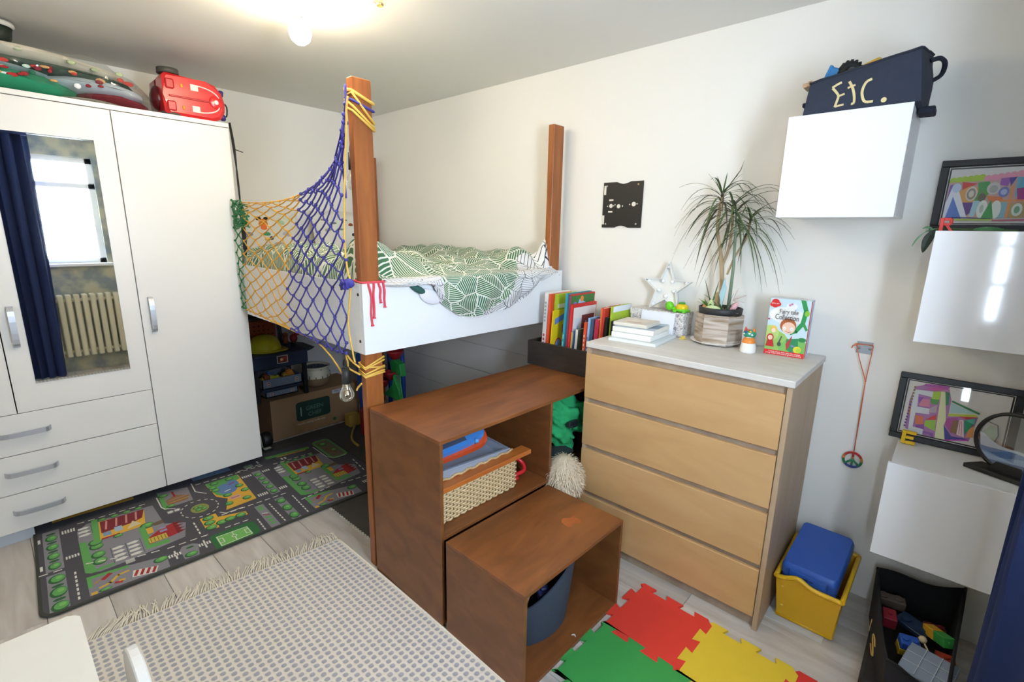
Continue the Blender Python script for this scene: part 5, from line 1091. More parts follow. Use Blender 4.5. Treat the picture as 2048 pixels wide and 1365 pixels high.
# moving sand picture
t = thing('sand_picture', 'round black moving sand picture with blue sand on a stand', 'ornament', (3.89, -.17, .7475))
SC = Vector((3.908, -.175, .862)); nr = Vector((-.42, -.907, 0)); sd = Vector((.907, -.42, 0)); up = Vector((0, 0, 1)); R_ = .098
A = Matrix((sd, up, nr)).transposed()
mb = MB(); mb.lathe([(R_-.008, -.008), (R_+.002, -.008), (R_+.003, .006), (R_-.008, .008), (R_-.008, -.008)], SC, 40, A=A); part('ring', mb, mat('#111112', .4), t)
def arcpts(fn, n=20):
    top = [(x, fn(x)) for x in [(-1+2*i/n)*(R_-.009)*.995 for i in range(n+1)]]; r0 = R_-.009
    top = [(x, max(-math.sqrt(max(0, r0*r0-x*x)), min(z, math.sqrt(max(0, r0*r0-x*x))))) for x, z in top]
    bot = [(x, -math.sqrt(max(0, r0*r0-x*x))) for x, _ in top][::-1]; return top+bot[1:-1]
for fn, c, d in ((lambda x: -.02-.35*x+.01*math.sin(40*x), '#dfe6ee', .0), (lambda x: -.035-.12*x+.008*math.sin(30*x+1), '#6f93c4', .001), (lambda x: -.05+.05*x+.006*math.sin(50*x), '#9db8dc', .002), (lambda x: -.066+.12*x, '#3f5f96', .003)):
    mb = MB(); mb.prism(arcpts(fn), .001, SC+nr*d, sd, up, nr); part('sand_layer', mb, mat(c, .9, var=.12, scale=60), t)
mb = MB(); mb.prism([((R_-.009)*math.cos(2*PI*i/40), (R_-.009)*math.sin(2*PI*i/40)) for i in range(40)], .0012, SC+nr*.0055, sd, up, nr); part('glass_disc', mb, glass('#f2f6f8', .12), t)
mb = MB(); mb.M = Matrix.Translation((SC.x, SC.y, .7477)) @ Matrix((sd, -nr, up)).transposed().to_4x4()
mb.prism([(-.098, -.035), (.10, -.035), (.08, .035), (-.08, .035)], .014, bev=.001); mb.prism([(-.05, 0), (.05, 0), (.03, .03), (-.03, .03)], .018, (0, .009, .013), (1, 0, 0), (0, 0, 1), (0, -1, 0)); part('stand', mb, mat('#121212', .45), t)

# ------------------------------------------------------------------ denim bag of odds and ends
t = thing('denim_bag', 'dark denim storage bag with Etc. lettering on the wall cabinet', 'bag', (3.36, -.16, 1.8945))
DEN = mat('#2b3242', .9, var=.12, scale=60, bump=.5, bscale=220)
B0 = [(3.205, -.300), (3.520, -.300), (3.525, -.03), (3.21, -.03)]; T0 = [(3.212, -.285, 1.998), (3.500, -.300, 2.047), (3.512, -.05, 2.085), (3.225, -.05, 2.02)]
def side(i, ins=0.0):
    j = (i+1) % 4; a, b_, c, d = Vector((*B0[i], 1.8952)), Vector((*B0[j], 1.8952)), Vector(T0[j]), Vector(T0[i]); n_ = ((b_-a).cross(d-a)).normalized()
    def fn(u, v):
        p = (a*(1-u)+b_*u)*(1-v)+(d*(1-u)+c*u)*v
        return p+n_*(.014*math.sin(PI*u)*math.sin(PI*min(1, v*1.05))*(1+.8*(vnoise(u*5+i*7, v*4)-.5))-ins)+Vector((0, 0, .004*(vnoise(u*8, i)-.5) if v == 1 else 0))
    return fn
mb = MB()
for i in range(4): mb.grid(side(i), 14, 8); mb.grid(side(i, .004), 14, 8)
mb.poly([(*p, 1.8952) for p in B0]); part('body', mb, DEN, t)
mb = MB()
for i in range(4): mb.tube([side(i)(u/10, 1) for u in range(11)], .004, 6)
part('hem', mb, mat('#262c38', .9), t)
mb = MB(); mb.M = None
mb.tube(catmull([(3.518, -.20, 2.03), (3.540, -.19, 2.035), (3.552, -.16, 2.025), (3.546, -.13, 2.0), (3.522, -.13, 1.985)], 4), .007, 6)
part('handle', mb, mat('#1f2430', .9), t)
mb = MB(); mb.box(3.509, 3.552, -.20, -.12, 1.878, 1.898, bev=.003); part('strap_end', mb, mat('#1f2430', .9), t)
mb = MB(); mb.box(3.19, 3.206, -.26, -.22, 1.93, 1.945, bev=.003); part('tab', mb, mat('#1f2430', .9), t)
f0 = side(0)
def fm2(x, y):
    dx, dy = x-270, y-310; det = 830*240-(-30)*(-235)
    u = (dx*240+30*dy)/det; v = (830*dy+235*dx)/det; return f0(min(max(u, .02), .98), min(max(1-v*1.0, .02), .98))+Vector((0, -.0016, 0))
mb = MB()
for pts, w_ in (([(462, 338), (500, 315), (535, 298)], .0036), ([(465, 340), (498, 365), (515, 388), (502, 425), (488, 455)], .0036), ([(490, 452), (555, 428)], .003), ([(510, 390), (562, 368)], .003), ([(592, 290), (618, 325), (632, 370), (628, 408), (608, 416)], .0036), ([(582, 332), (640, 308)], .003), ([(760, 264), (722, 282), (696, 318), (688, 355), (705, 388), (762, 376)], .0038)):
    q = [fm2(*p) for p in pts]; c = catmull(q, 4)
    for a, b_ in zip(c, c[1:]):
        d = (b_-a).normalized(); s = Vector((-d.z, 0, d.x))*w_; mb.poly([a-s, b_-s, b_+s, a+s])
c = fm2(835, 356); mb.poly([c+Vector((.0075*math.cos(2*PI*i/16), -.0005, .0075*math.sin(2*PI*i/16))) for i in range(16)])
part('lettering', mb, mat('#d8c592', .7), t)
t = thing('rubber_toy', 'black chunky toy tyre peeking out of the denim bag', 'toy', (3.305, -.2, 1.97))
M = Matrix.Translation((3.312, -.22, 2.030)) @ Matrix.Rotation(math.radians(25), 4, 'Z') @ Matrix.Rotation(math.radians(80), 4, 'X')
mb = loc_mb(M); mb.lathe([(.012, -.014), (.03, -.014), (.034, -.008), (.034, .008), (.03, .014), (.012, .014), (.012, -.014)], n=24)
for k in range(16):
    a = 2*PI*k/16; mb.box(.033*math.cos(a)-.004, .033*math.cos(a)+.004, .033*math.sin(a)-.004, .033*math.sin(a)+.004, -.012, .012)
part('tyre', mb, mat('#1a1a18', .7), t)
mb = loc_mb(M); mb.cyl((0, 0, -.010), (0, 0, .015), .012, n=10); part('hub', mb, mat('#4a4a46', .5), t)
mb = MB(); mb.M = Matrix.Translation((3.262, -.22, 2.022)) @ Matrix.Rotation(math.radians(20), 4, 'Y'); mb.box(-.018, .018, -.012, .012, -.03, .03, bev=.004); mb.box(-.022, -.012, -.013, .013, -.02, .034, bev=.002); mb.box(.0, .03, -.008, .008, .018, .03, bev=.003)
single('blue_toy', mb, mat('#2f7ab8', .4), 'bright blue toy part sticking out of the denim bag', 'toy')
mb = MB(); mb.M = Matrix.Translation((3.375, -.22, 2.028)) @ Matrix.Rotation(math.radians(-20), 4, 'Y'); mb.box(-.028, .028, -.012, .012, -.03, .028, bev=.012, seg=3); mb.cyl((0, -.013, 0), (0, .013, 0), .01)
single('yellow_toy', mb, mat('#d8ab3c', .45), 'yellow toy block end in the denim bag behind the tyre', 'toy')
mb = MB(); mb.M = Matrix.Translation((3.208, -.24, 2.0)) @ Matrix.Rotation(math.radians(-6), 4, 'Y'); mb.box(-.022, .03, -.03, .03, -.006, .008, bev=.002); mb.box(-.005, .005, -.03, .03, .008, .011)
single('wooden_toy', mb, wood('#b08b6a', '#c9a584', (9, 1, 9), 4, .5), 'light brown wooden piece over the left end of the denim bag', 'toy')
# ------------------------------------------------------------------ floor coverings
mb = MB(); mb.box(.32, 1.975, -1.185, WA-.012, 0, .004, bev=.001)
t = thing('dark_mat', 'dark grey felt mat with dashed white edge under the bed', 'mat', (1.1, -.6, 0))
part('felt', mb, mat('#4b4844', .95, var=.12, scale=30, bump=.3, bscale=120), t)
mb = MB()
for k in range(22):
    x = 1.30+.0225*k; mb.box(x, x+.011, -1.196, -1.190, 0, .0044); mb.box(x+.011, x+.022, -1.190, -1.184, .001, .0048)
part('dashed_edge', mb, mat('#d9d7d2', .8), t)
t = thing('play_rug', 'grey road print play rug with houses trees and football pitch', 'rug', (.9, -1.55, .0))
RM = Matrix.Translation((1.319, -2.331, .0045)) @ Matrix(((.0451, -.999, 0), (.999, .0451, 0), (0, 0, 1))).to_4x4()
LA, LB = 1.54, .92
def rr(x0, x1, y0, y1, r, n=5):
    return [(cx+r*math.cos(a0+PI/2*i/n), cy+r*math.sin(a0+PI/2*i/n)) for cx, cy, a0 in ((x1-r, y1-r, 0), (x0+r, y1-r, PI/2), (x0+r, y0+r, PI), (x1-r, y0+r, 1.5*PI)) for i in range(n+1)]
mb = loc_mb(RM); mb.prism(rr(0, LA, 0, LB, .05), .007, bev=.002); part('bound_edge', mb, mat('#3c3d36', .9), t)
S = [('poly', rr(.012, LA-.012, .012, LB-.012, .045), '#4d4b51')]
GY, GN, DG, YL, WH, RD = '#85838a', '#5f9f55', '#2f5e35', '#d9a93c', '#d6d3cb', '#a32a2c'
def q(pts, c): S.append(('poly', pts, c))
def rec(a0, b0, a1, b1, c): S.append(('rect', a0, b0, a1, b1, c))
def tree(a, b, ra, rb):
    S.append(('ell', a, b, ra, rb, DG)); S.append(('ell', a+ra*.12, b+rb*.1, ra*.82, rb*.75, GN)); S.append(('ell', a+ra*.25, b+rb*.25, ra*.4, rb*.35, '#79b864'))
def dashes(a0, b0, a1, b1, n, w_=.007, fr=.55):
    for k in range(n):
        u0, u1 = k/n, (k+fr)/n; S.append(('line', [(a0+(a1-a0)*u0, b0+(b1-b0)*u0), (a0+(a1-a0)*u1, b0+(b1-b0)*u1)], w_, WH))
def zebra(a0, b0, a1, b1, n, vert=False):
    for k in range(n):
        if vert: rec(a0, b0+(b1-b0)*k/n, a1, b0+(b1-b0)*(k+.6)/n, WH)
        else: rec(a0+(a1-a0)*k/n, b0, a0+(a1-a0)*(k+.62)/n, b1, WH)
def carpark(a0, b0, a1, b1, na, nb):
    for i in range(na):
        for j in range(nb):
            a, b_ = a0+(a1-a0)*(i+.5)/na, b0+(b1-b0)*(j+.5)/nb
            S.append(('poly', [(a-.4*(a1-a0)/na, b_-.008), (a+.15*(a1-a0)/na, b_-.012), (a+.42*(a1-a0)/na, b_), (a+.15*(a1-a0)/na, b_+.012), (a-.4*(a1-a0)/na, b_+.008)], WH))
    for i in range(na+1): S.append(('line', [(a0+(a1-a0)*i/na, b0), (a0+(a1-a0)*i/na, b1)], .002, '#4a484c'))
def block(da, small=False):
    """one town block of the repeating print"""
    q([(da+.15, .22), (da+.20, .19), (da+.30, .195), (da+.52, .225), (da+.55, .36), (da+.47, .42), (da+.46, .66), (da+.19, .68), (da+.15, .62)], GY)
    q([(da+.15, .22), (da+.17, .2), (da+.25, .205), (da+.25, .222), (da+.185, .225), (da+.175, .5), (da+.15, .5)], GN)
    for b_ in (.28, .34, .42, .46): tree(da+.205, b_, .026, .032)
    carpark(da+.25, .215, da+.36, .36, 2, 4); carpark(da+.15, .55, da+.205, .66, 1, 3)
    q([(da+.20, .45), (da+.225, .45), (da+.235, .70), (da+.21, .70)], GN)
    q([(da+.225, .47), (da+.40, .47), (da+.42, .64), (da+.235, .66)], YL); q([(da+.235, .53), (da+.36, .54), (da+.40, .56), (da+.42, .65), (da+.24, .655)], '#7d2a30')
    for k in range(4): S.append(('line', [(da+.255+.04*k, .56), (da+.265+.04*k, .645)], .008, '#c98a86'))
    rec(da+.24, .49, da+.27, .53, '#7a97b4'); rec(da+.285, .50, da+.315, .55, '#9fb6cc'); q([(da+.33, .49), (da+.36, .56), (da+.39, .50)], '#cfc39a'); rec(da+.23, .465, da+.3, .478, RD)
    tree(da+.405, .46, .03, .03); tree(da+.29, .455, .02, .016)
    for k in range(4): tree(da+.25+.05*k, .675, .018, .016)
    q([(da+.37, .235), (da+.46, .225), (da+.46, .26), (da+.40, .265), (da+.395, .46), (da+.37, .46)], GN)
    q([(da+.385, .27), (da+.47, .275), (da+.52, .285), (da+.515, .40), (da+.45, .385), (da+.39, .33)], RD)
    for k in range(4): q([(da+.50, .28+.03*k), (da+.54, .295+.03*k), (da+.50, .31+.03*k)], '#7c1c22')
    rec(da+.388, .275, da+.46, .325, '#c9b24a'); 
    for k in range(5): S.append(('line', [(da+.396+.014*k, .28), (da+.396+.014*k, .318)], .003, '#7a5a2a'))
    q([(da+.395, .37), (da+.42, .37), (da+.42, .43), (da+.395, .43)], YL); rec(da+.44, .345, da+.47, .365, '#8a8fb0'); rec(da+.44, .375, da+.47, .39, '#8a8fb0'); q([(da+.43, .43), (da+.47, .43), (da+.47, .47), (da+.42, .46)], '#6a5a4a')
    q([(da+.15, .03), (da+.42, .02), (da+.425, .12), (da+.29, .155), (da+.15, .18)], GY); q([(da+.15, .09), (da+.165, .09), (da+.165, .155), (da+.29, .14), (da+.29, .16), (da+.15, .18)], GN)
    q([(da+.29, .05), (da+.37, .02), (da+.385, .065), (da+.30, .10)], WH)
    for k in range(4): q([(da+.295+.02*k, .055-.008*k), (da+.305+.02*k, .05-.008*k), (da+.32+.02*k, .09-.008*k), (da+.31+.02*k, .095-.008*k)], RD)
    S.append(('line', [(da+.185, .065), (da+.22, .075), (da+.25, .11), (da+.285, .115)], .012, YL)); S.append(('line', [(da+.20, .12), (da+.225, .145)], .018, RD)); S.append(('line', [(da+.17, .11), (da+.19, .125)], .008, '#b5813a')); S.append(('line', [(da+.235, .06), (da+.255, .05)], .014, RD)); S.append(('line', [(da+.25, .065), (da+.265, .06)], .012, YL)); rec(da+.155, .03, da+.175, .05, YL); tree(da+.20, .04, .022, .012)
    tree(da+.40, .105, .028, .024)
block(0)
rec(.03, .33, .09, .72, GY); rec(.03, .02, .09, .30, GY)
for k in range(4): tree(.06, .37+.09*k, .022, .03); S.append(('ell', .06, .415+.09*k, .018, .01, DG))
for b_, rb in ((.255, .035), (.15, .04), (.045, .035)): tree(.062, b_, .028, rb); S.append(('ell', .062, b_-.055, .02, .01, DG))
dashes(.118, .04, .12, .275, 7); dashes(.01, .325, .10, .318, 2); dashes(.16, .295, .28, .245, 3); dashes(.33, .20, .43, .18, 2); dashes(.44, .175, .62, .165, 4); zebra(.285, .172, .318, .205, 5, True)
zebra(.098, .645, .15, .68, 5); zebra(.098, .39, .148, .415, 5); zebra(.013, .62, .028, .66, 1); zebra(.013, .36, .028, .4, 1); dashes(.16, .71, .45, .70, 7)
zebra(.428, .085, .48, .11, 5); dashes(.455, .06, .457, .15, 2); zebra(.548, .085, .60, .11, 5); dashes(.572, .06, .574, .15, 2)
q([(.478, .03), (.535, .025), (.55, .12), (.53, .14), (.49, .145), (.476, .12)], GY); tree(.508, .055, .026, .022); S.append(('ell', .515, .115, .016, .008, DG))
q([(.6, .0+.012), (.785, .012), (.80, .03), (.80, .13), (.78, .145), (.61, .145), (.60, .13)], '#2f6a3a'); q([(.622, .02), (.765, .025), (.762, .112), (.622, .118)], '#74b45c')
for l in ([(.626, .024), (.761, .029), (.758, .108), (.626, .114), (.626, .024)], [(.692, .026), (.692, .112)], [(.626, .05), (.645, .05), (.645, .09), (.626, .09)], [(.76, .05), (.742, .05), (.742, .09), (.76, .09)]): S.append(('line', l, .004, WH))
S.append(('ell', .692, .07, .012, .012, WH)); S.append(('ell', .692, .07, .008, .008, '#74b45c'))
S.append(('ell', .635, .455, .088, .098, WH)); S.append(('ell', .635, .455, .083, .092, '#4d4b51'))
for k in range(16):
    a = 2*PI*k/16; S.append(('line', [(.635+.083*math.cos(a), .455+.092*math.sin(a)), (.635+.092*math.cos(a), .455+.101*math.sin(a))], .018, '#4d4b51'))
S.append(('ell', .635, .455, .042, .05, '#8a8f4a')); 
for a, b_ in ((.62, .47), (.65, .44), (.64, .47), (.625, .44)): tree(a, b_, .014, .014)
q([(.607, .21), (.66, .195), (.665, .25), (.80, .22), (.80, .26), (.68, .30), (.68, .345), (.607, .34)], YL)
for a, b_ in ((.635, .27), (.68, .235), (.72, .24), (.77, .24), (.64, .32), (.63, .22)): tree(a, b_, .026, .024)
q([(.72, .71), (.73, .52), (.77, .46), (.73, .34), (.885, .355), (.895, .71)], YL); q([(.72, .715), (.735, .54), (.78, .48), (.80, .60), (.89, .66), (.89, .72)], GN)
S.append(('ell', .80, .58, .05, .07, '#5f7fae')); S.append(('ell', .84, .62, .03, .05, '#5f7fae')); S.append(('line', [(.78, .55), (.81, .56)], .008, WH)); S.append(('line', [(.82, .62), (.85, .63)], .008, RD)); rec(.78, .43, .83, .47, '#c9a09a'); S.append(('line', [(.785, .45), (.825, .45)], .006, RD))
for a, b_ in ((.74, .64), (.76, .69), (.86, .57), (.84, .69), (.85, .40), (.76, .40), (.78, .50), (.87, .5), (.745, .6)): tree(a, b_, .022, .022)
q([(.50, .57), (.63, .575), (.64, .75), (.50, .79)], GY); q([(.495, .56), (.515, .56), (.52, .70), (.50, .80)], GN); q([(.52, .60), (.61, .60), (.63, .65), (.57, .70), (.52, .66)], '#8f6a4a'); S.append(('line', [(.53, .62), (.62, .63)], .004, YL)); S.append(('line', [(.53, .65), (.62, .66)], .004, '#c98a86')); tree(.52, .73, .024, .02); tree(.53, .585, .022, .016); rec(.56, .68, .57, .75, RD)
S.append(('line', [(.49, .73), (.49, .60), (.50, .57), (.54, .54)], .006, WH)); S.append(('line', [(.665, .78), (.66, .66), (.70, .60)], .006, WH)); S.append(('line', [(.70, .34), (.72, .31), (.80, .31)], .006, WH)); rec(.50, .50, .56, .535, GY); carpark(.50, .50, .56, .535, 2, 1)
rec(.845, .012, .89, .27, GY); 
for k in range(3): S.append(('ell', .868, .05+.035*k, .014, .012, GN)); S.append(('ell', .866, .215+.018*k, .014, .008, GN))
S.append(('line', [(.855, .16), (.88, .14)], .006, RD)); S.append(('line', [(.855, .175), (.878, .165)], .006, WH))
dashes(.577, .20, .577, .34, 4); dashes(.818, .02, .82, .15, 5); dashes(.918, .03, .915, .26, 8); dashes(1.036, .03, 1.04, .26, 8); dashes(.70, .305, 1.04, .30, 8); dashes(.68, .17, .80, .165, 3)
rec(.95, .012, .995, .275, GY)
for b_, rb in ((.235, .03), (.145, .036), (.05, .034)): tree(.972, b_, .024, rb)
rec(.96, .335, 1.008, .685, GY)
for k in range(5): tree(.983, .37+.065*k, .02, .026)
zebra(.90, .36, .955, .39, 5); zebra(.90, .64, .955, .665, 5); zebra(1.015, .36, 1.06, .39, 4); zebra(1.015, .64, 1.06, .665, 4); dashes(.68, .745, 1.06, .735, 9); dashes(.905, .75, 1.06, .76, 3)
rec(.95, .76, 1.0, .80, GY); S.append(('ell', .975, .78, .018, .012, GN)); zebra(1.03, .78, 1.045, .82, 1)
block(.925)
rec(.07, .80, .40, .83, YL); rec(.68, .80, .88, .87, '#6f86a8'); q([(1.09, .80), (1.36, .78), (1.37, .81), (1.09, .84)], GN); S.append(('line', [(1.15, .79), (1.33, .775)], .01, YL)); S.append(('line', [(1.20, .80), (1.30, .79)], .006, RD)); zebra(1.16, .73, 1.2, .76, 2)
q(rr(1.40, 1.52, .52, .86, .04), GN); q(rr(1.415, 1.51, .54, .84, .035), '#6d6a52'); S.append(('line', [(1.385, .78), (1.39, .58), (1.42, .53), (1.50, .53)], .006, WH)); tree(1.45, .78, .025, .03); tree(1.47, .65, .02, .026); S.append(('line', [(1.44, .7), (1.47, .6)], .01, '#8a4a3a'))
dashes(1.10, .705, 1.36, .70, 6); dashes(1.06, .17, 1.25, .20, 5); dashes(1.30, .19, 1.48, .17, 4); zebra(1.40, .1, 1.46, .13, 5); dashes(1.48, .25, 1.50, .45, 4)
# keep everything on the rug
def inside(sh):
    if sh[0] == 'poly': pts = sh[1]
    elif sh[0] == 'line': pts = sh[1]
    elif sh[0] == 'rect': pts = [(sh[1], sh[2]), (sh[3], sh[4])]
    else: pts = [(sh[1]-sh[3], sh[2]-sh[4]), (sh[1]+sh[3], sh[2]+sh[4])]
    return all(.005 < a < LA-.005 and .005 < b_ < LB-.005 for a, b_ in pts)
S = [s_ for s_ in S if inside(s_)]
R3 = RM.to_3x3()
art('road_print', t, RM @ Vector((0, 0, .0070)), R3 @ Vector((1, 0, 0)), R3 @ Vector((0, 1, 0)), S, layer=.000004, rough=.95, clip=None)

# woven rug with fringe
t = thing('woven_rug', 'cream and grey dotted woven cotton rug with fringed end', 'rug', (2.4, -1.77, 0))
KX, KY, PIT = 2.3, 2.3, .0258
def wx(u, v):                                            # u along x from the fringed end, v across
    x = 1.570+2.35*u+(.085*v-.008*math.sin(5*v))*(1-u); y = -2.235+.935*v+.004*math.sin(6*u+1)
    return x, y
nu, nv = 364, 146
def wf(u, v):
    x, y = wx(u, v); a, b_ = u*2.35/PIT, v*.935/PIT
    h = .0052*max(abs(math.sin(PI*a)), abs(math.sin(PI*b_)))**1.5 if False else .006-.0045*(abs(math.sin(PI*a))*abs(math.sin(PI*b_)))**1.2
    return Vector((x, y, .001+h+.003*vnoise(x*2.2, y*3)))
wm_ = bpy.data.materials.new('woven'); wm_.use_nodes = True; nt = wm_.node_tree; b = nt.nodes['Principled BSDF']; b.inputs['Roughness'].default_value = .95; L = nt.links.new
uv = nt.nodes.new('ShaderNodeUVMap'); uv.uv_map = 'UVMap'; sx = nt.nodes.new('ShaderNodeSeparateXYZ'); L(uv.outputs[0], sx.inputs[0])
def sn(o):
    m_ = nt.nodes.new('ShaderNodeMath'); m_.operation = 'MULTIPLY'; m_.inputs[1].default_value = PI; L(o, m_.inputs[0]); s_ = nt.nodes.new('ShaderNodeMath'); s_.operation = 'SINE'; L(m_.outputs[0], s_.inputs[0]); a_ = nt.nodes.new('ShaderNodeMath'); a_.operation = 'ABSOLUTE'; L(s_.outputs[0], a_.inputs[0]); return a_.outputs[0]
p_ = nt.nodes.new('ShaderNodeMath'); p_.operation = 'MULTIPLY'; L(sn(sx.outputs[0]), p_.inputs[0]); L(sn(sx.outputs[1]), p_.inputs[1])
nz = nt.nodes.new('ShaderNodeTexNoise'); nz.inputs['Scale'].default_value = 1.6; L(uv.outputs[0], nz.inputs['Vector']); ma = nt.nodes.new('ShaderNodeMath'); ma.operation = 'MULTIPLY_ADD'; ma.inputs[1].default_value = .5; ma.inputs[2].default_value = -.25; L(nz.outputs['Fac'], ma.inputs[0])
ad = nt.nodes.new('ShaderNodeMath'); ad.operation = 'ADD'; L(p_.outputs[0], ad.inputs[0]); L(ma.outputs[0], ad.inputs[1])
r = nt.nodes.new('ShaderNodeValToRGB'); r.color_ramp.elements[0].position = .36; r.color_ramp.elements[1].position = .60; r.color_ramp.elements[0].color = (*lin('#ddd5c8'), 1); r.color_ramp.elements[1].color = (*lin('#a3a2a8'), 1)
L(ad.outputs[0], r.inputs[0]); L(r.outputs[0], b.inputs['Base Color'])
mb = MB(); mb.grid(wf, nu, nv, uvf=lambda u, v: (u*2.35/PIT, v*.935/PIT)); part('woven_field', mb, wm_, t)
mb = MB()
for s_ in (0, 1):
    mb.tube([Vector((*wx(u/40, s_), .006)) for u in range(41)], .005, 5)
part('selvedge', mb, mat('#e4ddcf', .95), t)
mb = MB()
for k in range(105):
    v = (k+.5)/105; x, y = wx(0, v); L_ = random.uniform(.065, .10); sk = .028+.02*math.sin(k*.23)+random.uniform(-.012, .012)
    for s_ in range(2):
        pts = [(x, y, .006), (x-L_*.3, y+sk*.3+.003*s_, .008), (x-L_*.65, y+sk*.8+random.uniform(-.006, .006), .006), (x-L_, y+sk*1.1+random.uniform(-.012, .012), .0032)]
        mb.tube(catmull(pts, 3), .0017, 4)
part('fringe', mb, mat('#efe7d6', .95), t, kind='stuff')

# interlocking foam tiles
TO = Matrix.Translation((2.892, -.560, 0)) @ Matrix.Rotation(math.radians(-2.4), 4, 'Z'); PT = .300
def edge_path(n=5, h=.0145, f=.0065, flip=1):
    pts = []; s = PT/n; o = flip
    pts.append((0, 0))
    for k in range(n):
        a, b_ = s*k, s*(k+1); y = h*o; e = f
        if k == 0: pts += [(.010, y)] 
        else: pts += [(a-e, y) if o*1 == o else (a, y)]
        if k == n-1: pts += [(PT-.010, y)]
        else: pts += [(b_+e, y)]
        o = -o
    pts.append((PT, 0)); return pts
def tile(c, r_, col, label):
    p = edge_path(); out = []
    T_ = [(u, v) for u, v in p]                          # along +x at the top
    top = [(c*PT+u, -r_*PT+v) for u, v in T_]; bot = [(c*PT+u, -(r_+1)*PT+v) for u, v in T_]
    rgt = [((c+1)*PT+v, -r_*PT-u) for u, v in T_]; lft = [(c*PT+v, -r_*PT-u) for u, v in T_]
    out = top[:-1]+rgt[:-1]+bot[::-1][:-1]+lft[::-1][:-1]
    cx, cy = (c+.5)*PT, -(r_+.5)*PT; sh = [(cx+(u-cx)*.9985, cy+(v-cy)*.9985) for u, v in out]
    mb = loc_mb(TO); mb.prism(sh[::-1], .010, bev=.0008)
    single('foam_tile', mb, mat(col, .85, var=.04, scale=20, bump=.25, bscale=300), label, 'foam mat', 'interlocking foam tiles')
tile(0, 0, '#df3b2c', 'red foam puzzle tile nearest the low wooden box')
tile(1, 0, '#e3c232', 'yellow foam puzzle tile right of the red one')
tile(2, 0, '#d8342b', 'red foam puzzle tile at the right end of the row')
tile(0, 1, '#3a9a48', 'green foam puzzle tile in front of the red one by the box')
tile(1, 1, '#3a9a48', 'green foam puzzle tile in front of the yellow one')

# ------------------------------------------------------------------ floor by the chest
mb = MB(); mb.box(3.30, 3.535, -.372, -.30, 0.0002, .004); single('paper_strip', mb, mat('#c9c9c6', .7), 'flat pale strip lying under the yellow crate', 'strip')
t = thing('yellow_crate', 'yellow plastic crate beside the chest holding a blue case', 'crate', (3.46, -.19, .0045))
BT = [(3.356, -.378), (3.572, -.378), (3.578, -.02), (3.352, -.02)]; BB = [(3.37, -.335), (3.556, -.335), (3.556, -.05), (3.37, -.05)]
YP = mat('#dba915', .35, var=.05); ZB = .0045
def wallq(i, ins=0.0):
    j = (i+1) % 4
    def fn(u, v):
        a, b_, c, d = (Vector(p) for p in (BB[i], BB[j], BT[j], BT[i])); p = (a*(1-u)+b_*u)*(1-v)+(d*(1-u)+c*u)*v
        ce = Vector((3.463, -.192)); p = ce+(p-ce)*(1-ins); h = .196+(.022*gs(u-.33, .16) if i in (0, 2) else 0)
        return Vector((p.x, p.y, ZB+.002+h*v))
    return fn
mb = MB()
for i in range(4): mb.grid(wallq(i), 16, 4); mb.grid(wallq(i, .03), 16, 4)
mb.poly([(*p, ZB+.002) for p in BB]); part('shell', mb, YP, t)
mb = MB()
for i in range(4):
    pts = [wallq(i)(u/16, 1) for u in range(17)]
    mb.tube(pts, .009, 7)
part('rim', mb, mat('#e8b51c', .35), t)
mb = MB()
for i in range(4):
    a, b_ = Vector((*BB[i], ZB)), Vector((*BB[(i+1) % 4], ZB)); mb.tube([a+Vector((0, 0, .006)), b_+Vector((0, 0, .006))], .006, 6)
part('base_ridge', mb, YP, t)
for u, v in ((.1, .3), (.1, .78)):
    p = wallq(0)(u, v); mb = MB(); mb.ball(p, (.006, .003, .006), 8, 5); part('stud', mb, mat('#e6bd4a', .35), t)
t = thing('blue_case', 'blue plastic case with clasp lying in the yellow crate', 'case', (3.46, -.22, .19))
CM = Matrix.Translation((3.462, -.205, .198)) @ Matrix.Rotation(math.radians(9), 4, 'X') @ Matrix.Rotation(math.radians(-2), 4, 'Z'); BL = mat('#2a57ad', .4, var=.05)
def tap(x, y, z0, z1, s, bev):
    mb = loc_mb(CM); out = rr(-x, x, -y, y, .02, 4); n_ = len(out); a = [mb._v((u, v, z0)) for u, v in out]; b_ = [mb._v((u*1, v, z0+(z1-z0)*.55)) for u, v in out]; c = [mb._v((u*s, v*s, z1)) for u, v in out]
    for i in range(n_): mb._f([a[i], a[(i+1) % n_], b_[(i+1) % n_], b_[i]]); mb._f([b_[i], b_[(i+1) % n_], c[(i+1) % n_], c[i]], 0, True)
    mb._f(a[::-1]); mb._f(c); return mb
part('lid', tap(.094, .148, .034, .088, .93, 0), BL, t); part('base', tap(.091, .145, 0, .032, 1.0, 0), mat('#27509f', .4), t)
mb = loc_mb(CM); mb.box(-.06, .06, -.1495, -.148, .036, .064, bev=.001); part('front_panel', mb, mat('#3161bd', .4), t)
mb = loc_mb(CM); mb.box(-.018, .018, -.1515, -.149, .046, .052, bev=.001); mb.ball((0, -.1515, .05), (.006, .002, .006), 8, 5); part('clasp', mb, mat('#1f3f86', .4), t)
for x in (-.064, .064):
    mb = loc_mb(CM); mb.box(x-.001, x+.001, -.1500, -.1485, .030, .07); part('groove', mb, mat('#1c3a7c', .5), t)
for x in (-.045, .05):
    mb = loc_mb(CM); mb.box(x-.018, x+.018, .146, .154, .045, .07, bev=.003); part('hinge', mb, BL, t)
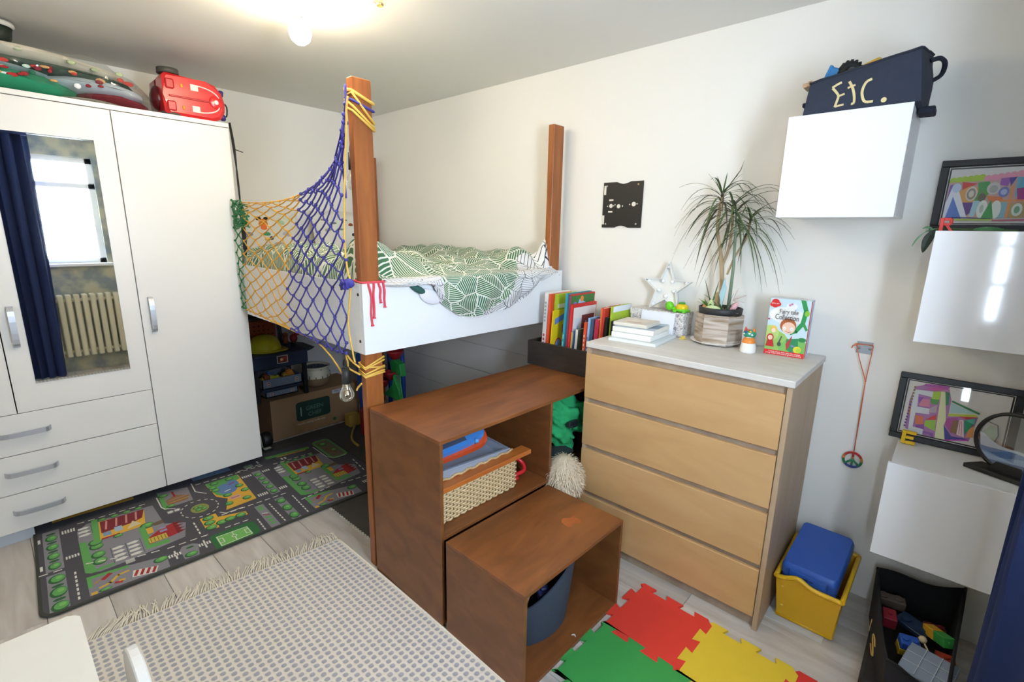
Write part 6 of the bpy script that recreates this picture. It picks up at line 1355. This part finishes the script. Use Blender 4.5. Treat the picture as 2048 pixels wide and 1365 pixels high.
# black toy bag
t = thing('toy_bag', 'black fabric storage bag full of toys under the wall cabinets', 'bag', (3.75, -.3, 0))
PB = [(3.648, -.08), (3.884, -.06), (3.862, -.585), (3.735, -.62)]; PTp = [(3.640, -.055), (3.90, -.03), (3.862, -.60), (3.715, -.60)]
BLK = mat('#1b1b1e', .9, var=.15, scale=50, bump=.4, bscale=200); HB = (.205, .235, .215, .225)
def bs(i, ins=0.0):
    j = (i+1) % 4
    def fn(u, v):
        a, b_, c, d = (Vector(p) for p in (PB[i], PB[j], PTp[j], PTp[i])); p = (a*(1-u)+b_*u)*(1-v)+(d*(1-u)+c*u)*v
        ed = (b_-a).normalized(); n_ = Vector((-ed.y, ed.x)) if i == 3 else Vector((-ed.y, ed.x)); ce = Vector((3.78, -.32)); n_ = n_ if n_.dot(p-ce) > 0 else -n_
        bulge = (.02 if i == 3 else .006)*math.sin(PI*u)*math.sin(PI*min(1, v*.9+.05))*(1+.5*(vnoise(u*5, v*3+i)-.5))
        p = p+n_*bulge-n_*ins; z = .001+(HB[i]*(1-u)+HB[j]*u+.008*math.sin(7*u+i)-.012*math.sin(PI*u))*v
        return Vector((p.x, min(p.y, WA-.004), z))
    return fn
mb = MB()
for i in range(4): mb.grid(bs(i), 14, 8); mb.grid(bs(i, .007), 14, 8)
mb.poly([(*p, .002) for p in PB]); part('body', mb, BLK, t)
mb = MB()
for i in range(4): mb.tube([bs(i, .003)(u/14, 1) for u in range(15)], .005, 6)
part('hem', mb, mat('#151517', .9), t)
fS = bs(3)
mb = MB(); g_ = mat('#c8a45a', .6)
def onbag(u, v):
    p = fS(u, v); e = .002; q1 = fS(min(u+.01, 1), v)-p; q2 = fS(u, min(v+.01, 1))-p; n_ = q1.cross(q2).normalized(); n_ = n_ if n_.x < 0 else -n_; return p+n_*.0025
for pts in ([(.30, .70), (.35, .745), (.41, .71), (.40, .65), (.34, .60), (.30, .54), (.345, .485), (.42, .51)], ):
    c = catmull([onbag(1-u, v) if False else onbag(u, v) for u, v in pts], 4); mb.tube(c, .0026, 5)
mb.tube([onbag(.53, .74), onbag(.54, .5)], .0018, 5); part('lettering', mb, g_, t)
def brick(name, c, s, rz, rx, cols, label, studs=0):
    M = Matrix.Translation(c) @ Matrix.Rotation(rz, 4, 'Z') @ Matrix.Rotation(rx, 4, 'X'); b_ = thing(name, label, 'toy', c); n_ = len(cols)
    for k, col in enumerate(cols):
        mb = loc_mb(M); z0, z1 = -s[2]/2+s[2]*k/n_, -s[2]/2+s[2]*(k+1)/n_; mb.box(-s[0]/2, s[0]/2, -s[1]/2, s[1]/2, z0, z1-.0005, bev=.002)
        if k == n_-1:
            for q_ in range(studs): mb.cyl(((q_-(studs-1)/2)*s[0]/max(1, studs), 0, z1-.001), ((q_-(studs-1)/2)*s[0]/max(1, studs), 0, z1+.006), s[0]*.16, n=10)
        part('brick', mb, mat(col, .35), b_)
brick('toy_bricks', (3.765, -.395, .165), (.052, .04, .06), .3, .25, ['#d8b42c', '#2c57b0'], 'yellow and blue toy bricks stuck together in the black bag', 2)
brick('toy_bricks', (3.838, -.285, .175), (.034, .034, .105), .55, 1.25, ['#e0a92c', '#3f9a48'], 'orange and green toy bricks lying in the black bag', 1)
brick('toy_brick', (3.705, -.28, .16), (.04, .05, .045), .2, .2, ['#8e2430'], 'dark red toy brick at the left side of the black bag', 1)
brick('toy_plate', (3.775, -.24, .145), (.10, .06, .018), -.5, .15, ['#1f3656'], 'dark blue toy plate deeper in the black bag', 2)
brick('toy_brick', (3.83, -.2, .135), (.06, .03, .03), .3, .1, ['#6e1c20'], 'maroon toy brick at the back of the black bag', 2)
brick('toy_brick', (3.70, -.13, .135), (.09, .04, .035), .2, .1, ['#7a6a60'], 'brown grey toy block in the far left corner of the black bag', 2)
brick('toy_brick', (3.86, -.36, .145), (.05, .04, .03), .1, .1, ['#a03a26'], 'rust coloured toy brick under the orange and green bricks', 1)
mb = MB(); a, b_ = Vector((3.797, -.372, .195)), Vector((3.826, -.40, .16)); mb.tube([a, b_], .003, 6); mb.ball(a, .012, 10, 7); single('toy_stick', mb, mat('#d8c09a', .5), 'pale stick with round ball end in the black bag', 'toy')
t = thing('parts_box', 'clear grey compartment box lying tilted in the black toy bag', 'box', (3.83, -.47, .16))
M = Matrix.Translation((3.818, -.475, .170)) @ Matrix.Rotation(math.radians(-12), 4, 'Z') @ Matrix.Rotation(math.radians(10), 4, 'X')
mb = loc_mb(M); mb.box(-.062, .062, -.065, .065, -.012, .012, bev=.003); part('case', mb, mat('#8d99ab', .2, var=.1), t)
mb = loc_mb(M)
for x in (-.02, .02): mb.box(x-.001, x+.001, -.062, .062, .012, .0145)
for y in (-.022, .02): mb.box(-.06, .06, y-.001, y+.001, .012, .0145)
part('divider', mb, mat('#b4bdc9', .3), t)
mb = MB(); mb.box(3.72, 3.75, -.672, -.64, 0.0, .03, bev=.003); mb.cyl((3.735, -.656, .03), (3.735, -.656, .037), .008, n=10); single('blue_brick', mb, mat('#2b55a8', .35), 'blue toy brick on the floor at the foot of the black bag', 'toy')
mb = MB(); mb.box(3.66, 3.87, -.56, -.08, .004, .09, bev=.01); single('toy_pile', mb, mat('#2a2422', .9, var=.6, scale=30), 'jumbled dark toys filling the bottom of the black bag', 'toys')['kind'] = 'stuff'

# ------------------------------------------------------------------ under the bed
t = thing('carton', 'brown cardboard carton with dark green printed logo under the bed', 'carton', (.13, -.70, .0045))
KB = mat('#9a7a58', .85, var=.06); kx0, kx1, ky0, ky1, kz = -.034, .294, -1.05, -.37, .30
mb = MB(); mb.box(kx0, kx1, ky0, ky1, .0045, kz-.004, bev=.002); part('carton_body', mb, KB, t)
for a, b_ in ((kx0, (kx0+kx1)/2-.001), ((kx0+kx1)/2+.001, kx1)):
    mb = MB(); mb.box(a, b_, ky0, ky1, kz-.0035, kz, bev=.001); part('flap', mb, KB, t)
x = kx1+.0003
art('logo_print', t, (x, -.875, .098), (0, .26, 0), (0, 0, .145), [('poly', rr(0, 1, 0, 1, .12), '#17382f'), ('rect', .12, .25, .15, .72, '#8fae9a')])
CT = mat('#5f7f6c', .8)
text('logo_text', 'GREEN', t, (x+.002, -.805, .170), (0, 1, 0), (0, 0, 1), .044, CT); text('logo_text', 'CHEF', t, (x+.002, -.79, .122), (0, 1, 0), (0, 0, 1), .044, CT)
text('slogan_text', 'Healthy eating made easy', t, (x+.001, -.875, .070), (0, 1, 0), (0, 0, 1), .021, mat('#cfc6b4', .8))
art('address_label', t, (x, -.592, .247), (0, .15, 0), (0, 0, .030), [('rect', 0, 0, 1, 1, '#c9c9cc'), ('line', [(.1, .65), (.35, .65)], .004, '#6a6a70'), ('line', [(.45, .65), (.85, .65)], .006, '#6a6a70'), ('line', [(.15, .35), (.8, .35)], .003, '#8a8a90')])
art('green_mark', t, (x, -.60, .03), (0, .03, 0), (0, 0, .03), [('ell', .5, .5, .45, .45, '#1f5a3a')])
# toy work bench
t = thing('toy_workbench', 'dark navy toy workbench with grey trays standing on the carton', 'toy', (.15, -.95, kz))
NV, GT = mat('#222f4a', .5), mat('#6f7a8c', .5)
for x_, y_ in ((.0, -1.12), (.27, -1.12), (.0, -.785), (.27, -.785)):
    mb = MB(); mb.box(x_, x_+.028, y_-.014, y_+.014, kz, .535, bev=.004); part('leg', mb, mat('#15171c', .5), t)
mb = MB(); mb.box(-.02, .315, -1.15, -.765, .535, .645, bev=.008); mb.box(-.02, .36, -1.15, -.80, .63, .648, bev=.004); part('bench_top', mb, NV, t)
mb = MB(); mb.prism([(-.765, .645), (-.68, .628), (-.70, .615), (-.765, .60)], .2, (.05, 0, 0), (0, 1, 0), (0, 0, 1), (1, 0, 0)); part('side_arm', mb, mat('#2a3330', .6), t)
art('sticker', t, (.316, -.985, .565), (0, .075, 0), (0, 0, .055), [('rect', 0, 0, 1, 1, '#d8b9a4'), ('rect', .07, .09, .93, .91, '#2b2f3a'), ('poly', [(.2, .2), (.6, .25), (.75, .8), (.3, .7)], '#c9482f'), ('rect', .75, .1, .9, .9, '#b23a34'), ('ell', .4, .5, .12, .18, '#e0c98a')])
def tray(y0, y1, z0, h, name):
    mb = MB(); mb.box(.06, .30, y0, y1, z0, z0+.006); mb.box(.294, .30, y0, y1, z0, z0+h); mb.box(.06, .066, y0, y1, z0, z0+h); mb.box(.06, .30, y0, y0+.006, z0, z0+h); mb.box(.06, .30, y1-.006, y1, z0, z0+h); p_ = part(name, mb, GT, t)
    for y in (y0+.03, y1-.05): art('tray_sticker', p_, (.3004, y, z0+h*.25), (0, .022, 0), (0, 0, h*.5), [('rect', 0, 0, 1, 1, '#c9b9b4'), ('rect', .15, .1, .85, .9, '#6a3f46'), ('rect', .3, .3, .7, .7, '#c9a59a')])
tray(-1.09, -.815, .395, .065, 'tray'); tray(-1.075, -.85, .330, .04, 'lower_tray')
mb = MB(); mb.box(.06, .29, -1.09, -.82, .372, .394); part('tray_shelf', mb, NV, t)
for k, (y, c, s, lab) in enumerate(((-1.06, '#c9a92c', (.05, .04, .05), 'yellow toy screw at the left of the workbench tray'), (-1.035, '#8a4a26', (.05, .04, .075), 'brown toy nut behind the yellow screw'), (-1.0, '#4a74c8', (.03, .02, .09), 'blue toy bolt upright in the workbench tray'), (-.97, '#c2c22e', (.03, .11, .055), 'lime toy saw blade across the workbench tray'), (-.905, '#b8902e', (.04, .035, .06), 'mustard toy nut in the middle of the workbench tray'), (-.865, '#c9802c', (.04, .045, .085), 'orange toy nut at the right of the workbench tray'))):
    mb = MB(); mb.M = Matrix.Translation((.22+.01*(k % 2), y, .402+s[2]/2)) @ Matrix.Rotation(.4*(k % 3-1), 4, 'X'); mb.box(-s[0]/2, s[0]/2, -s[1]/2, s[1]/2, -s[2]/2, s[2]/2, bev=.008, seg=2); mb.cyl((0, 0, s[2]/2-.002), (0, 0, s[2]/2+.008), min(s[0], s[1])*.35, n=10)
    single('toy_tool', mb, mat(c, .4), lab, 'toy', 'toys in the workbench tray')
t2 = thing('toy_hard_hat', 'yellow toy hard hat on the workbench under the bed', 'hat', (.20, -1.0, .649))
mb = MB(); mb.lathe([(.125, .002), (.112, .006), (.108, .03), (.098, .06), (.075, .088), (.04, .104), (0, .108)], (.19, -1.01, .649), 28, flat=.95); part('dome', mb, mat('#cdc62c', .2), t2)
mb = MB(); mb.lathe([(.108, .004), (.128, .0), (.131, .003), (.11, .009)], (.195, -1.005, .649), 28); mb.ball((.27, -.955, .657), (.07, .07, .006), 14, 6); part('brim', mb, mat('#c9c02a', .2), t2)
t3 = thing('toy_pegboard', 'orange perforated toy pegboard behind the yellow hard hat', 'toy', (.0, -1.0, .648))
mb = MB(); mb.prism(rr(-1.13, -.86, .66, .825, .02), .016, (.005, 0, 0), (0, 1, 0), (0, 0, 1), (1, 0, 0), bev=.002); part('panel', mb, mat('#b5552c', .5), t3)
mb = MB()
for i in range(8):
    for j in range(4):
        y, z = -1.105+.032*i, .69+.032*j
        if (i+j) % 5 != 4: mb.cyl((.0208, y, z), (.0216, y, z), .006, n=8)
part('peg_holes', mb, mat('#3a1d14', .8), t3)
mb = MB(); mb.tube(catmull([(.01, -1.14, .649), (.01, -1.145, .80), (.01, -1.12, .845), (.01, -.89, .84), (.01, -.835, .80), (.012, -.825, .649)], 5), .014, 8); part('frame_tube', mb, mat('#4a5058', .5), t3)
mb = MB(); mb.ball((.02, -1.08, .868), (.04, .06, .02), 12, 7, warp=lambda p: p*(1+.3*math.sin(30*p.y))); mb.ball((.02, -1.0, .862), (.03, .05, .012), 10, 6); single('dark_toy', mb, mat('#18271f', .6), 'dark green and black toy lying on top of the pegboard', 'toy')
t4 = thing('toy_drill', 'red toy drill with dark grip beside the yellow hard hat', 'toy', (.2, -.82, .649))
mb = MB(); mb.ball((.2, -.81, .705), (.03, .026, .034), 12, 8); mb.prism([(0, 0), (.04, .008), (.05, .022), (.0, .03)], .03, (.185, -.80, .72), (0, 1, 0), (0, 0, 1), (1, 0, 0), bev=.003); part('body', mb, mat('#8e2227', .4), t4)
mb = MB(); mb.cyl((.2, -.82, .649), (.2, -.812, .70), .015, .012, 10); part('grip', mb, mat('#1a1a1c', .5), t4)
mb = MB(); mb.cyl((.12, -.835, .66), (.12, -.835, .715), .02, .016, 10); mb.ball((.12, -.835, .72), (.02, .02, .016), 10, 6); single('toy_torch', mb, mat('#9a4a36', .5), 'small rust red toy torch left of the red drill', 'toy')
t5 = thing('bowl_of_marbles', 'cream ribbed bowl of dark pebbles on the carton', 'bowl', (.16, -.645, kz))
mb = MB(); mb.lathe([(0, 0), (.06, 0), (.088, .02), (.102, .055), (.104, .075)], (.16, -.645, kz+.0005), 32); part('lower_bowl', mb, mat('#8a7358', .7), t5)
mb = MB(); mb.lathe([(.104, .075), (.103, .10), (.094, .13), (.09, .14), (.105, .148), (.108, .158), (.10, .162), (.085, .142), (.08, .11), (0, .10)], (.16, -.645, kz+.0005), 32); part('upper_bowl', mb, mat('#cfc6b2', .6), t5)
mb = MB()
for k in range(14):
    a = 2*PI*k/14; r_ = .1045; h = .022*hsh(k, 3)+.012; mb.tube([(.16+r_*math.cos(a), -.645+r_*math.sin(a), kz+.075), (.16+r_*.995*math.cos(a), -.645+r_*.995*math.sin(a), kz+.075+h)], .004, 5)
part('drip_rim', mb, mat('#6e5a46', .7), t5)
mb = MB()
for k in range(60):
    a, r_ = 2.399*k, .085*math.sqrt((k+.5)/60); mb.ball((.16+r_*math.cos(a), -.645+r_*math.sin(a), kz+.140+.022*(1-r_/.09)), (.013, .012, .009), 7, 5)
single('pebbles', mb, mat('#39404e', .35, var=.5, scale=40), 'dark pebbles heaped in the cream bowl', 'pebbles')['kind'] = 'stuff'
t6 = thing('toy_roller', 'black toy machine with pale strips on the floor by the carton', 'toy', (.36, -1.12, .0045))
mb = MB(); mb.M = Matrix.Translation((.35, -1.12, .058)) @ Matrix.Rotation(PI/2, 4, 'X'); mb.lathe([(0, -.03), (.045, -.03), (.052, -.02), (.052, .02), (.045, .03), (0, .03)], n=20); part('wheel', mb, mat('#141614', .5), t6)
mb = MB(); mb.box(.36, .44, -1.17, -1.11, .006, .022, bev=.004); mb.box(.33, .38, -1.19, -1.17, .02, .10, bev=.006); part('chassis', mb, mat('#1c211d', .6), t6)
mb = MB(); mb.tube([(.405, -1.165, .03), (.398, -1.168, .08), (.385, -1.165, .11)], .004, 5); mb.box(.41, .436, -1.165, -1.12, .0225, .026); part('pale_strip', mb, mat('#b9b9a6', .6), t6)
# marble run tower behind the near post
t7 = thing('marble_run', 'blue red and green plastic toy tower behind the near bed post', 'toy', (.6, -.32, .0045))
bl_, rd_, gr_ = mat('#1f4aa0', .4), mat('#a02028', .4), mat('#2f9a4a', .4)
for x_, y_ in ((.42, -.42), (.655, -.42), (.42, -.16), (.60, -.16)):
    mb = MB(); mb.tube([(x_, y_, .0045), (x_*.985+.008, y_+.01, .3), (x_, y_, .66)], .018, 8); part('column', mb, bl_, t7)
mb = MB(); mb.box(.40, .74, -.44, -.42, .20, .56, bev=.006); part('blue_panel', mb, bl_, t7)
mb = MB(); mb.box(.39, .74, -.46, -.12, .0045, .05, bev=.012); part('base', mb, mat('#1a2f66', .4), t7)
for (x_, y_, z_, m_, r_) in ((.72, -.30, .555, rd_, .06), (.68, -.32, .39, rd_, .05), (.55, -.30, .30, rd_, .05)):
    mb = MB(); mb.lathe([(0, 0), (r_*.5, 0), (r_, .05), (r_*1.05, .065), (r_*.9, .06), (r_*.5, .012), (0, .012)], (x_, y_, z_), 18); part('cup', mb, m_, t7)
mb = MB(); mb.prism([(.66, .43), (.79, .43), (.77, .52), (.70, .54), (.64, .52)], .05, (0, -.30, 0), (1, 0, 0), (0, 0, 1), (0, 1, 0), bev=.006); part('green_funnel', mb, gr_, t7)
mb = MB(); mb.prism([(.60, .26), (.84, .25), (.80, .35), (.74, .44), (.73, .36), (.66, .30)], .03, (0, -.34, 0), (1, 0, 0), (0, 0, 1), (0, 1, 0), bev=.005); mb.tube([(.775, -.30, .45), (.79, -.31, .38), (.82, -.32, .30), (.845, -.33, .255)], .006, 6); part('green_chute', mb, gr_, t7)
mb = MB(); mb.lathe([(0, 0), (.03, .0), (.06, .06), (.055, .06), (.026, .01), (0, .01)], (.45, -.43, .62), 16); part('pale_green_cup', mb, mat('#7fc4a0', .4), t7)
mb = MB(); mb.ball((.72, -.31, .66), (.03, .03, .03), 12, 8); part('blue_cap', mb, bl_, t7)
mb = MB(); mb.box(.62, .70, -.56, -.49, .0045, .20, bev=.01); mb.box(.63, .69, -.55, -.50, .2, .215, bev=.004); single('red_toy_box', mb, mat('#7c1a22', .5), 'dark red toy box standing on the mat left of the near post', 'toy')
mb = MB(); mb.tube(catmull([(.45, -.50, .012), (.55, -.58, .012), (.68, -.66, .014), (.80, -.68, .012)], 4), .009, 6); mb.box(.38, .46, -.55, -.46, .0045, .10, bev=.006); single('yellow_toy', mb, mat('#a88a3a', .6), 'mustard yellow toy track lying on the mat by the carton', 'toy')

# ------------------------------------------------------------------ window side of the room
def curtain(y0, y1, xf, label, amp=.045, n=9, flare=0.0, z0=.015):
    t = thing('curtain', label, 'curtain', (WC-.2, (y0+y1)/2, 0))
    def fn(u, v):
        y = y0+(y1-y0)*u; ph = 2*PI*n*u*.5
        x = xf+amp*(1+math.cos(ph+.6*math.sin(3*v)))*(.75+.35*v)*1.0+.012*vnoise(u*7, v*5)-flare*(1-v)**2*.0
        return Vector((x, y+.012*math.sin(ph*1.3+v*2)+(.02*(1-v)**3)*math.sin(5*u), z0+(2.26-z0)*v))
    mb = MB(); mb.grid(fn, 90, 24); mb.grid(lambda u, v: fn(u, v)+Vector((.003, 0, 0)), 90, 24); part('cloth', mb, mat('#1f2f5e', .9, var=.15, scale=8, bump=.3, bscale=180), t)
    mb = MB(); mb.box(xf-.005, xf+amp*2.5, y0, y1, 2.25, 2.275, bev=.003); part('heading_tape', mb, mat('#1b2a54', .9), t)
curtain(-.86, -.60, 3.874, 'dark navy blue curtain hanging at the right edge of the picture', .04, 8)
curtain(-2.32, -1.80, 3.90, 'navy blue curtain on the far side of the window seen in the mirror', .04, 12)
t = thing('curtain_rod', 'steel curtain rod above the window', 'rod', (WC-.1, -1.4, 2.28))
mb = MB(); mb.cyl((4.0, -2.5, 2.285), (4.0, -.2, 2.285), .011, n=12); part('rod', mb, STEEL, t)
for y in (-2.45, -1.4, -.25):
    mb = MB(); mb.box(4.0, WC, y-.006, y+.006, 2.279, 2.291); part('rod_bracket', mb, STEEL, t)
t = thing('radiator', 'cream painted column radiator under the window', 'radiator', (4.06, -1.5, 0))
RC = mat('#d8d1b6', .45)
for k in range(14):
    y = -1.86+.062*k
    mb = MB(); mb.box(4.0, 4.085, y, y+.045, .17, .80, bev=.014, seg=3); part('section', mb, RC, t)
mb = MB(); mb.cyl((4.045, -1.87, .74), (4.045, -.98, .74), .018, n=10); mb.cyl((4.045, -1.87, .22), (4.045, -.98, .22), .018, n=10); mb.cyl((4.045, -1.85, 0), (4.045, -1.85, .2), .012, n=10); mb.cyl((4.045, -1.0, 0), (4.045, -1.0, .2), .012, n=10); part('pipe', mb, RC, t)
# childrens table and chair
t = thing('kids_table', 'white childrens table with rounded corner in the near left', 'table', (2.55, -2.55, 0))
mb = MB(); mb.prism(rr(2.200, 2.95, -2.82, -2.249, .022), .022, (0, 0, .523), bev=.004); part('tabletop', mb, mat('#e9e7e0', .35), t)
for x_, y_ in ((2.24, -2.79), (2.24, -2.30), (2.9, -2.79), (2.9, -2.30)):
    mb = MB(); mb.box(x_-.018, x_+.018, y_-.018, y_+.018, .0, .523, bev=.004); part('leg', mb, mat('#e9e7e0', .35), t)
t = thing('kids_chair', 'white childrens chair with rounded back at the bottom edge', 'chair', (2.53, -2.19, 0))
CH = mat('#ececea', .3)
mb = MB(); out = [(-.135, .16)]+[(.135*-math.cos(PI*i/14), .43+.145*math.sin(PI*i/14)) for i in range(15)]+[(.135, .16)]
mb.prism(out[::-1], .022, (2.525, -2.178, .02), (1, 0, 0), (0, 0, 1), (0, -1, 0), bev=.003); part('backrest', mb, CH, t)
mb = MB(); mb.prism(rr(2.40, 2.65, -2.44, -2.20, .03), .018, (0, 0, .285), bev=.003); part('seat', mb, CH, t)
for x_, y_ in ((2.42, -2.42), (2.63, -2.42), (2.42, -2.186), (2.63, -2.186)):
    mb = MB(); mb.cyl((x_, y_, .011), (x_, y_, .285), .014, .017, 10); part('leg', mb, CH, t)
